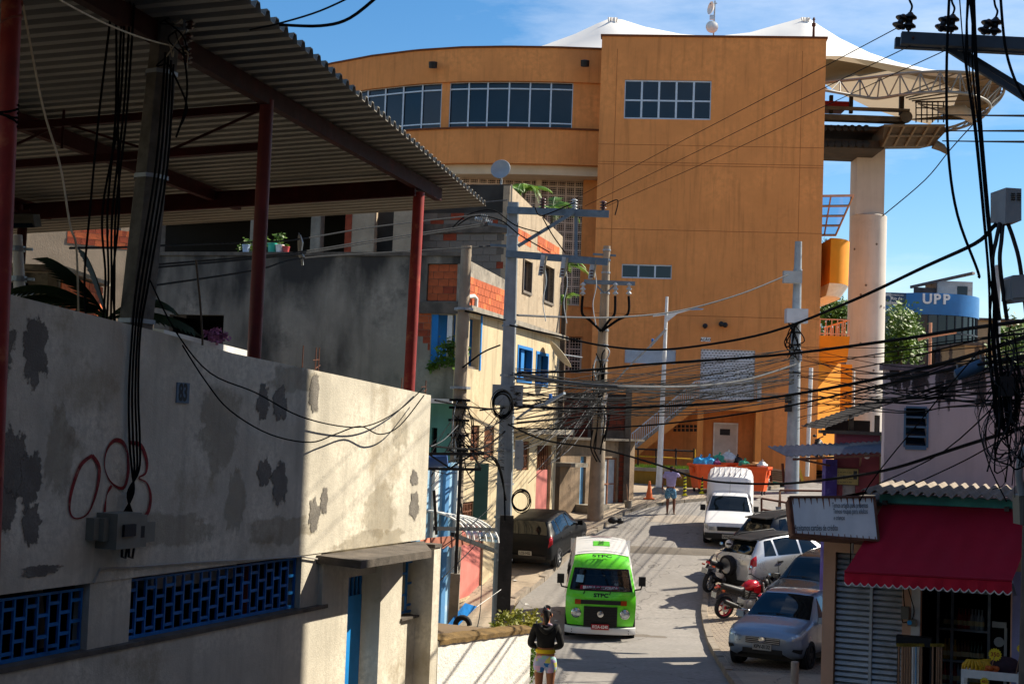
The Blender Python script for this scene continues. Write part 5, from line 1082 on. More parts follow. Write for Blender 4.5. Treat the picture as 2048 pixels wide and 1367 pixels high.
for z in (gs+.35,gs+.8,gs+1.15,gs+1.6,gs+2.15): b=B();H.box(b,us0,us1,-1.6,-1.2,z-.03,z);part('shelf_board',b,steel,SV)
for u in (us0,us1,(us0*.72+us1*.28)): b=B();H.box(b,u-.02,u+.02,-1.22,-1.18,gs,gs+2.3);part('upright',b,steel,SV)
btm=[mat('bottle_amber','#5a2d12',.25,0),mat('bottle_green','#16351f',.25,0),mat('bottle_red','#8f1d1a',.4,0),mat('bottle_clear','#8d9499',.2,0),mat('bottle_yellow','#b08a22',.4,0)]
bl=[mesh('bottle',B().lathe([(.035,0),(.037,.16),(.014,.22),(.013,.28),(.016,.29)],8),m_,50) for m_ in btm]
cap_=mesh('label_band',B().lathe([(.0385,.05),(.0385,.12)],8),mat('bottle_label','#c8b88f',.6,0))
nb=0
for j,z in enumerate((gs+.35,gs+.8,gs+1.15,gs+1.6,gs+2.15)):
    for i in range(12):
        u=us0+.1+(us1-us0-.2)*i/11;me=bl[(j*2+(i//4)) % 5];o=bpy.data.objects.new('bottle',me);link(o);o.location=H.pt(u,-1.3+random.uniform(-.03,.02),z);o.rotation_euler.z=random.random()*6
        row_=('bottom','second lowest','middle','second highest','top')[j]
        tagit(o,f'small bottle on the {row_} shelf of the dark shop','bottle',f'bottles on the {row_} shelf');l_=bpy.data.objects.new('label_band',cap_);link(l_);l_.parent=o
FGo=thing('drinks_fridge','white framed glass drinks fridge at the back right of the shop','fridge',H.pt(uO1-.35,-1.2,gs));f0,f1=H.u(1984,1250,-.9),H.u(2013,1250,-.9)
b=B();H.box(b,f0,f1,-1.5,-.95,gs,gs+1.75);part('cabinet',b,dark,FGo);b=B();H.box(b,f0,f1,-.95,-.9,gs+1.7,gs+1.78);H.box(b,f1-.03,f1+.01,-.95,-.9,gs,gs+1.7);part('door_frame',b,whitep,FGo);b=B();H.box(b,f0,f1-.03,-.93,-.915,gs+.1,gs+.6);part('red_poster',b,mat('poster_red','#8f1f2c',.5,.2,3),FGo)
for z in (gs+.8,gs+1.25,gs+1.5): part('sticker',B().lathe([(.07,0),(.07,.004)],14,Matrix.Translation(H.pt((f0+f1)/2,-.91,z)) @ H.n.to_track_quat('Z','Y').to_matrix().to_4x4()),whitep,FGo)
q=[P(1579,993,19.6),P(1746,993,19.5),P(1722,1078,19.4),P(1587,1067,19.5)]
SB=thing('sign_board','rust edged white sign board listing gifts clothes and credit cards','sign',q[3].lerp(q[2],.5))
q[2]=P(1757,1080,19.4);q[1]=P(1748,993,19.5)
nrm=(q[1]-q[0]).cross(q[3]-q[0]).normalized();nrm=nrm if nrm.y < 0 else -nrm
signm=mat('sign_white','#f2f4f6',.5,.08,2,streak=.15)
b=B().prism(q,-nrm*.03);bd=part('panel',b,signm,SB)
b=B();ri=mat('rust_frame','#6a4638',.8,.3,8)
for i in range(4): b.bar(q[i],q[(i+1) % 4],.05,.03)
part('frame',b,ri,SB)
for i in range(14):
    t_=(i+.5)/14;p_=q[0].lerp(q[1],t_)+nrm*.008;dn=(q[3]-q[0]).normalized();l_=random.uniform(.06,.2);bb=B();e_=(q[1]-q[0]).normalized()*.012
    bb.add([p_-e_,p_+e_,p_+dn*l_+e_*.2,p_+dn*l_-e_*.2],[(0,1,2,3)]);part('rust_run',bb,mat('rust_run','#8a4a22',.9,.3,20),bd,norm=False)
    p_=q[3].lerp(q[2],t_)+nrm*.008;bb=B();bb.add([p_-e_*.6,p_+e_*.6,p_-dn*.05+e_*.3,p_-dn*.05-e_*.3],[(0,1,2,3)]);part('rust_run',bb,MATS['rust_run'],bd,norm=False)
b=B();bx=[q[0]-nrm*.05,q[1]-nrm*.05,q[2]-nrm*.05,q[3]-nrm*.05];b.prism(bx,-nrm*.55);part('box_back',b,ri,SB)
ink=mat('faded_ink','#3a4450',.8,.3,30);rt=q[1]-q[0];upv=q[0]-q[3]
def stx(s,x,y,size,sx=.62):
    p_=P(x,y,19.45);k=(q[0]-CAM).dot(nrm)/(p_-CAM).dot(nrm);p_=CAM+(p_-CAM)*k
    text(s,size,facing(p_+nrm*.012,rt,upv),ink,'lettering',bd,.0,'LEFT',sx)
stx('Temos artigos para presentes',1664,1010,.1,.4);stx('Temos roupas para adultos',1666,1022,.1,.42);stx('e crianças',1667,1035,.09,.42);stx('Aceitamos cartões de crédito',1589,1055,.118,.41)
redc=mat('red_canvas','#a30f2e',.8,.1,1.5,.1,25,stain='#7d0a24',samt=.4,sscale=.8)
AW=thing('red_awning','dark red canvas awning with scalloped white trimmed edge','awning',H.pt(2,.8,H.z(1850,1160,1.2)))
at0,at1=H.pt(H.u(1765,1008,.12),.12,H.z(1765,1008,.12)),H.pt(H.u(2048,1014,.12)+1.2,.12,H.z(2048,1014,.12));ab0=H.pt(H.u(1689,1142,1.15),1.15,H.z(1689,1142,1.15));ab1=H.pt(H.u(2024,1158,1.15),1.15,H.z(2024,1160,1.15))
at1=at0+(at1-at0)*(((H.u(2070,1014,.12)-H.u(1765,1008,.12)))/((at1-at0).length))
rows=[]
for j in range(9):
    t_=j/8;rows.append([at0.lerp(at1,k/30).lerp(ab0.lerp(ab1,k/30),t_)-Vector((0,0,.06*math.sin(math.pi*t_)*(1+.3*math.sin(k*1.3)+.25*math.sin(k*.5+j*.9)))) for k in range(31)])
part('canvas',B().grid(rows),redc,AW,smooth=60)
ns_=20;rows=[];hv=.14;npt=ns_*8
top_=[ab0.lerp(ab1,i/npt)+Vector((0,0,.0))+H.n*.005 for i in range(npt+1)];bot_=[p-Vector((0,0,hv+.045*abs(math.sin(math.pi*i/8))))+H.n*(.012*math.sin(i*.31)) for i,p in enumerate(top_)]
redv=mat('red_valance','#c41432',.75,.1,3);part('valance',B().grid([top_,bot_]),redv,AW,norm=False)
part('trim',B().tube([p+H.n*.004 for p in bot_],.008,4),whitep,AW)
part('front_bar',B().tube([ab0,ab1],.02,8),redc,AW,smooth=60)
for u_,px_ in ((ab0,1765),(ab1,2040)): part('folding_arm',B().bar(u_-Vector((0,0,.02)),H.pt((u_-H.o).dot(H.t),.02,u_.z-.28),.03),steel,AW)
b=B();H.box(b,H.u(1766,1000,.12)-.05,uR,.013,.1,H.z(1850,1010,.1),H.z(1850,990,.1));part('teal_fascia',b,mat('teal_fascia','#4fa39b',.8,.25,3,stain='#3b5f58',samt=.6,sscale=3),SO)
RC=thing('fibre_cement_roof','wavy grey fibre cement roof edge above the red awning','roof',H.pt(2,-.5,zwt));ru0,ru1=H.u(1722,990,.35),uR+.5;rows=[]
for w_,z_ in ((.38,H.z(1850,989,.38)),(-1.0,H.z(1850,989,.38)+.02),(-3.1,H.z(1850,989,.38)+.06)):
    rows.append([H.pt(ru0+i*.022,w_+(.04*math.sin(i*.13) if w_ > 0 else 0),z_+.032*math.sin(i*.022/.155*6.283)) for i in range(int((ru1-ru0)/.022))])
top2=[[p+Vector((0,0,.014)) for p in r_] for r_ in rows];b=B().grid(rows);b.grid(top2);b.grid([rows[0],top2[0]])
part('sheet',b,mat('fibre_cement','#8a8074',.9,.25,2,.4,30,stain='#4a433c',samt=.6,sscale=2),RC,smooth=50)
for i in range(3): b=B();u=ru0+.3+i*1.6;b.bar(H.pt(u,.2,zwt+.0),H.pt(u,-3.2,zwt-.02),.06);part('rafter',b,darkconc,RC)
mt=thing('meter_box','small meter box with blue sticker on the shop pier','meter box',H.pt(H.u(1822,1250),.02,H.z(1822,1252)));b=B();H.px(b,1815,1238,1832,1252,0,.1);part('box',b,boxm,mt);part('sticker',B().lathe([(.032,0),(.032,.004)],14,Matrix.Translation(H.pt(H.u(1819,1244,.1),.101,H.z(1819,1244,.1))) @ H.n.to_track_quat('Z','Y').to_matrix().to_4x4()),mat('sticker_blue','#2d9be0',.5,0),mt)
b=B();H.px(b,1802,1212,1817,1238,0,.08);one('transformer_box',b,boxm,'grey plastic transformer box hanging beside the roller shutter','box')
for k,pts in enumerate((((1809,1212),(1807,1180),(1812,1150)),((1824,1240),(1828,1220),(1822,1195),(1813,1165)),((1804,1236),(1806,1244),(1816,1242)))): one('thin_wire',B().tube(smoothpts([H.pt(H.u(x,y,.04),.04,H.z(x,y,.04)) for x,y in pts],4),.007,4),cable,'thin black wire looping beside the shop meter box','cable','wires at the shop meter box')
b=B().tube([H.pt(H.u(1705,1090,.2),.2,H.z(1705,1082,.2)),H.pt(H.u(1705,1090,.2),.2,H.z(1705,1106,.2))],[.02,.02],8);tl_=one('tube_lamp',b,whitep,'small white lamp hanging under the sign board','lamp',smooth=50)
BM=mat('broom_wood','#8a6a52',.6,.2,6)
BR=thing('broom_display','black top holder of the broom display in front of the shop','rack',H.pt(H.u(1835,1300,.5),.5,gs));b=B();H.px(b,1792,1270,1862,1294,.42,.6);part('holder',b,black,BR);b=B();H.box(b,H.u(1795,1300,.5),H.u(1797,1300,.5)+.02,.48,.52,gs,H.z(1795,1290,.5));part('leg',b,black,BR);b=B();H.box(b,H.u(1860,1300,.5),H.u(1862,1300,.5)+.02,.48,.52,gs,H.z(1860,1290,.5));part('leg',b,black,BR)
for i,x in enumerate((1800,1808,1813,1818,1823,1828,1834,1845,1868,1876,1880,1885)):
    m_=whitep if i in (5,) else mat('pole_blue','#7fa6c4',.5,.1,4) if i == 6 else BM;t=thing('broom',('thin wooden broom standing in the display in front of the shop' if m_ is BM else 'pale painted broom among the wooden ones in front of the shop'),'broom',H.pt(H.u(x,1300,.62),.62,gs),group='brooms in front of the shop' if m_ is BM else 'pale brooms')
    part('handle',B().tube([H.pt(H.u(x,1300,.62),.63,gs+.01),H.pt(H.u(x-2,1300,.62),.62,H.z(x,1292,.62))],.014,7),m_,t,smooth=60);b=B();uu_=H.u(x-2,1300,.62);H.box(b,uu_-.035,uu_+.035,.605,.635,H.z(x,1292,.62),H.z(x,1286,.62));part('ferrule',b,mat('ferrule_yellow','#7d6a1c',.6,.2,9),t)
yp=one('yellow_post',B().lathe([(.045,0),(.045,.92),(.05,.925),(.05,.95),(.035,1.0),(.001,1.02)],14,Matrix.Translation((P(1918,1340,17.9).x,17.9,G(17.9)+.1))),mat('yellow_paint','#b48a1c',.5,.15,4),'yellow round topped bollard in front of the shop','bollard',smooth=40)
FS=thing('fruit_stand','white framed fruit stand in front of the shop','stand',H.pt(H.u(1965,1340,1.4),1.4,gs));f0,f1=H.u(1922,1350,1.5),H.u(2040,1350,1.5);zf_=H.z(1980,1352,1.5)
b=B();H.box(b,f0,f1,.9,1.5,zf_-.04,zf_);part('tray',b,whitep,FS)
for u in (f0,f1-.04):
    for w_ in (.92,1.46): b=B();H.box(b,u,u+.04,w_,w_+.04,gs,zf_-.04);part('leg',b,whitep,FS)
b=B();H.box(b,f0,f1,1.47,1.5,zf_,zf_+.06);part('rim',b,whitep,FS)
yb_=mat('banana_yellow','#c79a1e',.5,.2,8,stain='#5d5a1c',samt=.5,sscale=9)
for k,(x,w_,n) in enumerate(((1945,1.3,7),(1963,1.25,9),(1978,1.15,8))):
    c=H.pt(H.u(x,1340,w_),w_,zf_);bt_=thing('banana_bunch',('left','middle','right')[k]+' bunch of yellow bananas on the fruit stand','bananas',c,group='banana bunches')
    for j in range(n):
        a=-1.2+2.4*j/(n-1);d_=H.t*math.sin(a)+H.n*math.cos(a)*.5;part('banana',B().tube([c+Vector((0,0,.16)),c+d_*.07+Vector((0,0,.15)),c+d_*.12+Vector((0,0,.09)),c+d_*.135+Vector((0,0,.025))],[.01,.019,.02,.008],7),yb_,bt_,smooth=60)
for k in range(8):
    c=H.pt(H.u(1972+k*3,1345,1.38),1.38-.02*(k % 3),zf_+.035+.05*(k % 2));one('orange_fruit',B().ball(c,.035),mat('fruit_orange','#b4551c',.5,.15,9),'small orange fruit piled on the fruit stand','fruit','oranges on the fruit stand',60)
pt_=mat('price_yellow','#e0c22a',.6,.1,5)
for k,(x,y,tx,lbl) in enumerate(((1990,1308,'350','star shaped yellow price tag reading 350 above the bananas'),(2042,1296,'5','small yellow price tag at the right edge of the picture'),(1969,1362,'450','yellow price tag on the front of the fruit stand'))):
    c=H.pt(H.u(x,y,1.3 if k < 2 else 1.53),1.3 if k < 2 else 1.53,H.z(x,y,1.3 if k < 2 else 1.53));t=thing('price_tag',lbl,'price tag',c,group='yellow price tags');b=B();r_=.085 if k == 0 else .055
    pts=[c+(H.t*math.cos(a*math.pi/16)+Vector((0,0,1))*math.sin(a*math.pi/16))*(r_ if a % 2 else r_*.82) for a in range(32)];b.prism(pts,-H.n*.004);part('card',b,pt_,t);text(tx,r_*.85,facing(c+H.n*.003,H.t,(0,0,1)),mat('ink_red','#9c2a1a',.6,0),'numerals',t,.02)
    part('stick',B().tube([c-H.n*.006,Vector((c.x-.06,c.y,zf_+.02))-H.n*.006 if k < 2 else c-Vector((0,0,.06))-H.n*.006],.006,5),BM,t)
one('dark_sack',B().ball(H.pt(H.u(2010,1345,1.15),1.15,zf_+.1),.2,.16,.12,12,8),mat('purple_sack','#33232c',.8,.3,8,.4,20),'dark purple pile of vegetables at the right of the fruit stand','vegetables',smooth=60)
cr=thing('wooden_crate','pale wooden crate at the right edge beside the fruit stand','crate',H.pt(H.u(2045,1340,.9),.9,gs));cu_=H.u(2036,1340,.9);zc_=gs+.55
for i in range(5): b=B();H.box(b,cu_,cu_+.5,.9+.003*i,.915+.003*i,zc_+.11*i,zc_+.09+.11*i);part('slat',b,mat('crate_wood','#a5835f',.8,.2,5),cr)
for i in range(2): b=B();H.box(b,cu_+.46*i,cu_+.04+.46*i,.86,.898,gs,zc_+.6);part('post',b,MATS['crate_wood'],cr)
for k,(x,y,d2) in enumerate(((1590,1322,22.2),(1679,1352,20.9))):
    p_=P(x,y,d2);g_=G(d2)+.1;one('pipe_bollard',B().lathe([(.062,0),(.062,p_.z-g_-.01),(.055,p_.z-g_)],16,Matrix.Translation((p_.x,d2,g_))),mat('grey_pipe','#8f8a82',.7,.2,4,stain='#5a5048',samt=.5,sscale=4),('grey pipe bollard beside the silver car','short grey pipe bollard in front of the roller shutter')[k],'bollard',smooth=40)
pinkm=mat('pink_wall','#e0cdd2',.88,.08,1,.1,30,streak=.15,stain='#a894a2',samt=.4,sscale=.6)
a=P(1769,850,23.6);PK=Fr(a,R(92));PH=thing('pink_house','pink rendered house with louvre window above the shop','house',PK.pt(3,-2,G(25)))
zpk=PK.z(1850,742);hw=(PK.u(1811,855),PK.u(1853,855),PK.z(1832,894),PK.z(1832,816))
b=B();PK.wall(b,0,5.5,G(24)-.3,zpk,[hw],.2);part('front_wall',b,pinkm,PH,norm=False)
b=B();sd=Fr(a,R(18));b.hexa([sd.pt(u_,w_,G(25)-.3 if k_ == 0 else (zpk-.9 if u_ < 1 else zpk+.2)) for k_ in (0,1) for u_,w_ in ((.25,.02),(9.6,.02),(9.6,.2),(.25,.2))]);PK.box(b,3.2,7.5,-9.4,-9.2,G(25)-.3,zpk+.2);part('rear_walls',b,pinkm,PH)  # unseen rear walls and roof slope shaped to cast the street shadow
b=B();b.hexa([q_+Vector((0,0,z_)) for z_ in (0,.15) for q_ in (PK.pt(.2,-.22,zpk-.95),PK.pt(5.5,-.22,zpk-.95),PK.pt(7.5,-9.3,zpk+.15),PK.pt(3.1,-9.3,zpk+.15))]);part('roof_slab',b,concrete,PH)
mouldr=ragged(mat('mould_streak','#4b4447',.95,.3,3),8,.8);moss=mat('parapet_mould','#8a7a80',.95,.3,2,.4,20,fine=.2)
b=B();PK.box(b,-.05,5.5,-.25,.04,zpk,zpk+.1);part('coping',b,moss,PH)
for i in range(44):
    u=.1+i*.12+random.uniform(-.1,.1);skin_patch(PH,blob(PK,u,zpk-.1,random.uniform(.06,.16),random.uniform(.15,.7),.003+.0003*i,22,i+300,.3),mouldr,'mould_run')
bf=mat('louvre_frame','#5f7f9f',.5,.12,3);b=B();u0,u1,z0,z1=hw
for bx in ((u0,u1,z0-.04,z0),(u0,u1,z1,z1+.03),(u0-.03,u0,z0,z1),(u1,u1+.03,z0,z1)): PK.box(b,bx[0],bx[1],-.14,.02,bx[2],bx[3])
wf=part('window_frame',b,bf,PH)
for i in range(4):
    za=z0+(z1-z0)*i/4;zb2=z0+(z1-z0)*(i+1)/4;q_=B();q_.add([PK.pt(u0,-.02,za+.02),PK.pt(u1,-.02,za+.02),PK.pt(u1,-.12,zb2),PK.pt(u0,-.12,zb2)],[(0,1,2,3)]);part('pane',q_,winglass,wf,norm=False);q_=B();PK.box(q_,u0,u1,-.05,-.01,za,za+.03);part('louvre_rail',q_,bf,wf)
b=B();PK.box(b,u0-.1,u1+.1,-.5,-.45,z0-.1,z1+.1);part('dark_room',b,dark,PH)
MH=thing('maroon_house','low maroon walled shop with patched tile roof and tin awning','house',P(1700,960,33)-Vector((0,0,1.5)));F8=Fr(P(1640,900,33),R(90));um8=F8.u(1772,900)
zm1,zm0=F8.z(1700,868),G(33)
b=B();hd=(F8.u(1685,980),F8.u(1712,980),G(33)-.2,F8.z(1700,968));F8.wall(b,F8.u(1672,900),um8,zm0-.2,zm1,[hd],.2);part('wall',b,mat('maroon_wall','#8c4a57',.88,.12,1.5,.1,20,stain='#6b3a45',samt=.4),MH,norm=False)
b=B();F8.box(b,F8.u(1672,950),um8-.02,.005,.03,zm0,F8.z(1700,945));
b=B();F8.box(b,hd[0],hd[1],-.15,-.1,hd[2],hd[3]);part('shutter',b,slatm,MH)
b=B();F8.box(b,F8.u(1650,950),F8.u(1673,950),-.3,.06,zm0-.2,F8.z(1655,918));part('purple_post',b,mat('purple_paint','#4a3f8f',.8,.3,3,stain='#7f86c8',samt=.6,sscale=4),MH)
b=B();F8.box(b,um8-.14,um8,.0,.04,zm0,zm1);part('pale_edge',b,mat('pale_green','#a9b08d',.85,.12,3),MH)
b=B();F8.box(b,F8.u(1640,870),um8,-.2,.1,zm1,zm1+.08);part('sill_beam',b,darkconc,MH)
rows=[]
for j in range(5):
    rows.append([F8.pt(-.02+(um8+.1)*i/60,.2-j*.6,(F8.z(1640,858)+(F8.z(1770,806)-F8.z(1640,858))*(i/60))+.02*j+.012*math.sin(i*1.4)) for i in range(61)])
part('tile_roof',B().grid(rows),mat('old_tiles','#302a25',.92,.35,4,.5,20),MH,smooth=40)
for x in (1700,1752): b=B();u_=F8.u(x,850);F8.box(b,u_,u_+.1,-.15,-.05,zm1,F8.z(x,830));part('roof_post',b,darkconc,MH)
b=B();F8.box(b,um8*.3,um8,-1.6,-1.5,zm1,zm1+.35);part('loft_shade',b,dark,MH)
q_=B();F8.px(q_,1673,936,1716,969,.0,.05);sp=part('cream_sign',q_,mat('cream_sign','#b3a874',.7,.15,3),MH);q_=B();F8.px(q_,1671.5,934.5,1717.5,970.5,-.0,.04);part('frame',q_,darkconc,sp)
for k,l_ in enumerate(('Pão de queijo','Sorvetes e doces','Refrigerantes','Aberto todo dia')): u_,z_=F8.hit(1676,943+k*6.5,.06);text('▬ ▬▬ ▬ ▬▬' if False else '- -- --- - ---',.1,facing(F8.pt(u_,.053,z_),F8.t,(0,0,1)),ink,'lettering',sp,.02,'LEFT',.75)
q_=B();F8.px(q_,1707,941,1714,958,.05,.054);part('printed_motif',q_,ink,sp)
TA=thing('tin_awning','thin corrugated tin awning sticking out left of the maroon wall','awning',F8.pt(.5,.8,F8.z(1680,910)));rows=[]
for w_,dz in ((2.4,0),(.1,.18)): rows.append([F8.pt(F8.u(1574,912,2.4)+(um8+.1-F8.u(1574,912,2.4))*i/90,w_,F8.z(1574,913,2.4)+(F8.z(1765,898,2.4)-F8.z(1574,913,2.4))*i/90+dz+.022*math.sin(i*1.57)) for i in range(91)])
t2=[[p+Vector((0,0,.012)) for p in r_] for r_ in rows];b=B().grid(rows);b.grid(t2);b.grid([rows[0],t2[0]]);part('sheet',b,mat('tin','#5f6a78',.45,.15,2,metal=.4),TA,smooth=50)
part('front_bar',B().bar(rows[0][4]-Vector((0,0,.06)),rows[0][-1]-Vector((0,0,.06)),.05),ri,TA);part('brace',B().bar(rows[0][50]-Vector((0,0,.06)),F8.pt(um8*.6,.05,F8.z(1700,930)),.04),ri,TA);part('brace',B().bar(rows[0][8]-Vector((0,0,.06)),F8.pt(.2,.1,F8.z(1655,930)),.04),ri,TA)
one('globe_bulb',B().ball(P(1734,911,31),.07),whitep,'round white bulb hanging under the tin awning','bulb',smooth=60)
TBk=thing('apartment_block','tall rendered apartment block out of view on the right, raised for more shade','building',(14,8,G(8)))  # block inferred from its shadow; extra storeys added to hide the sun glow
FB=Fr((9.3,22.72),R(180));b=B();hs_=[(2+4.5*i,3.4+4.5*i,G(8)+1.2+3*j,G(8)+2.5+3*j) for i in range(6) for j in range(7)];FB.wall(b,0,32,G(10)-1,5+20,hs_,.25);part('street_wall',b,salmon,TBk,norm=False)
b=B();b.box(9.56,21,22.45,22.7,G(10)-1,25);b.box(9.56,21,-8.3,-8.05,G(10)-1,25);b.box(20.8,21,-8,23.4,G(10)-1,25);part('other_walls',b,salmon,TBk);b=B();b.box(9.2,21.1,-8.4,23.75,25.01,25.2);part('roof_slab',b,concrete,TBk)
for h in hs_: window(FB,h,2,[0,1],TBk,-.12)
BH=thing('added_rear_house','unseen house added behind the viewpoint to cut the sky light','building',(-2,-8,G(-8)));FBk=Fr((9.0,-5.0),R(-90));b=B()  # unseen house added to block sky light; dark front limits the bounce
hs_=[(1.5+3.2*i,2.8+3.2*i,G(-5)+1.2+3*j,G(-5)+2.6+3*j) for i in range(6) for j in range(3)];FBk.wall(b,0,24,G(-5)-1,12.6,hs_,.25);part('front_wall',b,darkconc,BH,norm=False)
b=B();FBk.box(b,0,24,-8,-.26,12.3,12.5);FBk.box(b,0,24,-8.3,-8.05,G(-5)-1,12.3);FBk.box(b,-.3,-.02,-8,0,G(-5)-1,12.5);FBk.box(b,24.02,24.3,-8,0,G(-5)-1,12.5);part('other_walls',b,concrete,BH)
for h in hs_: window(FBk,h,2,[0,1],BH,-.12)
polec=mat('pole_blue_grey','#8b949b',.8,.18,2,.25,40,streak=.4,stain='#5d666e',samt=.5,sscale=1.2)
poleb=mat('pole_brown_grey','#8f8271',.85,.18,2,.25,40,streak=.35,stain='#5f5548',samt=.5,sscale=1.5)
armm=mat('crossarm_grey','#5f7180',.7,.2,3,.2,30,stain='#3a4650',samt=.5,sscale=3)
glassw=mat('grey_porcelain','#a2a9ad',.3,.15,6)
def shaft(t,top,bot,rt_,rb_,m,sides=16,ext=0.0,nm='shaft'):
    v=(bot-top).normalized();e_=bot+v*ext;return part(nm,B().tube([top,top.lerp(e_,.5),e_],[rt_,(rt_+rb_)/2,rb_],sides),m,t,smooth=50)
def loopcoil(t,c,r,n,m,nx=(1,0,0),nz=(0,0,1),rw=.011,name='cable_coil',squash=1.3):
    c=Vector(c);nx,nz=Vector(nx),Vector(nz)
    for k in range(n):
        rd=random.Random(k*7+3);rr=r*rd.uniform(.8,1.08);o=c+Vector((rd.uniform(-.02,.02),-.012*k,rd.uniform(-.05,.03)));part(name,B().tube([o+nx*rr*math.cos(a*math.pi/12)+nz*rr*squash*math.sin(a*math.pi/12) for a in range(25)],rw,5),m,t,smooth=60)
DA=35.0;A_=thing('crossarm_pole','blue grey concrete pole with two heavy crossarms beside the beige house','pole',PG(1000,1236));ta_,ba_=P(1027,405,DA),P(1001,1236,DA)
v=(ba_-ta_).normalized();b=B();rows=[]
for t_ in (0,.25,.5,.75,1.03):
    c=ta_.lerp(ba_,t_);w2=.135+.085*t_;dd2=.11+.06*t_;rows.append([c+Vector((x*w2,y*dd2,0)) for x,y in ((-.8,-1),(.8,-1),(1,-.7),(1,.7),(.8,1),(-.8,1),(-1,.7),(-1,-.7))])
b.grid(rows,True);b.add(rows[0],[tuple(range(8))[::-1]]);part('shaft',b,polec,A_)
b=B();c0,c1=P(1014,1030,DA-.3),P(1006,1240,DA-.3);b.bar(c0,c1,.33,.12,(0,1,0));part('splint_post',b,mat('tarred_concrete','#2b2a2a',.9,.4,3,.3,20,stain='#5d5a56',samt=.5,sscale=4),A_)
for t_ in (.08,.3,.42,.52,.6,.68,.76,.86): c=ta_.lerp(ba_,t_);w2=.145+.085*t_;part('steel_band',B().lathe([(w2*1.12,-.025),(w2*1.12,.025)],8,Matrix.Translation(c) @ Matrix.Diagonal((1,.85,1,1))),steel,A_)
for k,(x0,y0,x1,y1) in enumerate(((1014,420,1218,428),(1012,507,1216,524))):
    for dz in ((-.18,.18) if k == 0 else (-.2,)):
        a,c=P(x0,y0,DA+dz),P(x1,y1,DA+dz-.2);part('crossarm',B().bar(a,c,.09,.17),armm,A_)
part('brace',B().bar(P(1036,492,DA-.3),P(1148,424,DA-.4),.07,.08),armm,A_);part('brace',B().bar(P(1152,432,DA-.3),P(1152,512,DA-.3),.08,.05,(0,1,0)),armm,A_)
for x,y in ((1148,420),(1206,424),(1085,418)): insul(A_,P(x,y,DA-.25),.09,.28,glassw if x == 1148 else porc,n=4)
for x,y in ((1086,520),(1128,524),(1186,527)):
    c=P(x,y,DA-.35);part('fuse_switch',B().bar(c+Vector((0,0,.12)),c+Vector((-.06,0,-.38)),.1),glassw,A_);part('fuse_tube',B().tube([c+Vector((.08,-.05,.1)),c+Vector((.02,-.05,-.35))],.025,6),mat('fuse_tan','#8f8672',.5,.2,5),A_);insul(A_,c+Vector((-.03,-.02,-.36)),.06,.22,porc,n=3)
    part('lead',B().tube(smoothpts([c,c+Vector((.1,0,-.5)),c+Vector((.03,0,-1.0)),c+Vector((.12,0,-1.5))],5),.012,5),glassw,A_,smooth=60)
for k,(x,y) in enumerate(((975,435),(985,445),(965,440))): insul(A_,P(x,y,DA),.06,.2,glassw,axis=(-.9,0,.2),n=4)
part('side_arm',B().bar(P(975,447,DA),P(1020,455,DA),.08,.06),armm,A_);part('side_arm',B().bar(P(980,490,DA),P(1016,492,DA),.08,.06),armm,A_)
for k,pts in enumerate((((905,455),(935,430),(985,420),(1030,450),(1080,465)),((915,450),(950,432),(1000,440),(1040,470),(1100,505)),((1085,435),(1105,470),(1130,505)),((1070,415),(1078,430),(1095,428),(1150,405)),((1206,412),(1235,400),(1230,430)))): part('jumper',B().tube(smoothpts([P(x,y,DA-.4) for x,y in pts],6),.016,5),cable,A_,smooth=60)
cb=B();cb.prism([P(1031,880,DA-.35),P(1045,880,DA-.35),P(1047,885,DA-.35),P(1047,932,DA-.35),P(1042,940,DA-.35),P(1028,936,DA-.35)],(0,.25,0));part('grey_box',cb,mat('box_light_grey','#9ba2a6',.5,.1,3),A_)
for y in (890,915): part('latch',B().lathe([(.03,0),(.03,.02)],8,Matrix.Translation(P(1036,y,DA-.37)) @ Matrix.Rotation(R(90),4,'X')),steel,A_)
cb=B();a,c=P(985,768,DA-.2),P(1045,812,DA-.2);cb.box(a.x,c.x,DA-.22,DA-.1,c.z,a.z);part('back_plate',cb,polec,A_)
cb=B();a,c=P(950,926,36.2),P(974,1038,36.2);cb.box(a.x,c.x,36,36.25,c.z,a.z);one('green_cabinet',cb,mat('cabinet_green','#3f5a55',.5,.15,2),'tall dark green metal cabinet hung on the beige front left of the pole','cabinet')
loopcoil(A_,P(1005,808,DA-.5),.25,9,cable);loopcoil(A_,P(1042,1000,DA-.45),.23,6,cable,squash=1.15)
lamp=mat('lamp_body','#8b98a5',.4,.1,3)
def streetlamp(t,p0,p1,m=None,bl=.8):
    part('lamp_arm',B().tube(smoothpts([p0,p0.lerp(p1,.5)+Vector((0,0,.06)),p1],5),.03,8),steel,t,smooth=60);d_=(p1-p0).normalized()
    s_=d_.cross(Vector((0,0,1))).normalized();q_=p1+d_*bl;b=B().hexa([p1-s_*.07-Vector((0,0,.05)),p1+s_*.07-Vector((0,0,.05)),q_+s_*.12-Vector((0,0,.02)),q_-s_*.12-Vector((0,0,.02)),p1-s_*.06+Vector((0,0,.05)),p1+s_*.06+Vector((0,0,.05)),q_+s_*.1+Vector((0,0,.03)),q_-s_*.1+Vector((0,0,.03))]);part('lamp_head',b,m or lamp,t)
    part('photocell',B().lathe([(.04,0),(.045,.1),(.02,.12)],10,Matrix.Translation(p1+d_*.12+Vector((0,0,.05)))),mat('photocell_blue','#1f63b0',.4,0),t,smooth=50)
streetlamp(A_,P(1032,838,DA-.3),P(1092,806,DA-.5),bl=.52)
DB=34.0;B_=thing('round_pole','round brown concrete pole in front of the grey house corner','pole',(P(915,1100,DB).x,DB,G(DB)));shaft(B_,P(933,492,DB),P(915,900,DB),.125,.21,poleb,16,4.2)
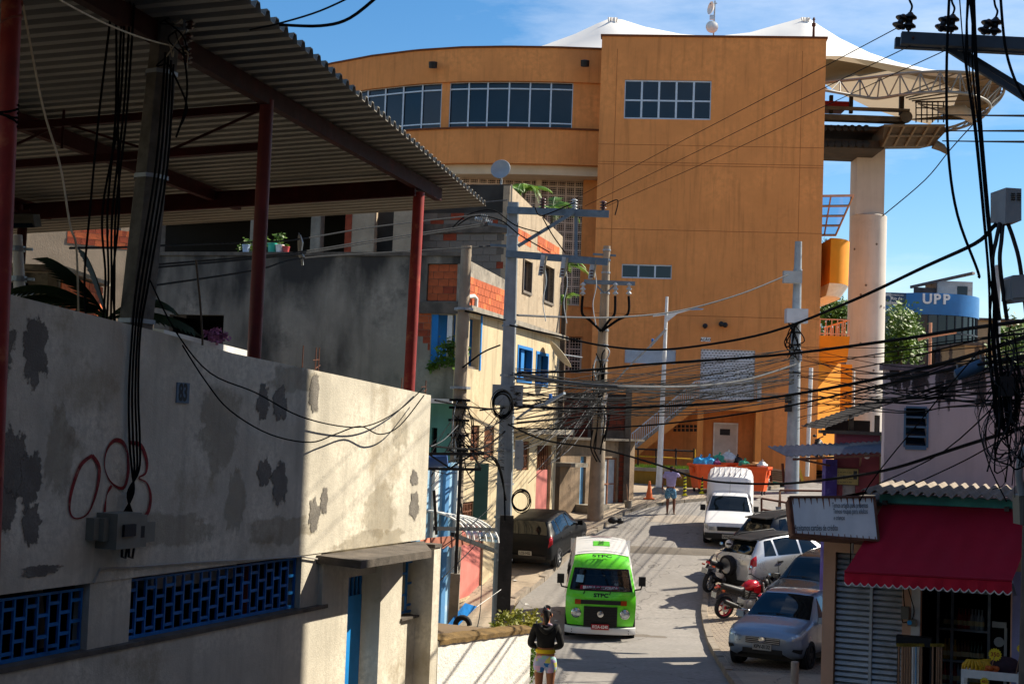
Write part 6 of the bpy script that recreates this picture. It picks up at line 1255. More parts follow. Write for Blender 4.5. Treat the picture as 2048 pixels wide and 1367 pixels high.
part('cap_rim',B().lathe([(.135,-.03),(.135,.03)],14,Matrix.Translation(P(933,494,DB))),poleb,B_)
for y in (618,775,800,815,840,870,900): c=P(933-(y-492)*.044,y,DB);part('steel_band',B().lathe([(.17+.0001*y,-.03),(.17+.0001*y,.03)],14,Matrix.Translation(c)),steel if y < 780 else cable,B_)
for k in range(18):
    rd=random.Random(k+50);y=rd.uniform(790,960);x=920+rd.uniform(-22,16);part('cable_tangle',B().tube(smoothpts([P(x,y,DB-.25),P(x+rd.uniform(-14,14),y+rd.uniform(10,50),DB-.3),P(x+rd.uniform(-20,20),y+rd.uniform(30,110),DB-.3)],5),.016,5),cable if k % 4 else glassw,B_,smooth=60)
K_=thing('bracket_rack','black steel bracket rack on a concrete stub post beside the corner house','rack',P(908,1270,25.5));DK=25.5
part('stub_post',B().bar(P(911,1146,DK),P(902,1300,DK),.17,.14,(0,1,0)),concrete,K_);part('steel_upright',B().bar(P(922,908,DK),P(911,1150,DK),.06,.05,(0,1,0)),black,K_)
for (x0,y0,x1,y1,w2) in ((855,907,968,907,.05),(855,937,962,938,.05),(870,1056,992,1058,.07),(905,1068,992,1102,.07),(868,980,873,1068,.05),(858,908,900,936,.03),(900,936,945,908,.03),(945,908,962,936,.03)): part('bar',B().bar(P(x0,y0,DK-.1),P(x1,y1,DK+ (4 if x1 > 985 else 0)),w2),black,K_)
one('plastic_drum',B().tube([P(852,923,26.4),P(895,918,26.4)],.13,14),mat('drum_blue','#3d5f9c',.5,.15,3),'blue plastic drum lying on the black bracket rack','drum',smooth=50)
tp_=B();tr_=[P(884,1262,25.2),P(930,1205,25.6),P(954,1212,26.2),P(912,1255,25.4),P(890,1292,25.2)];tp_.add(tr_,[(0,1,3),(1,2,3),(0,3,4)]);tp_.add([p+Vector((0,.02,0)) for p in tr_],[(0,1,3),(1,2,3),(0,3,4)]);one('blue_tarp',tp_,mat('tarp_blue','#1f7fd0',.5,.2,5,.4,12),'bright blue tarpaulin tied beside the concrete stub post','tarp',norm=False)
one('tie_rope',B().tube([P(954,1212,26.2),P(1002,1178,34)],.006,5),whitep,'pale rope tying the blue tarpaulin to the pole','rope')
DC=PG(1190,1046).y;C_=thing('transformer_pole','round brown concrete pole with insulator crossarm in front of the station','pole',PG(1190,1046));shaft(C_,P(1214,492,DC),P(1190,1046,DC),.12,.29,poleb,18,.3)
part('crossarm',B().bar(P(1168,563,DC-.25),P(1270,567,DC-.35),.1,.14),armm,C_);part('brace',B().bar(P(1193,570,DC-.3),P(1208,586,DC-.3),.05),armm,C_);part('brace',B().bar(P(1228,571,DC-.3),P(1212,586,DC-.3),.05),armm,C_);part('crossarm',B().bar(P(1186,508,DC),P(1232,511,DC),.07),armm,C_)
for x in (1166,1231,1258):
    c=P(x,574,DC-.35);insul(C_,c+Vector((0,0,-.28)),.1,.45,glassw,n=3);part('cable_head',B().tube(smoothpts([c-Vector((0,0,.3)),c-Vector((0,0,.9)),P(1200+(x-1200)*.6,640,DC-.3),P(1203,662,DC-.3)],5),.045,6),cable,C_,smooth=60)
for y in (500,520,545,586,660,690,720,745,770,800): c=P(1214-(y-492)*.0433,y,DC);part('steel_band',B().lathe([(.14+.0003*(y-492),-.03),(.14+.0003*(y-492),.03)],14,Matrix.Translation(c)),steel,C_)
for k in range(24):
    rd=random.Random(k+150);y=rd.uniform(690,860);x=1200+rd.uniform(-16,12);part('cable_tangle',B().tube(smoothpts([P(x,y,DC-.35),P(x+rd.uniform(-10,10),y+rd.uniform(10,40),DC-.4),P(x+rd.uniform(-12,10),y+rd.uniform(30,90),DC-.35)],5),.025,5),cable if k % 5 else glassw,C_,smooth=60)
streetlamp(C_,P(1214,782,DC-.3),P(1300,692,DC-.8),bl=.8)
b=B();b.ball(P(1196,1046,DC-.6)+Vector((.5,0,.12)),.18,.15,.12,8,6);b.ball(P(1196,1046,DC-.6)+Vector((.75,.1,.1)),.14,.13,.1,8,6);one('black_rubbish',b,black,'small black heap of rubbish at the foot of the brown pole','rubbish',smooth=60)
DL=PG(1317,990).y;Lp=thing('lamp_post','slim white street lamp post with swept arm in front of the stairs','lamp post',PG(1317,990));shaft(Lp,P(1334,593,DL),P(1317,990,DL),.055,.13,whitep,14,.15);gl_=PG(1317,990)
b=B();gb=Vector((P(1317,990,DL).x,DL,G(DL)+.1));b.hexa([gb+Vector((-.45,-.35,-.1)),gb+Vector((.4,-.35,-.1)),gb+Vector((.4,.35,-.1)),gb+Vector((-.45,.35,-.1)),gb+Vector((-.15,-.15,.22)),gb+Vector((.15,-.15,.22)),gb+Vector((.15,.15,.22)),gb+Vector((-.15,.15,.22))]);part('concrete_foot',b,concrete,Lp)
b=B();b.prism([P(1330,628,DL),P(1375,617,DL),P(1386,618,DL),P(1355,627,DL),P(1332,645,DL)],(0,.05,0));part('swept_arm',b,whitep,Lp);b=B();b.hexa([P(1382,620,DL-.15),P(1405,619,DL-.15),P(1405,619,DL+.15),P(1382,620,DL+.15),P(1384,614,DL-.12),P(1408,617,DL-.12),P(1408,617,DL+.12),P(1384,614,DL+.12)]);part('lamp_head',b,lamp,Lp);part('side_arm',B().tube([P(1306,632,DL),P(1334,628,DL)],.03,7),whitep,Lp)
DD=PG(1583,985).y;D_=thing('round_pole','round grey concrete pole with white box in front of the station right edge','pole',PG(1583,985));shaft(D_,P(1597,483,DD),P(1583,985,DD),.14,.3,polec,18,.3)
def pb2(t,x0,y0,x1,y1,d0,dp,m,nm): a,c=P(x0,y0,d0),P(x1,y1,d0);q_=B();q_.box(a.x,c.x,d0,d0+dp,c.z,a.z);return part(nm,q_,m,t)
bw_=mat('box_white_grey','#b5bcc4',.45,.1,3);pb2(D_,1574,616,1616,646,DD-.75,.5,bw_,'white_box');pb2(D_,1568,541,1604,566,DD-.55,.3,MATS['box_light_grey'],'grey_box')
pb2(D_,1573,791,1583,806,DD-.5,.3,black,'black_closure');pb2(D_,1572,808,1584,823,DD-.5,.3,black,'black_closure');pb2(D_,1600,700,1604,722,DD-.3,.2,bw_,'small_box')
for y in (540,645,665,690,700,745): c=P(1597-(y-483)*.028,y,DD);part('steel_band',B().lathe([(.17+.0003*(y-483),-.03),(.17+.0003*(y-483),.03)],14,Matrix.Translation(c)),steel if y < 640 else cable,D_)
for k in range(10):
    rd=random.Random(k+250);part('cable_tangle',B().tube(smoothpts([P(1590+rd.uniform(-14,14),646,DD-.5),P(1590+rd.uniform(-22,22),670+rd.uniform(0,20),DD-.5),P(1590+rd.uniform(-16,16),690+rd.uniform(0,30),DD-.4)],5),.025,5),cable,D_,smooth=60)
one('white_pipe',B().tube([P(1622,735,60.5),P(1614,952,60.5)],.09,10),whitep,'tall thin white pipe at the right corner of the tower','pipe',smooth=50)
one('white_pipe',B().tube([P(1707,742,68),P(1706,830,68)],.08,10),whitep,'short white pipe in front of the big column','pipe',smooth=50)
DR=15.0;R_=thing('corner_pole','near pole at the right edge with double crossarm and black insulators','pole',(P(2085,900,DR).x,DR,G(DR)));shaft(R_,P(2100,-60,DR),P(2080,900,DR),.14,.17,darkconc,14,3.8)
xam=mat('crossarm_dark','#39434d',.6,.2,3)
part('crossarm',B().bar(P(1802,77,DR-.1),P(2110,92,DR-.3),.09,.13),xam,R_);part('crossarm',B().bar(P(1790,86,DR+.12),P(2110,102,DR-.05),.09,.11),xam,R_)
part('brace',B().bar(P(1878,86,DR),P(2090,222,DR),.05,.06),xam,R_);part('brace',B().bar(P(1905,92,DR+.1),P(2090,205,DR+.1),.05,.06),xam,R_)
blk=mat('insulator_black','#1a1719',.3,.2,6)
for k,(x,y) in enumerate(((1817,62),(1902,66),(1988,72))):
    insul(R_,P(x,y-2,DR-.1),.075,.19,blk,axis=(.1,0,1),n=2);insul(R_,P(x-22,y-4,DR-.1),.075,.17,blk,axis=(.4,0,.9),n=2);part('pin',B().tube([P(x,y+10,DR-.1),P(x,y-2,DR-.1)],.012,6),rust,R_)
    part('tie_wire',B().tube(smoothpts([P(x,y-30,DR-.1),P(x+7,y-48,DR-.1),P(x+2,y-62,DR-.1),P(x-2,-20,DR-.1)],5),.012,5),cable,R_,smooth=60)
for k,(x,y) in enumerate(((1826,76),(1889,77),(1912,78),(2004,84))): part('bolt',B().lathe([(.014,0),(.014,.02)],6,Matrix.Translation(P(x,y,DR-.17)) @ Matrix.Rotation(R(90),4,'X')),rust,R_)
def box3(t,pts_front,dv,m,nm): b=B().prism(pts_front,dv);return part(nm,b,m,t)
ventg=mat('equipment_grey','#8d9092',.55,.1,3)
MB=thing('equipment_box','grey louvred equipment box hung among the cables at the right','box',P(2010,446,14.4));box3(MB,[P(2012,375,14.3),P(2043,377,14.3),P(2043,441,14.3),P(2010,447,14.3)],(0,.3,0),ventg,'body');b=B();b.hexa([P(1981,446,14.6),P(2010,447,14.31),P(2010,447,14.4),P(1983,446,14.7),P(1981,386,14.6),P(2012,375,14.31),P(2012,375,14.4),P(1983,386,14.7)]);part('side_panel',b,ventg,MB)
for k in range(4):
    for j in range(2): q_=B();a=P(2022+j*12,386+k*4,14.29);q_.box(a.x,a.x+.04,14.285,14.295,a.z-.008,a.z);part('vent_slot',q_,black,MB)
for k,(x,bx) in enumerate(((2000,1985),(2006,2000),(2015,2040))): part('tail_cable',B().tube(smoothpts([P(x,445,14.4),P((x+bx)/2,480,14.4),P(bx,530,14.4),P(bx+14,640,14.5)],5),.022,8),black,MB,smooth=60)
MB2=thing('equipment_box','small rounded grey junction box below the louvred box at the right edge','box',P(2035,603,14.4));box3(MB2,[P(2020,556,14.3),P(2026,550,14.3),P(2062,548,14.3),P(2062,600,14.3),P(2030,604,14.3),P(2020,598,14.3)],(0,.25,0),ventg,'body');box3(MB2,[P(2024,560,14.28),P(2050,558,14.28),P(2050,594,14.28),P(2026,596,14.28)],(0,.02,0),ventg,'lid')
MB3=thing('equipment_box','dark grey meter box above the right end of the red awning','box',P(2040,1050,15));box3(MB3,[P(2038,990,15),P(2070,985,15),P(2070,1055,15),P(2040,1048,15)],(0,.2,0),boxm,'body');part('conduit',B().tube(smoothpts([P(2044,990,15),P(2038,950,15),P(2044,910,15),P(2060,890,15)],5),.04,8),ventg,MB3,smooth=60)
SC=thing('splice_closure','blue cylindrical cable splice closure hanging above the pink wall','closure',P(1942,748,17));part('cylinder',B().tube([P(1910,751,17),P(1913,750,17),P(1963,729,16.9),P(1967,727,16.9)],[.035,.07,.07,.035],12),mat('closure_blue','#3c5a78',.6,.15,4),SC,smooth=50);part('hanger',B().tube([P(1916,745,17),P(1914,728,17)],.012,5),steel,SC);part('hanger',B().tube([P(1962,728,16.9),P(1961,708,16.9)],.012,5),steel,SC)
gp=one('grey_pole',B().tube([P(1996,530,45),P(1992,760,45),P(1990,900,45)],[.09,.12,.14],12),polec,'plain grey pole behind the cable bundle right of the UPP building','pole',smooth=50)
TC=thing('cross_antenna','peach coloured cross shaped lamp arm above the pink house','antenna',P(1860,742,30));part('mast',B().tube([P(1861,645,30),P(1859,748,30)],.035,8),pe,TC,smooth=50);part('arm',B().tube([P(1836,679,30),P(1861,672,30),P(1912,664,30)],.03,8),pe,TC,smooth=50)
WL=one('white_cylinder_lamp',B().tube([P(1770,735,40),P(1788,733,40)],.06,10),whitep,'small white cylinder lamp on the wires in front of the big column','lamp',smooth=50)
hw_=thing('wire_clamp','pale metal suspension clamp hanging on wires in front of the grey wall','clamp',P(601,515,27));part('body',B().tube([P(599,470,27),P(601,485,27),P(600,505,27),P(604,515,27)],[.03,.06,.04,.06],7),glassw,hw_);part('shackle',B().tube([P(596,480,27),P(598,466,27),P(601,480,27)],.012,5),glassw,hw_);part('plate',B().bar(P(603,508,27),P(605,530,27),.06,.04),glassw,hw_)
def wire(pts,r,label,group=None,m=None,name='cable',n=5,sides=5):
    return one(name,B().tube(smoothpts([P(*p) for p in pts],n),r,sides),m or cable,label,'cable',group,60)
g3='power lines to the near crossarm'
wire([(1148,398,34.6),(1330,300,29),(1560,180,22),(1798,54,14.9)],.006,'uppermost of the three black power lines crossing the orange tower',g3);wire([(1170,412,34.6),(1400,300,28),(1620,190,21),(1820,92,14.9)],.006,'middle of the three black power lines crossing the orange tower',g3);wire([(1214,412,34.6),(1440,312,28),(1650,212,21),(1893,100,14.9)],.006,'lowest of the three black power lines crossing the orange tower',g3)
greyb=mat('grey_cable','#2a2c2f',.9,.2,8,spec=.1);lgrey=mat('light_cable','#505255',.9,.2,8,spec=.1)
wire([(1020,650,34.7),(1100,668,33),(1200,690,31),(1300,699,29),(1400,691,27),(1540,664,24),(1700,603,20),(1850,533,17),(1950,487,15.2),(1985,455,14.6),(1994,446,14.5)],.022,'thickest cable bundle rising to the louvred box at the right',sides=8)
wire([(1035,745,34.6),(1150,742,32),(1300,728,29),(1540,711,25),(1780,681,20),(1900,662,18),(2060,640,15)],.023,'heavy black bundle crossing below the white lamp arm',sides=8)
wire([(1030,748,34.6),(1150,766,33),(1260,773,32),(1400,771,40),(1500,757,47),(1592,728,52.6)],.035,'grey rope like bundle sagging between the two concrete poles',None,lgrey,sides=8)
wire([(1030,812,34.6),(1120,816,33),(1300,813,29),(1500,800,26),(1700,768,21),(1900,722,18),(2060,670,15)],.024,'heavy black bundle passing above the stair railing',sides=8)
wire([(1030,856,34.6),(1150,857,32),(1320,848,29),(1540,818,25),(1740,775,20.5),(1920,735,17.5),(2060,715,15)],.017,'black cable crossing in front of the white stair flight',sides=7)
wire([(1016,848,34.5),(1090,880,34),(1200,897,33),(1300,924,31),(1400,957,29),(1480,966,27),(1580,966,25),(1700,952,22),(1790,935,19.5),(1930,890,17),(2060,850,15)],.022,'low black cable sagging in front of the white pickup')
wire([(1035,630,34.6),(1130,634,38),(1240,634,42),(1360,621,46),(1480,588,49),(1576,549,52.5)],.028,'pale twisted cable sagging from the blue grey pole to the white box pole',None,lgrey,sides=7)
wire([(845,418,37),(930,408,35.6),(1015,400,35)],.014,'pale wire from the shed to the top of the crossarm pole',None,lgrey)
for k,(pts) in enumerate((((300,492,20),(512,484,24),(600,478,27),(760,452,30),(970,428,34.8)),((300,530,20),(512,513,24),(605,503,27),(760,478,30),(975,446,34.8)),((300,536,20),(512,517,24),(605,507,27),(760,482,30),(975,450,34.8)),((300,572,20),(512,540,24),(605,516,27),(800,503,31),(980,492,34.8)),((140,496,16.5),(230,495,18),(300,492,20)))): wire(pts,.016,('top pale wire strung in front of the dark terrace','upper of the twin wires meeting at the metal clamp','lower of the twin wires meeting at the metal clamp','lowest pale wire across the mouldy grey wall','short pale wire leaving the white pole at far left')[k],None,greyb)
tg='thin telephone wires over the street'
rd=random.Random(11)
for k in range(38):
    y0=rd.uniform(735,875);y1=rd.uniform(690,800);s_=rd.uniform(-10,30);d1=DD-.4;x0=1020+rd.uniform(0,15)
    wire([(x0,y0,34.6),(1200,y0*.7+y1*.3+s_*.8,39),(1400,y0*.35+y1*.65+s_,46),(1588,y1,d1)],rd.choice((.009,.011,.013,.017)),'thin dark telephone wire between the crossarm pole and the white box pole',tg,rd.choice((cable,cable,cable,greyb)),'thin_wire',5,4)
for k in range(28):
    y0=rd.uniform(690,880);y1=rd.uniform(640,820);s_=rd.uniform(0,30);wire([(1595,y0,DD-.4),(1750,y0*.6+y1*.4+s_,22.5),(1900,y0*.3+y1*.7+s_*.6,18.5),(2055,y1,15)],rd.choice((.006,.008,.01)),'thin dark telephone wire between the white box pole and the right edge','telephone wires at the right',rd.choice((cable,cable,greyb)),'thin_wire',5,4)
for k in range(36):
    x1,y1=rd.uniform(1010,1130),rd.uniform(800,965);y0=rd.uniform(735,830);wire([(1200+rd.uniform(-8,6),y0,DC-.4),((1200+x1)/2,(y0+y1)/2+rd.uniform(0,18),43),(x1,y1,38.5)],rd.choice((.008,.01,.013)),'thin wire fanning from the brown pole down to the beige house','wires fanning to the beige house',rd.choice((cable,greyb,lgrey,cable)),'thin_wire',4,4)
for k in range(38):
    x0,y0=918+rd.uniform(-10,10),rd.uniform(785,960);x1,y1=rd.choice(((862,rd.uniform(880,1010)),(1008,rd.uniform(790,940)),(1008,rd.uniform(790,940))));wire([(x0,y0,DB-.3),((x0+x1)/2,(y0+y1)/2+rd.uniform(-5,22),33.5 if x1 > 900 else 30),(x1,y1,34.6 if x1 > 900 else 27)],rd.choice((.006,.008,.012)),'thin tangled wire between the two poles beside the beige house','tangle between the left poles',rd.choice((cable,cable,greyb,lgrey)),'thin_wire',4,4)
for k,pts in enumerate((((850,890,27),(925,897,30),(970,893,33),(1010,862,34.5)),((925,735,33.8),(965,705,34),(1000,690,34.6)),((870,800,31),(930,812,33.6),(985,818,34.6)),((880,930,27),(960,905,31),(995,930,34),(1012,1000,34.5)),((940,945,30),(985,912,33),(1006,960,34.4),(1010,1040,34.4)),((960,820,33.5),(1010,815,34.5)),((930,622,33.8),(970,630,34),(1010,640,34.6)))): wire(pts,.022,'thick black cable looping between the two poles left of the beige house','thick loops between the left poles')
for k,pts in enumerate((((860,1110,25),(930,1060,27),(985,1010,33)),((880,1160,25),(950,1090,28),(1000,1030,34)),((964,1040,33),(962,1200,30),(953,1260,27)))): wire(pts,.01,('upper thin stay wire by the bracket rack','lower thin stay wire by the bracket rack','thin wire hanging straight down beside the bracket rack')[k],None,greyb)
bt3='black bundle hanging at the right edge'
for k in range(9):
    o=rd.uniform(-15,15);o2=rd.uniform(-22,16);wire([(1925+k*3+o,-30,14.6),(1940+o,120,14.55),(1955+o*.6,260,14.5),(1970+o*.5,420,14.4),(1982+o*.5,560,14.4),(1995+o2,700,14.5),(2015+o2,860,14.6)],rd.choice((.007,.01,.016)),'black cable in the bundle dropping from the crossarm to the wire nest',bt3)
wire([(1899,-20,14.4),(1893,150,14.4),(1897,310,14.4),(1915,430,14.4),(1955,540,14.4),(1957,555,14.4)],.015,'single black cable curving down left of the bundle');wire([(2000,-20,14.2),(2010,90,14.2),(2030,160,14.2),(2060,215,14.2)],.015,'single black cable curving to the right edge above the box')
for k in range(40):
    x0,y0=rd.uniform(1985,2045),rd.uniform(640,820);wire([(x0,y0,14.6),(x0+rd.uniform(-40,30),y0+rd.uniform(20,70),14.5),(x0+rd.uniform(-30,40),y0+rd.uniform(70,160),14.6),(min(x0+rd.uniform(-20,40),2055),y0+rd.uniform(120,240),14.7)],rd.choice((.004,.006,.009)),'short cable in the tangled wire nest at the right edge','wire nest at the right edge',rd.choice((cable,cable,cable,greyb)),'thin_wire',5,4)
cn=thing('cable_coils','loose loops of cable hanging in front of the pink wall at right','cable',P(2010,900,14.6));loopcoil(cn,P(2010,800,14.6),.13,7,cable,rw=.008,squash=2.2,name='loop');loopcoil(cn,P(2000,870,14.6),.2,5,lgrey,rw=.004,squash=1.4,name='loop');pb2(cn,2002,752,2028,792,14.5,.15,black,'black_closure')
for k,pts in enumerate((((1500,1125,20),(1720,1000,19.5),(1850,830,18),(1960,700,16)),((1755,968,21),(1890,900,18),(2040,760,15)),((1790,985,20),(1930,920,18),(2050,850,15)))): wire([(max(x,1700),y,d) if k == 0 and x == 1500 else (x,y,d) for x,y,d in pts],.009,('steep thin wire crossing the pink wall up to the splice closure','upper slanting wire across the pink wall','lower slanting wire across the pink wall')[k])
wire([(560,50,14),(640,52,13.5),(700,36,13),(770,-20,12.5)],.016,'black cable sagging across the sky beside the shed roof');wire([(500,60,14.5),(562,46,14),(640,22,13.5),(720,-15,13)],.01,'thin wire crossing the sky beside the shed roof')
wire([(1765,432,71.2),(1850,360,71),(1900,300,70),(1945,250,68)],.03,'thin stay cable from the white column to the roof nose',None,greyb)
for k,(y0,y1) in enumerate(((230,232),(262,262),(282,284))): wire([(1885,y0,69),(1960,(y0+y1)/2,50),(2070,y1,30)],.03,('upper','middle','lower')[k]+' cable car haul rope leaving the station to the right','haul ropes')
def cr(p0,p1,p2,p3,t): return tuple(.5*(2*b_+(c_-a_)*t+(2*a_-5*b_+4*c_-d_)*t*t+(3*b_-a_-3*c_+d_)*t**3) for a_,b_,c_,d_ in zip(p0,p1,p2,p3))
class Shell:
    """car body surface from stations (y, bottom z, wb, wm, zm, wbelt, zbelt, wroof, zroof, zcentre), y from nose to tail"""
    def __init__(s,st): s.st=st;s.ys=[q[0] for q in st]
    def ring(s,y):
        st=s.st;y=max(min(y,s.ys[0]),s.ys[-1]);i=0
        while i < len(st)-2 and y < st[i+1][0]: i +=1
        t=(y-st[i][0])/(st[i+1][0]-st[i][0]);g=lambda k: st[max(0,min(len(st)-1,k))]
        lin=tuple(a+(c-a)*t for a,c in zip(g(i),g(i+1)));q=cr(g(i-1),g(i),g(i+1),g(i+2),t);q=tuple(.5*a+.5*c for a,c in zip(lin,q))
        _,zb,wb,wm,zm,wbe,zbe,wr,zr,zc=q
        return [(wb*.8,zb),(wb,zb+.06),(wm,zm),(wbe,zbe),(wr,zr),(wr*.62,zr+(zc-zr)*.7),(0,zc)]
    def S(s,y,t,side=1):
        r_=s.ring(y);t=max(0,min(6,t));i=min(int(t),5);f=t-i;g=lambda k: r_[max(0,min(6,k))]
        lin=tuple(a+(c-a)*f for a,c in zip(g(i),g(i+1)));q=cr(g(i-1),g(i),g(i+1),g(i+2),f);q=tuple(.6*a+.4*c for a,c in zip(lin,q));return Vector((side*q[0],y,q[1]))
    def body(s,ny=56,nt=20):
        b=B();y0,y1=s.ys[0],s.ys[-1];rows=[]
        for i in range(ny+1):
            y=y0+(y1-y0)*i/ny;R_=[s.S(y,6*k/nt) for k in range(nt+1)];L_=[Vector((-p.x,p.y,p.z)) for p in R_[:-1]];rows.append(L_+R_[::-1])
        b.grid(rows);b.add(rows[0],[tuple(range(len(rows[0])))]);b.add(rows[-1],[tuple(range(len(rows[-1])))[::-1]]);return b
    def patch(s,c,off=.006,n=7,sides=(1,-1)):
        """c: four corners (y, t) counter-clockwise"""
        b=B()
        for sd in sides:
            rows=[]
            for i in range(n+1):
                u=i/n;row=[]
                for j in range(n+1):
                    v=j/n;y=(c[0][0]*(1-u)+c[1][0]*u)*(1-v)+(c[3][0]*(1-u)+c[2][0]*u)*v;t=(c[0][1]*(1-u)+c[1][1]*u)*(1-v)+(c[3][1]*(1-u)+c[2][1]*u)*v
                    p=s.S(y,t,sd);e=.01;ty=s.S(y+e,t,sd)-s.S(y-e,t,sd);tt_=s.S(y,t+e*3,sd)-s.S(y,t-e*3,sd);nn=ty.cross(tt_);nn=nn.normalized() if nn.length > 1e-9 else Vector((0,0,1))
                    if nn.dot(Vector((p.x,0,p.z-.7))) < 0: nn=-nn
                    row.append(p+nn*off)
                rows.append(row)
            b.grid(rows)
        return b
def wheelset(t,r,w_,pos,rimm,arch=True,bodyw=.8):
    for (x,y) in pos:
        sd=1 if x > 0 else -1;M=Matrix.Translation((x,y,r)) @ Matrix.Rotation(R(90)*sd,4,'Y')
        ty=part('wheel',B().lathe([(r*.62,-w_*.8),(r*.9,-w_),(r,-w_*.75),(r,w_*.2),(r*.92,w_*.45),(r*.64,w_*.5),(r*.62,w_*.3)],24,M,False),rubber,t,'L',40)
        b=B().lathe([(.02,w_*.38),(r*.2,w_*.4),(r*.24,w_*.22)],16,M);b.lathe([(r*.55,w_*.2),(r*.66,w_*.42),(r*.66,w_*.3),(r*.6,0)],20,M,False)
        for k in range(5):
            a=6.283*k/5;b.bar(M @ Vector((r*.15*math.cos(a),r*.15*math.sin(a),w_*.3)),M @ Vector((r*.6*math.cos(a),r*.6*math.sin(a),w_*.33)),r*.16,.03,up=(sd,0,0))
        part('rim',b,rimm,ty,'L',40);part('brake_shade',B().lathe([(.01,0),(r*.6,0)],16,M),black,ty,'L')
        if arch: part('wheel_arch',B().lathe([(r*1.02,-.12),(r*1.13,-.1),(r*1.13,.004),(r*1.0,.006)],24,Matrix.Translation((sd*bodyw,y,r*1.02)) @ Matrix.Rotation(R(90)*sd,4,'Y')),black,t,'L',40)
def place(front_px,fwd,L,back=None,lift=0):
    """matrix for a vehicle whose front (or back) bottom centre stands at a pixel on the ground"""
    p=PG(*front_px);f=Vector((fwd[0],fwd[1],0)).normalized();c=p-f*(L/2) if back is None else p+f*(L/2)
    yf,yr=(c+f*L*.3).y,(c-f*L*.3).y;off=lift;zf,zr=G(yf)+off,G(yr)+off;fw=(Vector((f.x,f.y,0))*L*.6+Vector((0,0,zf-zr))).normalized();rt_=fw.cross(Vector((0,0,1))).normalized();up=rt_.cross(fw)
    c.z=(zf+zr)/2;return Matrix(((rt_.x,fw.x,up.x,c.x),(rt_.y,fw.y,up.y,c.y),(rt_.z,fw.z,up.z,c.z),(0,0,0,1)))
def carpaint(nm,col,metal=.0,rough=.25,var=.06): return mat(nm,col,rough,var,1.2,metal=metal,coat=.3,spec=.4)
tint=mat('tinted_glass','#0c1216',.04,0,spec=.5);lampg=mat('lamp_glass','#b9c0c4',.08,.25,14,metal=.5);plast=mat('black_plastic','#17181a',.55,.15,6);tailr=mat('tail_red','#a0101a',.2,.2,12);plateg=mat('plate_grey','#a5a59d',.5,.05,4);alloy=mat('alloy','#9a9c9f',.35,.1,5,metal=.7)
def plate(t,y,z,body,bg,fg,size=.4,back=False,x=0,tilt=0):
    sg=-1 if back else 1;b=B();b.box(x-size/2,x+size/2,y-.01,y+.01,z-.065,z+.065);q_=part('number_plate',b,bg,t,'L')
    M=LOC[t.name] @ facing(Vector((x,y+sg*.0125,z)),(-sg,0,0),(0,0,1));text(body,.105,M,fg,'plate_text',q_,.025,sx=.8)
    b=B();b.box(x-size/2-.012,x+size/2+.012,y-.008,y+.006,z-.077,z+.077) if False else None
HATCH=[(1.90,.34,.5,.56,.46,.5,.60,.42,.63,.64),(1.80,.24,.72,.77,.48,.74,.69,.6,.73,.76),(1.5,.2,.77,.82,.52,.79,.79,.66,.84,.88),(1.05,.2,.78,.82,.52,.80,.87,.7,.93,.97),(.92,.2,.78,.82,.52,.80,.89,.69,.98,1.02),(.22,.2,.78,.82,.52,.81,.93,.57,1.42,1.46),(-.5,.2,.78,.82,.52,.81,.95,.58,1.48,1.52),(-1.25,.2,.78,.82,.54,.81,.97,.57,1.44,1.48),(-1.45,.21,.78,.82,.55,.8,.98,.57,1.38,1.42),(-1.78,.24,.76,.8,.56,.77,.98,.66,1.02,1.04),(-1.86,.28,.72,.77,.56,.74,.92,.64,.95,.96),(-1.92,.36,.62,.68,.56,.66,.8,.55,.84,.85)]
def scale_st(st,ly=1,wx=1,hz=1): return [(q[0]*ly,q[1]*hz**.2,q[2]*wx,q[3]*wx,q[4]*hz,q[5]*wx,q[6]*hz,q[7]*wx,q[8]*hz,q[9]*hz) for q in st]
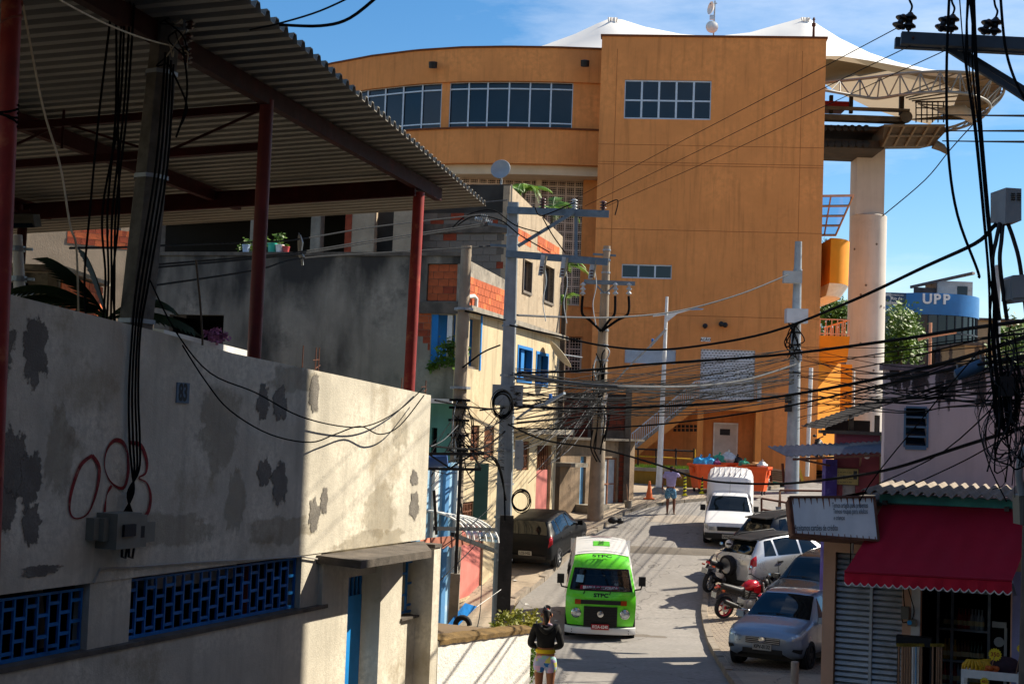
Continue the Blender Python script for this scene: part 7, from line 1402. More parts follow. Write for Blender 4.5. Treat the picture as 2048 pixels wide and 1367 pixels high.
def hatch(label,M,paint,st,L=3.84,plate_txt='',plate_back=False,front=True,rear=True,r=.3,rim=None,roof=None,spare=False,cls='car',vw=False):
    t=thing('parked_car',label,cls,M=M);sh=Shell(st);hw=max(q[3] for q in st);k=st[0][0]/1.9;part('body',sh.body(),paint,t,'L',35)
    wx=hw
    part('windscreen',sh.patch([(.93*k,4.05),(.26*k,4.08),(.26*k,6),(.93*k,6)]),tint,t,'L',60,norm=False)
    part('rear_window',sh.patch([(-1.44*k,4.12),(-1.74*k,4.15),(-1.74*k,6),(-1.44*k,6)]),tint,t,'L',60,norm=False)
    for ya,yb,yc,yd in ((.70,-.12,-.12,.2),(-.2,-.95,-.98,-.2),(-1.03,-1.42,-1.28,-1.05)):
        for sd in (1,-1): part('side_window',sh.patch([(ya*k,3.1),(yb*k,3.1),(yc*k,3.9),(yd*k,3.9)],sides=(sd,)),tint,t,'L',60,norm=False)
    for y in (.82,-.16,-1.0):
        for sd in (1,-1): part('door_seam',sh.patch([(y*k+.006,1.1),(y*k-.006,1.1),(y*k-.006,3.05),(y*k+.006,3.05)],.002,sides=(sd,)),plast,t,'L',norm=False)
    for y in (-.05,-.92):
        for sd in (1,-1): p=sh.S(y*k,2.75,sd);b=B();b.box(p.x-.02,p.x+.02,p.y-.09,p.y+.09,p.z-.018,p.z+.018);part('door_handle',b,plast,t,'L')
    for sd in (1,-1):
        p=sh.S(.72*k,3.1,sd);b=B();b.hexa([p+Vector((sd*.02,-.06,-.02)),p+Vector((sd*.2,-.08,-.02)),p+Vector((sd*.2,.04,-.02)),p+Vector((sd*.02,.06,-.02)),p+Vector((sd*.03,-.06,.1)),p+Vector((sd*.19,-.08,.13)),p+Vector((sd*.19,.03,.12)),p+Vector((sd*.03,.05,.1))]);part('mirror',b,paint,t,'L')
    for sd in (1,-1): part('sill_trim',sh.patch([(1.0*k,.9),(-1.0*k,.9),(-1.0*k,1.25),(1.0*k,1.25)],.008,sides=(sd,)),plast,t,'L',norm=False)
    if front:
        for sd in (1,-1): part('headlight',sh.patch([(1.86*k,2.75),(1.46*k,2.8),(1.5*k,3.35),(1.84*k,3.6)],.008,sides=(sd,)),lampg,t,'L',60,norm=False)
        b=B();y=st[0][0];b.box(-.36,.36,y-.05,y+.02,.5,.62);g_=part('grille',b,plast,t,'L')
        for i in range(3): b=B();b.box(-.36,.36,y+.015,y+.03,.52+.038*i,.535+.038*i);part('grille_bar',b,alloy if vw else chrome,g_,'L')
        b=B();b.box(-.42,.42,y-.08,y+.012,.3,.4);part('lower_intake',b,plast,t,'L')
        for sd in (1,-1): part('fog_lamp',sh.patch([(1.86*k,1.35),(1.7*k,1.35),(1.7*k,1.8),(1.86*k,1.8)],.006,sides=(sd,)),plast,t,'L',norm=False)
        if vw:
            Mb=Matrix.Translation((0,y+.03,.575)) @ Matrix.Rotation(R(-90),4,'X');e_=part('emblem',B().lathe([(.058,0),(.07,.004),(.07,.012),(.058,.016)],20,Mb),chrome,g_,'L',40)
            b=B()
            for pts in (((-.026,.052),(0,.012),(.026,.052)),((-.05,.03),(-.024,-.045),(0,.0),(.024,-.045),(.05,.03))):
                for a_,c_ in zip(pts,pts[1:]): b.bar((a_[0],y+.038,.575+a_[1]),(c_[0],y+.038,.575+c_[1]),.012,.012,(0,1,0))
            part('emblem_letters',b,chrome,e_,'L')
        if plate_txt and not plate_back: plate(t,y+.025,.44,plate_txt,plateg,black)
    if rear:
        for sd in (1,-1): part('tail_light',sh.patch([(-1.72*k,2.55),(-1.9*k,2.55),(-1.84*k,3.45),(-1.66*k,3.4)],.008,sides=(sd,)),tailr,t,'L',60,norm=False)
        if plate_txt and plate_back: plate(t,st[-1][0]-.015,.5,plate_txt,plateg,black,back=True)
        b=B();b.box(-.62,.62,st[-1][0]-.03,st[-1][0]+.05,.34,.44);part('bumper_strip',b,plast,t,'L')
    wheelset(t,r,.17,[(sx*(wx-.06),y*k,) for sx in (1,-1) for y in (1.22,-1.22)],rim or alloy,True,wx-.012)
    b=B();b.box(-wx*.85,wx*.85,-1.6*k,1.6*k,.16,.3);part('underbody',b,black,t,'L')
    if roof:
        rf=part('roof_panel',sh.patch([(.2*k,4.02),(-1.4*k,4.05),(-1.4*k,6),(.2*k,6)],.01,sides=(1,-1)),roof,t,'L',60,norm=False)
        for sd in (1,-1): p0,p1=sh.S(.1*k,4.1,sd),sh.S(-1.3*k,4.1,sd);part('roof_rail',B().tube([p0+Vector((0,0,.0)),p0.lerp(p1,.08)+Vector((0,0,.07)),p0.lerp(p1,.92)+Vector((0,0,.07)),p1],.02,7),roof,t,'L',60)
        b=B();p=sh.S(-1.4*k,5,1);b.hexa([Vector((-.5,p.y+.05,p.z-.01)),Vector((.5,p.y+.05,p.z-.01)),Vector((.48,p.y-.26,p.z-.02)),Vector((-.48,p.y-.26,p.z-.02)),Vector((-.5,p.y+.05,p.z+.03)),Vector((.5,p.y+.05,p.z+.03)),Vector((.48,p.y-.26,p.z+.01)),Vector((-.48,p.y-.26,p.z+.01))]);part('spoiler',b,roof,t,'L')
    if spare:
        y=st[-1][0]-.03;M2=Matrix.Translation((-.05,y-.04,.82)) @ Matrix.Rotation(R(90),4,'X');sp_=part('spare_wheel',B().lathe([(.2,-.06),(.27,-.08),(.29,0),(.28,.1),(.22,.12),(.2,.06)],24,M2,False),rubber,t,'L',40);b=B().lathe([(.01,.1),(.06,.1),(.07,.06)],12,M2);b.lathe([(.19,.06),(.22,.11),(.19,.1)],20,M2)
        for q_ in range(5): a=6.283*q_/5;b.bar(M2 @ Vector((.04*math.cos(a),.04*math.sin(a),.09)),M2 @ Vector((.2*math.cos(a),.2*math.sin(a),.08)),.05,.02,(0,1,0))
        part('rim',b,alloy,sp_,'L');b=B();b.box(-.3,.2,y-.03,y+.02,.42,.72);part('spare_carrier',b,plast,t,'L')
    b=B();p0=sh.S(.9*k,5.4,1);b.tube([Vector((.45,p0.y,p0.z+.0)),Vector((-.02,p0.y-.05,p0.z+.03))],.012,5);b.tube([Vector((.05,p0.y,p0.z+.02)),Vector((-.5,p0.y-.05,p0.z+.0))],.012,5);part('wiper',b,plast,t,'L')
    return t
CARS={}
hatch('silver blue hatchback nearest the shop, nose towards the street',place((1522,1348),(-.48,-.88),3.84,lift=.12),carpaint('silver_blue_paint','#8896a5',.55,.32),HATCH,plate_txt='KPV-0132',vw=True,rim=black)
hatch('dark grey car parked between the silver hatchback and the red motorcycle',place((1572,1252),(-.62,-.78),4.0,lift=.12),carpaint('dark_grey_paint','#23272b',.4,.25),scale_st(HATCH,1.05,1.0,.97),plate_txt='KYJ-8707',vw=True)
hatch('silver crossover with black roof and spare wheel on its tail',place((1466,1198),(.86,.5),4.0,back=True,lift=.12),carpaint('silver_paint','#c3c6c8',.5,.3),scale_st(HATCH,1.05,1.02,1.06),front=False,roof=plast,spare=True,r=.32)
hatch('dark grey off roader with a spare wheel behind the white pickup nose',place((1498,1152),(.86,.5),4.1,back=True,lift=.12),carpaint('graphite_paint','#2e3033',.3,.35),scale_st(HATCH,1.06,1.03,1.1),front=False,roof=plast,spare=True,r=.33)
hatch('black hatchback parked on the left pavement beside the beige house',place((1050,1148),(.34,.94),3.8,back=True,lift=.12),mat('black_paint','#07090c',.5,.1,2,spec=.2),scale_st(HATCH,.99,.99,.95),plate_txt='LCE-1422',plate_back=True,front=False,r=.28)
PUST=[(2.0,.32,.6,.64,.46,.6,.62,.5,.66,.67),(1.93,.22,.74,.78,.5,.76,.74,.64,.78,.79),(1.5,.2,.76,.79,.52,.77,.82,.68,.87,.89),(1.0,.2,.76,.79,.52,.77,.88,.7,.95,.97),(.9,.2,.76,.79,.52,.77,.89,.69,.99,1.01),(.3,.2,.76,.79,.52,.77,.92,.58,1.36,1.39),(-.25,.2,.76,.79,.52,.77,.93,.58,1.38,1.42),(-.5,.2,.76,.79,.52,.77,.93,.58,1.36,1.40),(-1.2,.22,.76,.79,.52,.78,.95,.7,1.2,1.22),(-2.0,.24,.76,.79,.52,.78,.95,.7,1.2,1.22)]
Mp=place((1456,1096),(-.16,-.98),4.0);PUw=carpaint('white_car_paint','#d9dadb',0,.35,.05);PU=thing('pickup','white pickup with tall white box canopy coming down the street','pickup',M=Mp);sh=Shell(PUST);part('body',sh.body(),PUw,PU,'L',35)
part('windscreen',sh.patch([(.92,4.05),(.33,4.08),(.33,6),(.92,6)]),tint,PU,'L',60,norm=False)
for sd in (1,-1):
    part('side_window',sh.patch([(.7,3.1),(-.35,3.1),(-.35,3.9),(.25,3.9)],sides=(sd,)),tint,PU,'L',60,norm=False);part('headlight',sh.patch([(1.99,2.55),(1.7,2.6),(1.7,3.2),(1.97,3.3)],.01,sides=(sd,)),lampg,PU,'L',60,norm=False)
    b=B();b.box(sd*.5-.13,sd*.5+.13,1.98,2.03,.56,.68);part('headlight',b,lampg,PU,'L')
    b=B();p=sh.S(.65,3.2,sd);b.box(*sorted((p.x+sd*.03,p.x+sd*.2)),p.y-.05,p.y+.04,p.z-.02,p.z+.16);part('mirror',b,plast,PU,'L')
b=B();b.box(-.36,.36,1.97,2.02,.55,.68);part('grille',b,plast,PU,'L');b=B();b.box(-.76,.76,1.88,2.06,.3,.47);part('bumper',b,plast,PU,'L');plate(PU,2.075,.38,'LNA-2075',plateg,black)
CB=[(-.18,.95,.70,1.5),(-.42,.95,.76,1.86),(-1.0,.95,.77,1.93),(-2.03,.95,.77,1.93)];rows=[]
for y,z0,wv,z1 in CB: rows.append([Vector((-wv-.02,y,z0)),Vector((-wv,y,z1-.25)),Vector((-wv+.08,y,z1-.06)),Vector((-wv+.22,y,z1)),Vector((0,y,z1+.03)),Vector((wv-.22,y,z1)),Vector((wv-.08,y,z1-.06)),Vector((wv,y,z1-.25)),Vector((wv+.02,y,z0))])
b=B().grid(rows);b.add(rows[0],[tuple(range(9))]);b.add(rows[-1],[tuple(range(9))[::-1]]);cn_=part('box_canopy',b,PUw,PU,'L',35)
for i in range(7): x=-.54+.18*i;b=B();b.box(x-.012,x+.012,-2.0,-.5,1.93,1.975-.05*abs(x));part('roof_rib',b,PUw,cn_,'L')
part('aerial',B().tube([Vector((0,.1,1.41)),Vector((0,-.2,1.8))],.006,4),plast,PU,'L');wheelset(PU,.29,.17,[(sx*.73,y) for sx in (1,-1) for y in (1.25,-1.25)],alloy,True,.78);b=B();b.box(-.65,.65,-1.7,1.7,.16,.3);part('underbody',b,black,PU,'L')
VM=place((1199,1281),(-.055,-1),4.5);V=thing('van','lime green and white passenger van driving down the street','van',M=VM);green=carpaint('lime_green_paint','#68d828',0,.3,.05);vwh=carpaint('van_white_paint','#dcdcda',0,.35,.05)
PR=[(2.20,.40,.79),(2.24,.62,.83),(2.25,.86,.845),(2.235,1.08,.84),(2.19,1.17,.83),(2.14,1.23,.825),(1.90,1.71,.715),(1.85,1.78,.695),(1.77,1.86,.68),(1.62,1.935,.665),(1.42,1.975,.65)]
def vf(j,a): y,z,hwv=PR[j];return Vector((a*hwv,y-.12*abs(a)**4-.02*a*a,z+(.05*(1-a*a) if j >=8 else 0)))
AA=[-1+2*i/20 for i in range(21)];AW_=[a for a in AA if abs(a) <=.91]
b=B();rows=[[vf(j,a) for a in AA] for j in range(6)];b.grid(rows);b.grid([[vf(j,a) for a in AA] for j in range(6,11)])
for sgn in (1,-1): b.grid([[vf(j,a) for a in AA if a*sgn >=.899] for j in (5,6)])
fp=part('front_panel',b,green,V,'L',40)
b=B().grid([[vf(5,a)+(vf(6,a)-vf(5,a))*t_ for a in AW_] for t_ in (.0,.33,.66,1)]);part('windscreen',b,clear('van_glass',(.82,.88,.9)),V,'L',60,norm=False)
loop=[vf(5,a) for a in AW_]+[vf(6,a) for a in AW_[::-1]];loop=[p+Vector((0,.008,.004)) for p in loop];part('windscreen_rubber',B().tube(loop+[loop[0]],.018,6),plast,fp,'L',60)
for sd in (1,-1):
    cols=[[vf(j,sd) for j in range(11)]]
    for y,k in ((1.3,1.0),(.5,1.01),(-.6,1.01),(-1.6,1.0),(-2.05,.98),(-2.2,.93)): cols.append([Vector((sd*w_*k,y,z_)) for w_,z_ in ((.8,.34),(.85,.55),(.86,.86),(.86,1.08),(.855,1.17),(.845,1.23),(.745,1.71),(.725,1.78),(.70,1.86),(.68,1.92),(.65,1.975 if y > -2.1 else 1.9))])
    part('side_panel',B().grid(cols),vwh,V,'L',35)
    for y0,y1 in ((1.55,.95),(.8,.1),(0,-.7),(-.8,-1.5)): b=B();b.add([Vector((sd*(.852),y0,1.27)),Vector((sd*.862,y1,1.27)),Vector((sd*.766,y1,1.68)),Vector((sd*.752,y0-.1,1.68))],[(0,1,2,3)]);part('side_window',b,tint,V,'L',norm=False)
    for i in range(26):
        y=1.2-i*.13
        for j in range(2):
            if (i+j) % 2: b=B();b.add([Vector((sd*.868,y,.98+.05*j)),Vector((sd*.868,y-.13,.98+.05*j)),Vector((sd*.868,y-.13,1.03+.05*j)),Vector((sd*.868,y,1.03+.05*j))],[(0,1,2,3)]);part('checker',b,black,V,'L',norm=False)
rows=[]
for y,dz in ((1.42,0),(.9,.02),(0,.03),(-1,.02),(-1.8,0),(-2.08,-.03),(-2.2,-.075)): rows.append([Vector((a*.652,y,1.975+dz+.06*(1-a*a))) for a in AA])
rf=part('roof',B().grid(rows),vwh,V,'L',40);b=B();b.grid([[Vector((a*.8,-2.2+.0*abs(a),z_)) for a in AA] for z_ in (.34,.9,1.3,1.9)]);part('rear_panel',b,vwh,V,'L',40)
for i in range(6): y=1.2-i*.5;b=B();b.tube([Vector((a*.6,y,1.975+.025+.06*(1-a*a)-.002)) for a in AA],.008,4);part('roof_rib',b,vwh,rf,'L')
b=B();b.grid([[Vector((a*.21,y,1.975+.022+.06*(1-a*a*.1)+.014)) for a in (-1,0,1)] for y in (.35,-.55)]);st_=part('roof_sticker',b,mat('sticker_green','#4fae2e',.5,.1,4),rf,'L',norm=False);text('STP.EN.J.C',.17,VM @ facing(Vector((0,-.1,2.09)),(0,-1,0),(1,0,0)),mat('decal_dark','#163016',.6,0),'lettering',st_,.02,sx=.9)
b=B().lathe([(.26,0),(.3,.002),(.26,.004)],24,Matrix.Translation((0,-1.5,2.06)) @ Matrix.Diagonal((1,.5,1,1)));part('roof_logo',b,mat('logo_mix','#7a6a6a',.6,.5,6),rf,'L')
dk=mat('decal_black','#10150f',.5,0);p_=(vf(8,0)+vf(9,0))/2;text('STPC',.155,VM @ facing(p_+Vector((0,.03,.055)),(-1,0,0),vf(9,0)-vf(8,0)),dk,'lettering',fp,.035,sx=1.35);p_=(vf(3,0)+vf(4,0))/2;text('STPC',.13,VM @ facing(p_+Vector((0,.01,.005)),(-1,0,0),vf(4,0)-vf(3,0)),dk,'lettering',fp,.035,sx=1.2)
b=B();b.box(-.62,.62,2.235,2.262,.92,1.02);part('air_grille',b,plast,V,'L')
for sd in (1,-1): b=B();b.box(sd*.55-.07,sd*.55+.07,2.2,2.268,.915,1.025);part('indicator',b,mat('indicator_orange','#9a3a0c',.2,.2,20),V,'L')
b=B();b.box(-.4,.4,2.235,2.275,.39,.87);rg=part('radiator_grille',b,plast,V,'L')
for i in range(7): b=B();b.box(-.39,.39,2.275,2.292,.42+i*.063,.447+i*.063);part('grille_bar',b,black,rg,'L')
Mb=Matrix.Translation((0,2.293,.7)) @ Matrix.Rotation(R(-90),4,'X');e_=part('emblem',B().lathe([(.062,0),(.075,.004),(.075,.014),(.062,.018)],24,Mb),chrome,rg,'L',40);b=B()
for pts in (((-.028,.056),(0,.012),(.028,.056)),((-.054,.032),(-.026,-.05),(0,.0),(.026,-.05),(.054,.032))):
    for a_,c_ in zip(pts,pts[1:]): b.bar((a_[0],2.304,.7+a_[1]),(c_[0],2.304,.7+c_[1]),.013,.013,(0,1,0))
part('emblem_letters',b,chrome,e_,'L')
for sd in (1,-1): Mh=Matrix.Translation((sd*.585,2.19,.70)) @ Matrix.Rotation(R(-90),4,'X');hl=part('headlight',B().lathe([(.09,.03),(.095,.055),(.06,.075),(.001,.082)],20,Mh),lampg,V,'L',60);part('bezel',B().lathe([(.095,.0),(.118,.03),(.118,.05),(.098,.062),(.095,.05)],22,Mh,False),chrome,hl,'L',40)
rows=[[Vector((a*.85,2.28-.16*abs(a)**5+o,z_)) for a in AA] for o,z_ in ((-.06,.2),(.02,.22),(.04,.30),(.02,.37),(-.06,.38))];bmp=part('bumper',B().grid(rows),vwh,V,'L',35);plate(V,2.335,.4,'KOA-6240',mat('plate_red','#a11426',.5,.05,4),whitep,.42)
for sd in (1,-1):
    for z_ in (.26,.32): part('bolt',B().lathe([(.012,0),(.012,.01)],8,Matrix.Translation((sd*.68,2.29,z_)) @ Matrix.Rotation(R(-90),4,'X')),plast,bmp,'L')
    part('mirror_arm',B().tube([Vector((sd*.8,1.98,1.25)),Vector((sd*.95,2.0,1.28)),Vector((sd*.98,2.0,1.38))],.02,6),plast,V,'L',60);b=B();b.box(sd*.98-.085,sd*.98+.085,1.96,2.04,1.36,1.58);part('mirror',b,plast,V,'L');
for x0 in (-.2,.42): b=B().tube([Vector((x0,2.2,1.15)),Vector((x0-.05,2.16,1.27)),Vector((x0-.5,2.12,1.3))],.011,5);part('wiper',b,plast,V,'L')
wheelset(V,.31,.17,[(sx*.72,y) for sx in (1,-1) for y in (1.3,-1.1)],alloy,True,.85);b=B();b.box(-.7,.7,-2.1,2.1,.2,.38);part('underbody',b,black,V,'L')
b=B();b.box(-.74,.74,1.75,2.0,.95,1.2);part('dashboard',b,plast,V,'L');b=B();b.box(-.74,.74,1.1,1.22,.5,1.45);part('seat_back',b,mat('seat_dark','#20242b',.8,.2,5),V,'L');b=B();b.box(-.74,.74,-.2,-.1,.5,1.6);part('rear_seat',b,MATS['seat_dark'],V,'L')
b=B();b.box(-.8,.8,-2.15,2.0,.39,.42);part('floor',b,plast,V,'L')
sw=VM;part('steering_wheel',B().tube([Vector((-.38+.2*math.cos(a*math.pi/10),1.72+.06*math.sin(a*math.pi/10),1.2+.19*math.sin(a*math.pi/10))) for a in range(21)],.014,6),plast,V,'L',60)
def q5(t0,t1,a0,a1,off): return [vf(5,a)+(vf(6,a)-vf(5,a))*t_+Vector((0,off,0)) for a,t_ in ((a0,t0),(a1,t0),(a1,t1),(a0,t1))]
b=B();b.add(q5(.03,.22,.62,-.52,-.02),[(0,1,2,3)]);ds=part('route_board',b,mat('route_red','#b01c34',.6,.08,4),V,'L',norm=False);c_=vf(5,0)+(vf(6,0)-vf(5,0))*.125
text('BRASILIA ◄► ALVORADA'.replace('◄►','<>'),.098,VM @ facing(c_+Vector((.02,-.012,0)),(-1,0,0),vf(6,0)-vf(5,0)),whitep,'lettering',ds,.03,sx=.78)
b=B();b.add(q5(.35,.7,.78,.56,-.01),[(0,1,2,3)]);part('windscreen_permit',b,mat('permit_blue','#9cc6dc',.6,.2,9),V,'L',norm=False)
def moto(label,px,fwd,tankm,wheelm,redw=False,box=False,helmet=False):
    p=PG(*px);f=Vector((*fwd,0)).normalized();c=p+f*.62;rt_=f.cross(Vector((0,0,1)));z=G(c.y)+.125;lean=R(9);up=Vector((0,0,1))*math.cos(lean)-rt_*math.sin(lean)*(-1);rt2=f.cross(up)
    M=Matrix(((rt2.x,f.x,up.x,c.x),(rt2.y,f.y,up.y,c.y),(rt2.z,f.z,up.z,z),(0,0,0,1)));t=thing('motorcycle',label,'motorcycle',M=M,group='parked motorcycles')
    for y,r_ in ((-.65,.3),(.68,.3)):
        Mw=Matrix.Translation((0,y,r_)) @ Matrix.Rotation(R(90),4,'Y');wl=part('wheel',B().lathe([(r_*.74,-.05),(r_*.95,-.055),(r_,0),(r_*.95,.055),(r_*.74,.05)],28,Mw,False),rubber,t,'L',50)
        b=B().lathe([(r_*.68,-.035),(r_*.75,-.045),(r_*.75,.045),(r_*.68,.035)],28,Mw,False);b.lathe([(.02,-.06),(.05,-.06),(.05,.06),(.02,.06)],12,Mw)
        for k in range(6): a=6.283*k/6;b.bar(Mw @ Vector((.04*math.cos(a),.04*math.sin(a),0)),Mw @ Vector((r_*.7*math.cos(a+.15),r_*.7*math.sin(a+.15),0)),.03,.025,(1,0,0))
        part('rim',b,wheelm,wl,'L',40);part('brake_disc',B().lathe([(.06,.055),(.12,.055),(.12,.06),(.06,.06)],20,Mw,False),alloy,wl,'L')
    b=B()
    for sd in (-1,1): b.tube([Vector((sd*.09,.68,.3)),Vector((sd*.085,.48,.95))],.024,8)
    part('fork',b,alloy,t,'L',60)
    b=B().tube([Vector((-.36,.34,1.06)),Vector((-.3,.36,1.08)),Vector((-.12,.44,1.02)),Vector((.12,.44,1.02)),Vector((.3,.36,1.08)),Vector((.36,.34,1.06))],.016,7);part('handlebar',b,plast,t,'L',60)
    for sd in (-1,1): part('mirror_stem',B().tube([Vector((sd*.28,.37,1.07)),Vector((sd*.36,.4,1.2))],.008,5),plast,t,'L');mr=part('mirror',B().ball((sd*.38,.4,1.25),.06,.02,.045,10,6),mat('mirror_glass','#8fb2d0',.05,0,metal=.9),t,'L',60)
    part('headlamp',B().ball((0,.62,.93),.1,.1,.11,12,8),plast,t,'L',60);part('headlamp_glass',B().lathe([(.075,0),(.05,.02),(.001,.028)],14,Matrix.Translation((0,.71,.93)) @ Matrix.Rotation(R(-90),4,'X')),lampg,t,'L',60)
    rows=[]
    for y,w_,z0,z1 in ((.42,.06,.78,.92),(.32,.13,.74,1.0),(.12,.16,.72,1.02),(-.05,.12,.74,.94),(-.14,.07,.76,.86)): rows.append([Vector((w_*math.cos(a*math.pi/6)*1.0,y,(z0+z1)/2+(z1-z0)/2*math.sin(a*math.pi/6))) for a in range(12)])
    b=B().grid(rows,True);b.add(rows[0],[tuple(range(12))]);b.add(rows[-1],[tuple(range(12))[::-1]]);part('fuel_tank',b,tankm,t,'L',60)
    for sd in (-1,1): b=B();b.prism([Vector((sd*.165,.36,.9)),Vector((sd*.175,.1,.86)),Vector((sd*.165,.16,.72)),Vector((sd*.13,.42,.66))],(-sd*.03,0,0));part('tank_shroud',b,tankm if redw else plast,t,'L')
    rows=[]
    for y,w_,z_ in ((-.1,.09,.82),(-.25,.13,.80),(-.5,.13,.86),(-.72,.09,.9),(-.82,.05,.92)): rows.append([Vector((x*w_,y,z_+o)) for x,o in ((-1,-.06),(-1,-.01),(-.6,.03),(.6,.03),(1,-.01),(1,-.06))])
    b=B().grid(rows);b.add(rows[-1],[tuple(range(6))]);part('seat',b,black,t,'L',50)
    b=B();b.hexa([Vector((-.1,-.12,.62)),Vector((.1,-.12,.62)),Vector((.05,-.9,.84)),Vector((-.05,-.9,.84)),Vector((-.11,-.12,.78)),Vector((.11,-.12,.78)),Vector((.06,-.92,.92)),Vector((-.06,-.92,.92))]);part('tail_fairing',b,plast if redw else black,t,'L')
    b=B();b.box(-.14,.14,-.12,.25,.28,.52);b.box(-.09,.09,.05,.3,.5,.72);part('engine',b,alloy,t,'L')
    for i in range(4): b=B();b.box(-.11,.11,.03,.32,.53+i*.045,.55+i*.045);part('cooling_fin',b,plast,t,'L')
    for sd in (-1,1): part('engine_cover',B().lathe([(.11,0),(.1,.035),(.001,.045)],16,Matrix.Translation((sd*.14,.05,.4)) @ Matrix.Rotation(R(90)*sd,4,'Y')),alloy,t,'L',60)
    part('exhaust_pipe',B().tube(smoothpts([(.06,.32,.58),(.12,.4,.42),(.14,.2,.24),(.15,-.15,.28),(.15,-.25,.3)],4),.022,8),chrome,t,'L',60);part('silencer',B().tube([Vector((.15,-.22,.31)),Vector((.155,-.3,.34)),Vector((.16,-.78,.5)),Vector((.16,-.82,.52))],[.03,.055,.06,.03],12),plast,t,'L',60)
    b=B()
    for sd in (-1,1): b.bar((sd*.09,-.05,.36),(sd*.09,-.65,.3),.03,.05);b.bar((sd*.1,.1,.74),(sd*.1,-.05,.36),.03,.04)
    part('swing_frame',b,plast,t,'L')
    rows=[[Vector((x,.68+.33*math.cos(a),.3+.33*math.sin(a))) for x in (-.06,0,.06)] for a in [R(20+i*12) for i in range(10)]];part('front_fender',B().grid(rows),tankm,t,'L',60)
    rows=[[Vector((x,-.65+.36*math.cos(a),.3+.36*math.sin(a))) for x in (-.07,0,.07)] for a in [R(70+i*10) for i in range(8)]];part('rear_fender',B().grid(rows),plast,t,'L',60)
    b=B();b.box(-.05,.05,-.96,-.9,.84,.9);part('tail_light',b,tailr,t,'L');b=B();b.box(-.09,.09,-1.06,-1.04,.58,.72);part('number_plate',b,plateg,t,'L');part('plate_bracket',B().bar((0,-.88,.8),(0,-1.04,.66),.06,.02),plast,t,'L')
    for sd in (-1,1): b=B();b.box(sd*.16-.04,sd*.16+.04,-.9,-.85,.76,.8);part('indicator',b,MATS['indicator_orange'],t,'L')
    part('side_stand',B().tube([Vector((-.08,.0,.3)),Vector((-.24,-.08,-.02))],.012,6),plast,t,'L')
    if helmet:
        hc=M @ Vector((-.1,.36,1.3));hm=thing('helmet','white helmet hung on the handlebar of the black motorcycle','helmet',hc-Vector((0,0,.14)));part('shell',B().ball(hc,.13,.15,.13,14,9),whitep,hm,'W',60);part('visor',B().ball(hc+Vector((-.02,-.06,.01)),.1,.105,.05,12,6),tint,hm,'W',60)
    return t
red_t=carpaint('red_moto_paint','#b00f1c',.2,.25);moto('red and black motorcycle with red wheel rims parked beside the grey car',(1447,1248),(.86,.5),red_t,mat('red_rim','#b5122a',.4,.1,5),True)
moto('black motorcycle with a white helmet parked behind the silver crossover',(1416,1200),(.6,.8),carpaint('black_moto_paint','#101114',.1,.3),alloy,False,helmet=True)
fm=thing('motorcycle','small dark motorcycle parked on the slope right of the tower','motorcycle',P(1638,910,60));b=B()
for dx in (-.3,.32): c=P(1638,905,60)+Vector((dx*.5,dx,0));part('wheel',B().lathe([(.18,-.05),(.28,0),(.18,.05)],16,Matrix.Translation(c) @ Matrix.Rotation(R(90),4,'Y')),rubber,fm)
part('body',B().tube([P(1630,898,59.8),P(1637,885,60),P(1645,893,60.2)],[.1,.2,.1],8),black,fm,smooth=60);part('handlebar',B().tube([P(1630,880,59.7),P(1638,876,59.7),P(1647,872,59.7)],.025,6),black,fm)
for x,y in ((1629,871),(1649,868)): part('mirror',B().ball(P(x,y,59.7),.08,.03,.06,8,6),black,fm,smooth=60)
cv=hatch('tan car half hidden behind the maroon house',Matrix.Translation((P(1662,915,63).x,63,G(63))) @ Matrix.Rotation(R(200),4,'Z'),carpaint('tan_paint','#b39a63',.1,.35),HATCH,front=True)
def skin(verts,edges,rad,root=0,sub=2):
    """continuous skinned mesh from a joint skeleton"""
    me=bpy.data.meshes.new('_sk');me.from_pydata([tuple(v) for v in verts],edges,[]);o=bpy.data.objects.new('_sk',me);link(o);bpy.context.view_layer.objects.active=o
    md=o.modifiers.new('s','SKIN');md.use_smooth_shade=True
    lay=me.skin_vertices[0].data if me.skin_vertices else None
    if lay is None:
        bm=bmesh.new();bm.from_mesh(me);bm.verts.layers.skin.verify();bm.to_mesh(me);bm.free();lay=me.skin_vertices[0].data
    for i,r_ in enumerate(rad): lay[i].radius=r_ if isinstance(r_,tuple) else (r_,r_);lay[i].use_root=(i == root)
    s2=o.modifiers.new('d','SUBSURF');s2.levels=sub;s2.render_levels=sub
    dg=bpy.context.evaluated_depsgraph_get();m2=o.evaluated_get(dg).to_mesh();b=B();b.v=[v.co.copy() for v in m2.vertices];b.f=[tuple(p.vertices) for p in m2.polygons];bpy.data.objects.remove(o);bpy.data.meshes.remove(me);return b
def chainmesh(pts,rad,sub=2): return skin(pts,[(i,i+1) for i in range(len(pts)-1)],rad,0,sub)
skinm=mat('skin_brown','#9a6547',.6,.1,6);hairm=mat('dark_hair','#17100d',.5,.35,30)
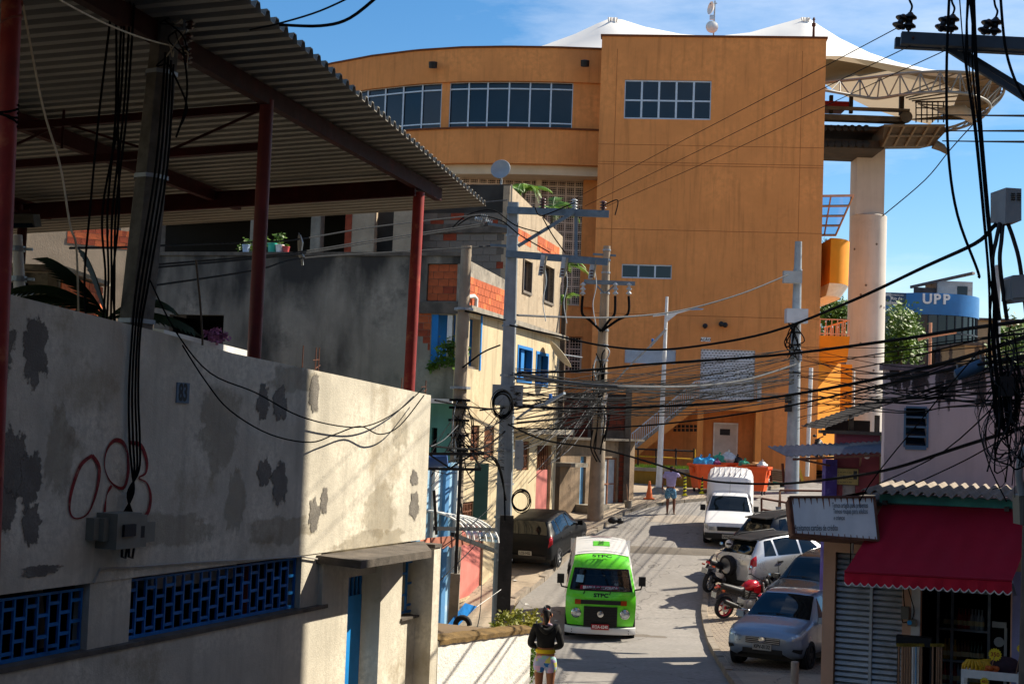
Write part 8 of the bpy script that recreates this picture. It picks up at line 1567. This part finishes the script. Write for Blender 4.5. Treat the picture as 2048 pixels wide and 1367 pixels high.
def person(label,M,J,skc):
    """J: joints in local metres (x right, y forward)."""
    t=thing('person',label,'person',M=M)
    v=[];e=[];r_=[]
    def add(p,rr,par=None):
        v.append(Vector(p));r_.append(rr)
        if par is not None: e.append((par,len(v)-1))
        return len(v)-1
    pel=add(J['pelvis'],(.13,.1));wa=add(J['waist'],(.115,.085),pel);ch=add(J['chest'],(.14,.1),wa);nk0=add(J['neck'],(.055,.055),ch);nk=add(J['neck2'],(.05,.05),nk0)
    hd=add(J['head'],(.078,.09),nk);hd2=add(J['crown'],(.07,.085),hd)
    for s in ('L','R'):
        hp=add(J['hip'+s],(.095,.095),pel);kn=add(J['knee'+s],(.06,.06),hp);cf=add(Vector(J['knee'+s]).lerp(Vector(J['ank'+s]),.35),(.058,.058),kn);an=add(J['ank'+s],(.036,.036),cf);he=add(Vector(J['ank'+s])+Vector((0,.02,-.04)),(.035,.03),an);ft=add(Vector(J['ank'+s])+Vector((0,.15,-.055)),(.04,.022),he)
        sh_=add(J['sho'+s],(.062,.062),ch);el=add(J['elb'+s],(.042,.042),sh_);wr=add(J['wri'+s],(.028,.028),el);pm_=add(J['palm'+s],(.034,.02),wr)
    part('body',skin(v,e,r_,0),skc,t,'L',80)
    for s,sg in (('L',-1),('R',1)):
        pm0=Vector(J['palm'+s]);w0=Vector(J['wri'+s]);d=(pm0-w0).normalized();sd=Vector(J.get('hand'+s,(1,0,0))).normalized();nn=d.cross(sd).normalized()
        for k,(o,ln) in enumerate(((-.027,.062),(-.009,.072),(.009,.068),(.027,.052))):
            p0=pm0+sd*o;p1=p0+d*ln*.5+nn*.012;p2=p1+d*ln*.38+nn*.03;part('finger',chainmesh([p0-d*.01,p0+d*.012,p1,p2],[.009,.0088,.008,.0068],1),skc,t,'L',80)
        p0=pm0-d*.03-sd*sg*.03;part('thumb',chainmesh([p0,p0+d*.022-sd*sg*.02,p0+d*.05-sd*sg*.028+nn*.012],[.011,.01,.008],1),skc,t,'L',80)
    h=Vector(J['head']);u=(Vector(J['crown'])-h).normalized();fw=Vector(J.get('face',(0,1,0))).normalized();sd=fw.cross(u).normalized()
    part('nose',B().ball(h+fw*.095+u*.0,.014,.018,.022,8,6),skc,t,'L',60);part('mouth',B().ball(h+fw*.086-u*.045,.024,.01,.007,8,5),mat('lip','#6a332b',.5,0),t,'L',60)
    for s in (-1,1):
        part('eye',B().ball(h+fw*.084+u*.03+sd*s*.03,.012,.008,.008,8,6),whitep,t,'L',60);part('pupil',B().ball(h+fw*.091+u*.03+sd*s*.03,.005,.004,.005,6,5),black,t,'L',60);part('ear',B().ball(h+sd*s*.08-fw*.005+u*.005,.012,.022,.032,8,6),skc,t,'L',60)
    return t
pz=G(21.9)+.125;Mw=Matrix.Translation((P(1091,1300,21.9).x,21.9,pz)) @ Matrix.Rotation(R(-3),4,'Z')
JW=dict(pelvis=(0,0,.88),waist=(0,0,1.02),chest=(0,.01,1.22),neck=(0,0,1.37),neck2=(0,.01,1.42),head=(0,.03,1.49),crown=(0,.02,1.57),hipL=(-.09,0,.8),hipR=(.09,0,.8),kneeL=(-.085,.02,.45),kneeR=(.09,.01,.45),ankL=(-.08,0,.075),ankR=(.1,0,.075),shoL=(-.165,0,1.31),shoR=(.165,0,1.31),elbL=(-.235,.0,1.05),elbR=(.235,.0,1.05),wriL=(-.1,.2,.98),wriR=(.1,.2,.98),palmL=(-.04,.23,.99),palmR=(.04,.23,.99),handL=(0,0,1),handR=(0,0,1))
WO=person('person in black hooded jacket and patterned shorts seen from behind beside the white wall',Mw,JW,skinm)
jk=mat('black_jacket','#131314',.8,.2,9,.25,40)
v=[(0,0,.99),(0,0,1.06),(0,.01,1.24),(0,0,1.345),(-.165,0,1.31),(-.24,0,1.05),(-.115,.18,.985),(.165,0,1.31),(.24,0,1.05),(.115,.18,.985)]
part('jacket',skin(v,[(0,1),(1,2),(2,3),(2,4),(4,5),(5,6),(2,7),(7,8),(8,9)],[(.15,.115),(.142,.108),(.165,.118),(.09,.085),(.078,.078),(.06,.06),(.042,.042),(.078,.078),(.06,.06),(.042,.042)]),jk,WO,'L',80)
part('hood',chainmesh([(-.1,-.06,1.34),(-.05,-.115,1.29),(0,-.135,1.26),(.05,-.115,1.29),(.1,-.06,1.34)],[.035,.045,.055,.045,.035]),jk,WO,'L',80);part('hood_lining',chainmesh([(-.02,-.075,1.37),(.04,-.08,1.365),(.09,-.05,1.355)],[.025,.03,.022]),mat('lining_pattern','#8f7f95',.7,.6,60),WO,'L',80)
part('shirt_hem',B().lathe([(.14,.93),(.155,.94),(.152,.975),(.14,.99)],20,Matrix.Diagonal((1,.78,1,1))),mat('yellow_cloth','#d9b91c',.8,.12,8),WO,'L',60)
pat=mat('patterned_shorts','#9aa7c8',.8,.0,1);t_=pat.node_tree;vo=t_.nodes.new('ShaderNodeTexVoronoi');vo.distance='CHEBYCHEV';vo.inputs['Scale'].default_value=15;cr_=t_.nodes.new('ShaderNodeValToRGB');cr_.color_ramp.interpolation='CONSTANT';el=cr_.color_ramp.elements;el[0].color=(*C('#a9b4d6'),1);el[1].position=.3;el[1].color=(*C('#d9b3cf'),1)
for pos,c_ in ((.45,'#2f74b8'),(.58,'#d8d36c'),(.7,'#9ccfc4'),(.84,'#b9a3d6')): e_=el.new(pos);e_.color=(*C(c_),1)
sx_=t_.nodes.new('ShaderNodeSeparateColor');t_.links.new(t_.nodes.new('ShaderNodeTexCoord').outputs['Object'],vo.inputs[0]);t_.links.new(vo.outputs['Color'],sx_.inputs[0]);t_.links.new(sx_.outputs[0],cr_.inputs[0]);t_.links.new(cr_.outputs[0],t_.nodes['Principled BSDF'].inputs['Base Color'])
part('shorts',skin([(0,0,.94),(0,-.012,.85),(-.088,-.005,.76),(-.09,.0,.615),(.09,-.005,.76),(.092,0,.605)],[(0,1),(1,2),(2,3),(1,4),(4,5)],[(.15,.115),(.155,.128),(.102,.115),(.098,.1),(.102,.115),(.098,.1)]),pat,WO,'L',80)
part('hair',skin([(0,.03,1.50),(0,.005,1.57),(0,-.03,1.605),(0,-.1,1.56),(.005,-.125,1.46),(0,-.115,1.36)],[(0,1),(1,2),(1,3),(3,4),(4,5)],[(.105,.1),(.105,.112),(.07,.08),(.05,.05),(.055,.05),(.014,.014)]),hairm,WO,'L',80);part('hair_band',B().lathe([(.042,-.012),(.052,0),(.042,.012)],14,Matrix.Translation((0,-.1,1.565)) @ Matrix.Rotation(R(60),4,'X')),mat('hair_band','#c8401c',.7,0),WO,'L',60)
for sg in (-1,1): part('sandal',B().tube([Vector((sg*.09,-.06,.012)),Vector((sg*.09,.2,.012))],[.045,.05],8),black,WO,'L')
pf=PG(1340,1028);Mm=Matrix.Translation((pf.x,pf.y,pf.z)) @ Matrix.Rotation(R(-12),4,'Z')
JM=dict(pelvis=(0,0,.93),waist=(0,0,1.08),chest=(0,.0,1.32),neck=(0,.0,1.5),neck2=(0,.02,1.55),head=(.01,.04,1.63),crown=(.01,.03,1.71),hipL=(-.1,0,.86),hipR=(.1,0,.86),kneeL=(-.1,.02,.48),kneeR=(.12,.1,.5),ankL=(-.1,-.04,.085),ankR=(.13,.06,.1),shoL=(-.2,0,1.44),shoR=(.2,0,1.44),elbL=(-.27,-.03,1.16),elbR=(.36,.08,1.27),wriL=(-.3,.03,.93),wriR=(.2,.13,1.53),palmL=(-.305,.06,.86),palmR=(.15,.12,1.6),handL=(0,1,0),handR=(0,1,.3),face=(.2,1,0))
MA=person('person in lavender shirt and blue plaid shorts walking away with a hand at the ear',Mm,JM,mat('skin_dark','#6d4330',.6,.1,6))
lav=mat('lavender_shirt','#a79bc4',.85,.12,7,.2,30)
part('shirt',skin([(0,0,.93),(0,0,1.1),(0,.0,1.34),(0,0,1.47),(-.2,0,1.44),(-.25,-.02,1.26),(.2,0,1.44),(.31,.05,1.34)],[(0,1),(1,2),(2,3),(2,4),(4,5),(2,6),(6,7)],[(.18,.13),(.17,.125),(.18,.125),(.085,.085),(.088,.088),(.08,.08),(.088,.088),(.08,.08)]),lav,MA,'L',80)
plaid=mat('plaid_shorts','#4f7f9f',.85,.7,22,stain='#c9d2d4',samt=.8,sscale=16);part('shorts',skin([(0,0,.98),(0,-.01,.88),(-.1,.0,.78),(-.105,.01,.53),(.1,.01,.78),(.115,.07,.55)],[(0,1),(1,2),(2,3),(1,4),(4,5)],[(.155,.12),(.16,.13),(.11,.12),(.115,.115),(.11,.12),(.115,.115)]),plaid,MA,'L',80)
part('hair',skin([(.01,.02,1.66),(.01,.01,1.71)],[(0,1)],[(.08,.09),(.078,.085)]),hairm,MA,'L',80);b=B();b.box(.115,.13,.08,.16,1.56,1.7);part('phone',b,black,MA,'L')
for x,y in ((-.1,-.02),(.13,.08)): b=B();b.box(x-.045,x+.045,y-.06,y+.2,.004,.03);part('flip_flop',b,mat('pale_sandal','#a89a86',.8,.1,5),MA,'L')
Md=VM @ Matrix.Translation((-.38,1.25,.0));JD=dict(pelvis=(0,.12,.62),waist=(0,.1,.8),chest=(0,.12,1.02),neck=(0,.13,1.2),neck2=(0,.15,1.25),head=(0,.17,1.33),crown=(0,.16,1.41),hipL=(-.1,.15,.6),hipR=(.1,.15,.6),kneeL=(-.12,.48,.68),kneeR=(.12,.48,.68),ankL=(-.12,.55,.5),ankR=(.12,.55,.5),shoL=(-.19,.12,1.15),shoR=(.19,.12,1.15),elbL=(-.24,.28,.98),elbR=(.24,.28,.98),wriL=(-.14,.44,1.16),wriR=(.14,.44,1.16),palmL=(-.14,.48,1.21),palmR=(.14,.48,1.21))
DRV=person('person driving the green van, in a striped shirt and face mask',Md,JD,MATS['skin_dark']);strp=mat('striped_shirt','#c9c6c8',.8,.5,30);part('shirt',skin([(0,.1,.7),(0,.1,.85),(0,.12,1.04),(0,.13,1.17),(-.19,.12,1.15),(-.235,.24,1.02),(.19,.12,1.15),(.235,.24,1.02)],[(0,1),(1,2),(2,3),(2,4),(4,5),(2,6),(6,7)],[(.16,.12),(.155,.12),(.165,.12),(.08,.08),(.08,.08),(.07,.07),(.08,.08),(.07,.07)]),strp,DRV,'L',80);part('mask',B().ball((0,.25,1.295),.055,.03,.045,10,7),whitep,DRV,'L',60);part('hair',skin([(0,.15,1.37),(0,.14,1.41)],[(0,1)],[(.078,.085),(.075,.08)]),hairm,DRV,'L',80)
orp=mat('container_orange','#e0561c',.5,.1,2,stain='#b8431a',samt=.4,sscale=1.5)
def container(px,rz,label):
    p=PG(*px);p.z +=.12;t=thing('waste_container',label,'container',group='orange waste containers',M=Matrix.Translation(p) @ Matrix.Rotation(rz,4,'Z') @ Matrix.Scale(.87,4));b=B()
    b.hexa([Vector((-.52,-.42,.18)),Vector((.52,-.42,.18)),Vector((.52,.42,.18)),Vector((-.52,.42,.18)),Vector((-.68,-.52,1.2)),Vector((.68,-.52,1.2)),Vector((.68,.52,1.2)),Vector((-.68,.52,1.2))]);part('tub',b,orp,t,'L')
    b=B()
    for x0,x1,y0,y1 in ((-.74,.74,-.58,-.5),(-.74,.74,.5,.58),(-.74,-.66,-.5,.5),(.66,.74,-.5,.5)): b.box(x0,x1,y0,y1,1.17,1.26)
    part('rim',b,orp,t,'L');
    for x in (-.45,0,.45): b=B();b.hexa([Vector((x-.04,-.46,.3)),Vector((x+.04,-.46,.3)),Vector((x+.04,-.42,.3)),Vector((x-.04,-.42,.3)),Vector((x-.04,-.545,1.15)),Vector((x+.04,-.545,1.15)),Vector((x+.04,-.5,1.15)),Vector((x-.04,-.5,1.15))]);part('rib',b,orp,t,'L')
    for x in (-.45,.45):
        for y in (-.34,.34): part('wheel',B().lathe([(.04,-.03),(.1,-.03),(.1,.03),(.04,.03)],14,Matrix.Translation((x,y,.1)) @ Matrix.Rotation(R(90),4,'Y')),black,t,'L',40)
    for sd in (-1,1): part('lift_pin',B().tube([Vector((sd*.74,0,1.15)),Vector((sd*.82,0,1.15))],.03,8),orp,t,'L')
    for sd in (-1,1):
        b=B();b.box(sd*.7-.03,sd*.7+.03,-.2,.2,.9,1.1);part('handle',b,orp,t,'L')
    return t
cA=container((1412,990),R(12),'leftmost orange waste container topped with blue bags');cB=container((1450,986),R(8),'middle orange waste container topped with white and green bags');cC=container((1506,995),R(-20),'rightmost orange waste container topped with flattened cardboard')
bagc={'blue': mat('bag_blue','#3aa3d8',.4,.25,9,.5,18),'white': mat('bag_white','#c9c9c6',.45,.2,9,.5,18),'green': mat('bag_green','#3f9a7c',.4,.25,9,.5,18),'black': mat('bag_black','#1c1d20',.35,.25,9,.5,18),'purple': mat('bag_purple','#7d3f6b',.4,.25,9,.5,18)}
def bag(par,x,y,r_,col,seed,label):
    M=LOC[par.name];rd=random.Random(seed);b=B().ball((0,0,0),r_,r_*.85,r_*.75,16,10);ph=[rd.uniform(0,6) for _ in range(4)]
    for i,p in enumerate(b.v): k=1+.12*math.sin(5*math.atan2(p.y,p.x)+ph[0])+.1*math.sin(9*p.z/r_+ph[1])+.06*math.sin(11*math.atan2(p.y,p.x)+7*p.z/r_);b.v[i]=p*k
    c=M @ Vector((x,y,1.22+r_*.45));b.v=[p+c for p in b.v];b.tube([c+Vector((0,0,r_*.6)),c+Vector((.02,0,r_*.95)),c+Vector((.05,0,r_*1.1))],[.05,.03,.06],7);one('rubbish_bag',b,bagc[col],label,'rubbish bag','rubbish bags on the containers',60)
for k,(pr,x,y,r_,cl,lb) in enumerate(((cA,-.35,-.1,.26,'blue','leftmost bright blue rubbish bag on the left container'),(cA,.1,.05,.28,'blue','second bright blue rubbish bag on the left container'),(cA,.42,-.1,.18,'purple','small purple rubbish bag on the left container'),(cB,-.35,-.1,.28,'green','green rubbish bag on the middle container'),(cB,.1,0,.36,'white','big white rubbish bag on the middle container'),(cB,.48,-.1,.24,'black','black rubbish bag on the middle container'),(cC,-.45,.1,.22,'green','small green rubbish bag beside the cardboard'),(cC,.4,-.25,.2,'white','white rubbish bag at the right end of the containers'))): bag(pr,x,y,r_,cl,k,lb)
card=mat('cardboard','#b58a5c',.85,.15,4);M=LOC[cC.name]
for k,(x,y,w_,l_,rz) in enumerate(((-.1,0,.5,.9,.3),(.1,.1,.45,.8,-.2),(.25,-.05,.35,.6,.9))):
    b=B();b.box(-l_/2,l_/2,-w_/2,w_/2,0,.03,M @ Matrix.Translation((x,y,1.27+.06*k)) @ Matrix.Rotation(rz,4,'Z') @ Matrix.Rotation(.12*(k-1),4,'X'));one('cardboard_sheet',b,card,('lowest','middle','topmost')[k]+' flattened cardboard sheet on the right container','cardboard','cardboard sheets on the container')
yb2=mat('bollard_stripes','#d6c81c',.5,.0,1);tn=yb2.node_tree;wv=tn.nodes.new('ShaderNodeTexWave');wv.bands_direction='Z';wv.inputs['Scale'].default_value=2.6;rm=tn.nodes.new('ShaderNodeValToRGB');rm.color_ramp.interpolation='CONSTANT';rm.color_ramp.elements[1].position=.5;rm.color_ramp.elements[0].color=(.01,.01,.01,1);rm.color_ramp.elements[1].color=(*C('#d9cd1c'),1);mp_=tn.nodes.new('ShaderNodeMapping');mp_.inputs['Rotation'].default_value=(0,R(14),0);tn.links.new(tn.nodes.new('ShaderNodeTexCoord').outputs['Object'],mp_.inputs[0]);tn.links.new(mp_.outputs[0],wv.inputs[0]);tn.links.new(wv.outputs[1],rm.inputs[0]);tn.links.new(rm.outputs[0],tn.nodes['Principled BSDF'].inputs['Base Color'])
for k,(x,y) in enumerate(((1369,997),(1403,993))):
    p=PG(x,y);p.z +=.12;t=thing('striped_bollard',('left','right')[k]+' yellow and black striped bollard beside the walking person','bollard',p,group='striped bollards');part('post',B().lathe([(.075,0),(.06,.1),(.05,.72),(.02,.76)],14),yb2,t,'L',40);part('base',B().lathe([(.11,0),(.11,.03),(.07,.05)],14),MATS['container_orange'] if False else mat('bollard_yellow','#cfc11c',.6,.1,4),t,'L',40);part('cap',B().ball((0,0,.76),.022),chrome,t,'L',60)
p=PG(1298,1004);p.z +=.12;t=thing('traffic_cone','faded orange traffic cone on the pavement by the shack','cone',p);part('cone',B().lathe([(.13,.04),(.035,.66),(.02,.67)],18),mat('cone_orange','#d66a34',.7,.12,4),t,'L',40);b=B();b.box(-.19,.19,-.19,.19,0,.04);part('base',b,MATS['cone_orange'],t,'L')
p=PG(1256,1022);p.z +=.12;t=thing('bucket','grey bucket with a pole stuck in it on the left pavement','bucket',p);part('pail',B().lathe([(.11,0),(.15,.26),(.13,.26),(.1,.03)],14),concrete,t,'L',40);part('pole',B().tube([Vector((0,0,.02)),Vector((-.08,.05,.85))],.018,6),BM,t,'L')
LW=thing('planter_wall','low ochre planter wall with grass top in front of the stairs','wall',P(1330,970,57.5));a,c=P(1268,940,57.5),P(1398,944,56.8);F9=Fr(a,math.atan2(c.x-a.x,c.y-a.y));l9=F9.u(1398,944);b=B();F9.box(b,-.2,l9,-.35,0,G(57)-.2,F9.z(1330,943));part('wall',b,mat('ochre_wall','#8f6f2a',.9,.2,1.5,.2,20,streak=.4,stain='#4a3a1c',samt=.5),LW);b=B();F9.box(b,-.25,l9+.05,-.42,.06,F9.z(1330,943),F9.z(1330,936));part('coping',b,concrete,LW)
rd=random.Random(5);gb_=B()
for i in range(500): u=rd.uniform(0,l9);q_=F9.pt(u,rd.uniform(-.4,.02),F9.z(1330,936));h_=rd.uniform(.05,.18);gb_.add([q_+Vector((-.02,0,0)),q_+Vector((.02,0,0)),q_+Vector((rd.uniform(-.05,.05),rd.uniform(-.05,.03),h_))],[(0,1,2)])
o=one('grass',gb_,leaf1,'tufts of grass along the planter wall top','grass',kind='stuff',norm=False)
RL_=thing('street_railing','dark railing with yellow rails behind the planter wall','railing',P(1330,935,58.2))
for x in (1276,1312,1352,1388): part('post',B().tube([P(x,942,58.2),P(x,896,58.2)],.035,6),black,RL_)
part('rail',B().tube([P(1270,897,58.2),P(1390,902,58.2)],.035,6),black,RL_);part('rail',B().tube([P(1270,911,58.2),P(1390,918,58.2)],.03,6),mat('rail_yellow','#b8901c',.6,.1,4),RL_);part('rail',B().tube([P(1390,898,57.8),P(1390,928,57.8)],.03,6),MATS['rail_yellow'],RL_)
BA=thing('pipe_barrier','dark pipe barrier behind the parked off roader','barrier',PG(1560,1035));DBr=45
for a,c in (((1523,1030),(1523,996)),((1523,996),(1580,1006)),((1523,1018),(1560,1024)),((1560,1030),(1560,980)),((1560,980),(1700,982))): part('pipe',B().tube([P(*a,DBr),P(*c,DBr)],.035,7),rust,BA,smooth=60)
t=thing('shovel','old shovel leaning on the pipe barrier','shovel',P(1558,1022,DBr-.2));part('handle',B().tube([P(1560,982,DBr-.15),P(1557,1013,DBr-.15)],.02,6),BM,t);b=B();b.prism([P(1551,1012,DBr-.15),P(1563,1013,DBr-.15),P(1561,1023,DBr-.15),P(1553,1023,DBr-.15)],(0,.03,0));part('blade',b,steel,t)
PL=thing('wooden_pallet','broken pale wooden pallet leaning by the grey pole','pallet',P(1550,965,58))
for i in range(6): part('slat',B().bar(P(1536+i*.6,938+i*4,58),P(1575+i*.4,943+i*4.2,58),.12,.05,(0,1,0)),mat('pallet_wood','#b09878',.85,.15,4),PL)
for x in (1541,1568): part('bearer',B().bar(P(x,936,58.08),P(x+2,966,58.08),.1,.06,(0,1,0)),MATS['pallet_wood'],PL)
for k,(x0,y0,x1,y1,lb) in enumerate(((1565,926,1568,970,'dark plank standing upright beside the pallet'),(1541,942,1542,962,'thin dark stake in front of the pallet'),(1596,930,1606,964,'yellow plank leaning on the grey pole'))): one('plank',B().bar(P(x0,y0,57.5),P(x1,y1,57.5),.1,.05,(0,1,0)),rust if k < 2 else mat('yellow_plank','#b08a2c',.8,.15,4),lb,'plank')
for k,(x,y,r_,m,lb) in enumerate(((1530,968,.28,bagc['white'],'white rubbish bag on the ground beside the right container'),(1552,964,.22,bagc['green'],'green and white rubbish bag below the pallet'),(1541,970,.16,rust,'small reddish tub on the ground below the pallet'))): p=PG(x,y+6);one('rubbish_bag',B().ball(p+Vector((0,0,r_*.8)),r_,r_*.9,r_*.85,12,8),m,lb,'rubbish',smooth=60)
a=P(876,1300,21.35);c=P(1061,1300,24.4);FWh=Fr(a,math.atan2(c.x-a.x,c.y-a.y));lwh=FWh.u(1061,1300);zw=FWh.z(960,1272)
WW=thing('whitewashed_wall','low whitewashed wall with mossy brown top beside the person in black','wall',FWh.pt(lwh/2,-.2,G(23)));whw=mat('whitewash','#dcdad4',.9,.1,5,.9,22,stain='#6a6258',samt=.8,sscale=16,spos=.63)
ztw=lambda u: FWh.z(880,1280)+(FWh.z(1058,1258)-FWh.z(880,1280))*u/lwh
b=B();FWh.wall(b,0,lwh,G(22)-.2,ztw,[],.3,0);part('wall',b,whw,WW,norm=False);rows=[[FWh.pt(lwh*i/30,w_,ztw(lwh*i/30)+z_+.006*math.sin(i*2.1)+.004*math.sin(i*5.3)) for i in range(31)] for w_,z_ in ((.025,-.06),(.03,.01),(-.1,.05),(-.32,.04),(-.34,-.05))];part('mossy_top',B().grid(rows),mat('moss_brown','#6b5530',.95,.35,6,.6,20),WW,smooth=60)
b=B();FWh.box(b,.3,lwh-.05,-2.2,-.31,G(24)-.1,ztw(0)-.25);part('earth_fill',b,earth,WW)
for k,(x,y,d2,rx,rz,n,lb) in enumerate(((1008,1242,26,.22,.2,260,'yellow green shrub at the foot of the crossarm pole'),(1042,1240,25,.3,.22,420,'yellow green shrub above the whitewashed wall'),(1068,1310,24.6,.12,.4,260,'green shrub between the whitewashed wall and the person'))): pb_,_=leaves(P(x,y,d2),rx,rx,rz,n,.085,500+k,8);t=thing('shrub',lb,'shrub',P(x,y+25,d2));part('foliage',pb_,leaf2 if k < 2 else leaf1,t,norm=False);part('stem',B().tube([P(x,y+40,d2),P(x,y,d2)],.015,5),barkm,t)
for k,(x,y) in enumerate(((1112,1242),(1053,1218),(1090,1160),(1030,1170),(1246,1115))): p=PG(x,y)+Vector((0,0,.13 if x < 1100 else .01));b=B();b.add([p+Vector((-.05,-.03,0)),p+Vector((.05,-.04,.01)),p+Vector((.06,.05,.0)),p+Vector((-.03,.05,.02))],[(0,1,2,3)]);b.prism([p+Vector((-.05,-.03,0)),p+Vector((.05,-.04,.01)),p+Vector((.06,.05,.0)),p+Vector((-.03,.05,.02))],(0,0,.004));one('paper_scrap',b,whitep,'small scrap of white paper on the ground','litter','paper scraps on the ground')
for k,(x,y,d2) in enumerate(((940,1283,24),(920,1280,24.2))): b=B();c=P(x,y-4,d2);b.hexa([c+Vector(q_) for q_ in ((-.2,-.15,-.04),(.2,-.15,-.04),(.2,.15,-.04),(-.2,.15,-.04),(-.18,-.15,.02),(.2,-.12,.03),(.19,.15,.02),(-.2,.14,.03))]);one('broken_slab',b,concrete,('right','left')[k]+' broken concrete slab lying on the whitewashed wall fill','rubble','broken slabs')
one('tyre_scrap',B().tube([P(925+14*math.cos(a*.35),1250-16*math.sin(a*.35),25.2) for a in range(10)],.05,7),rubber,'black piece of tyre beside the blue tarpaulin','scrap',smooth=60)
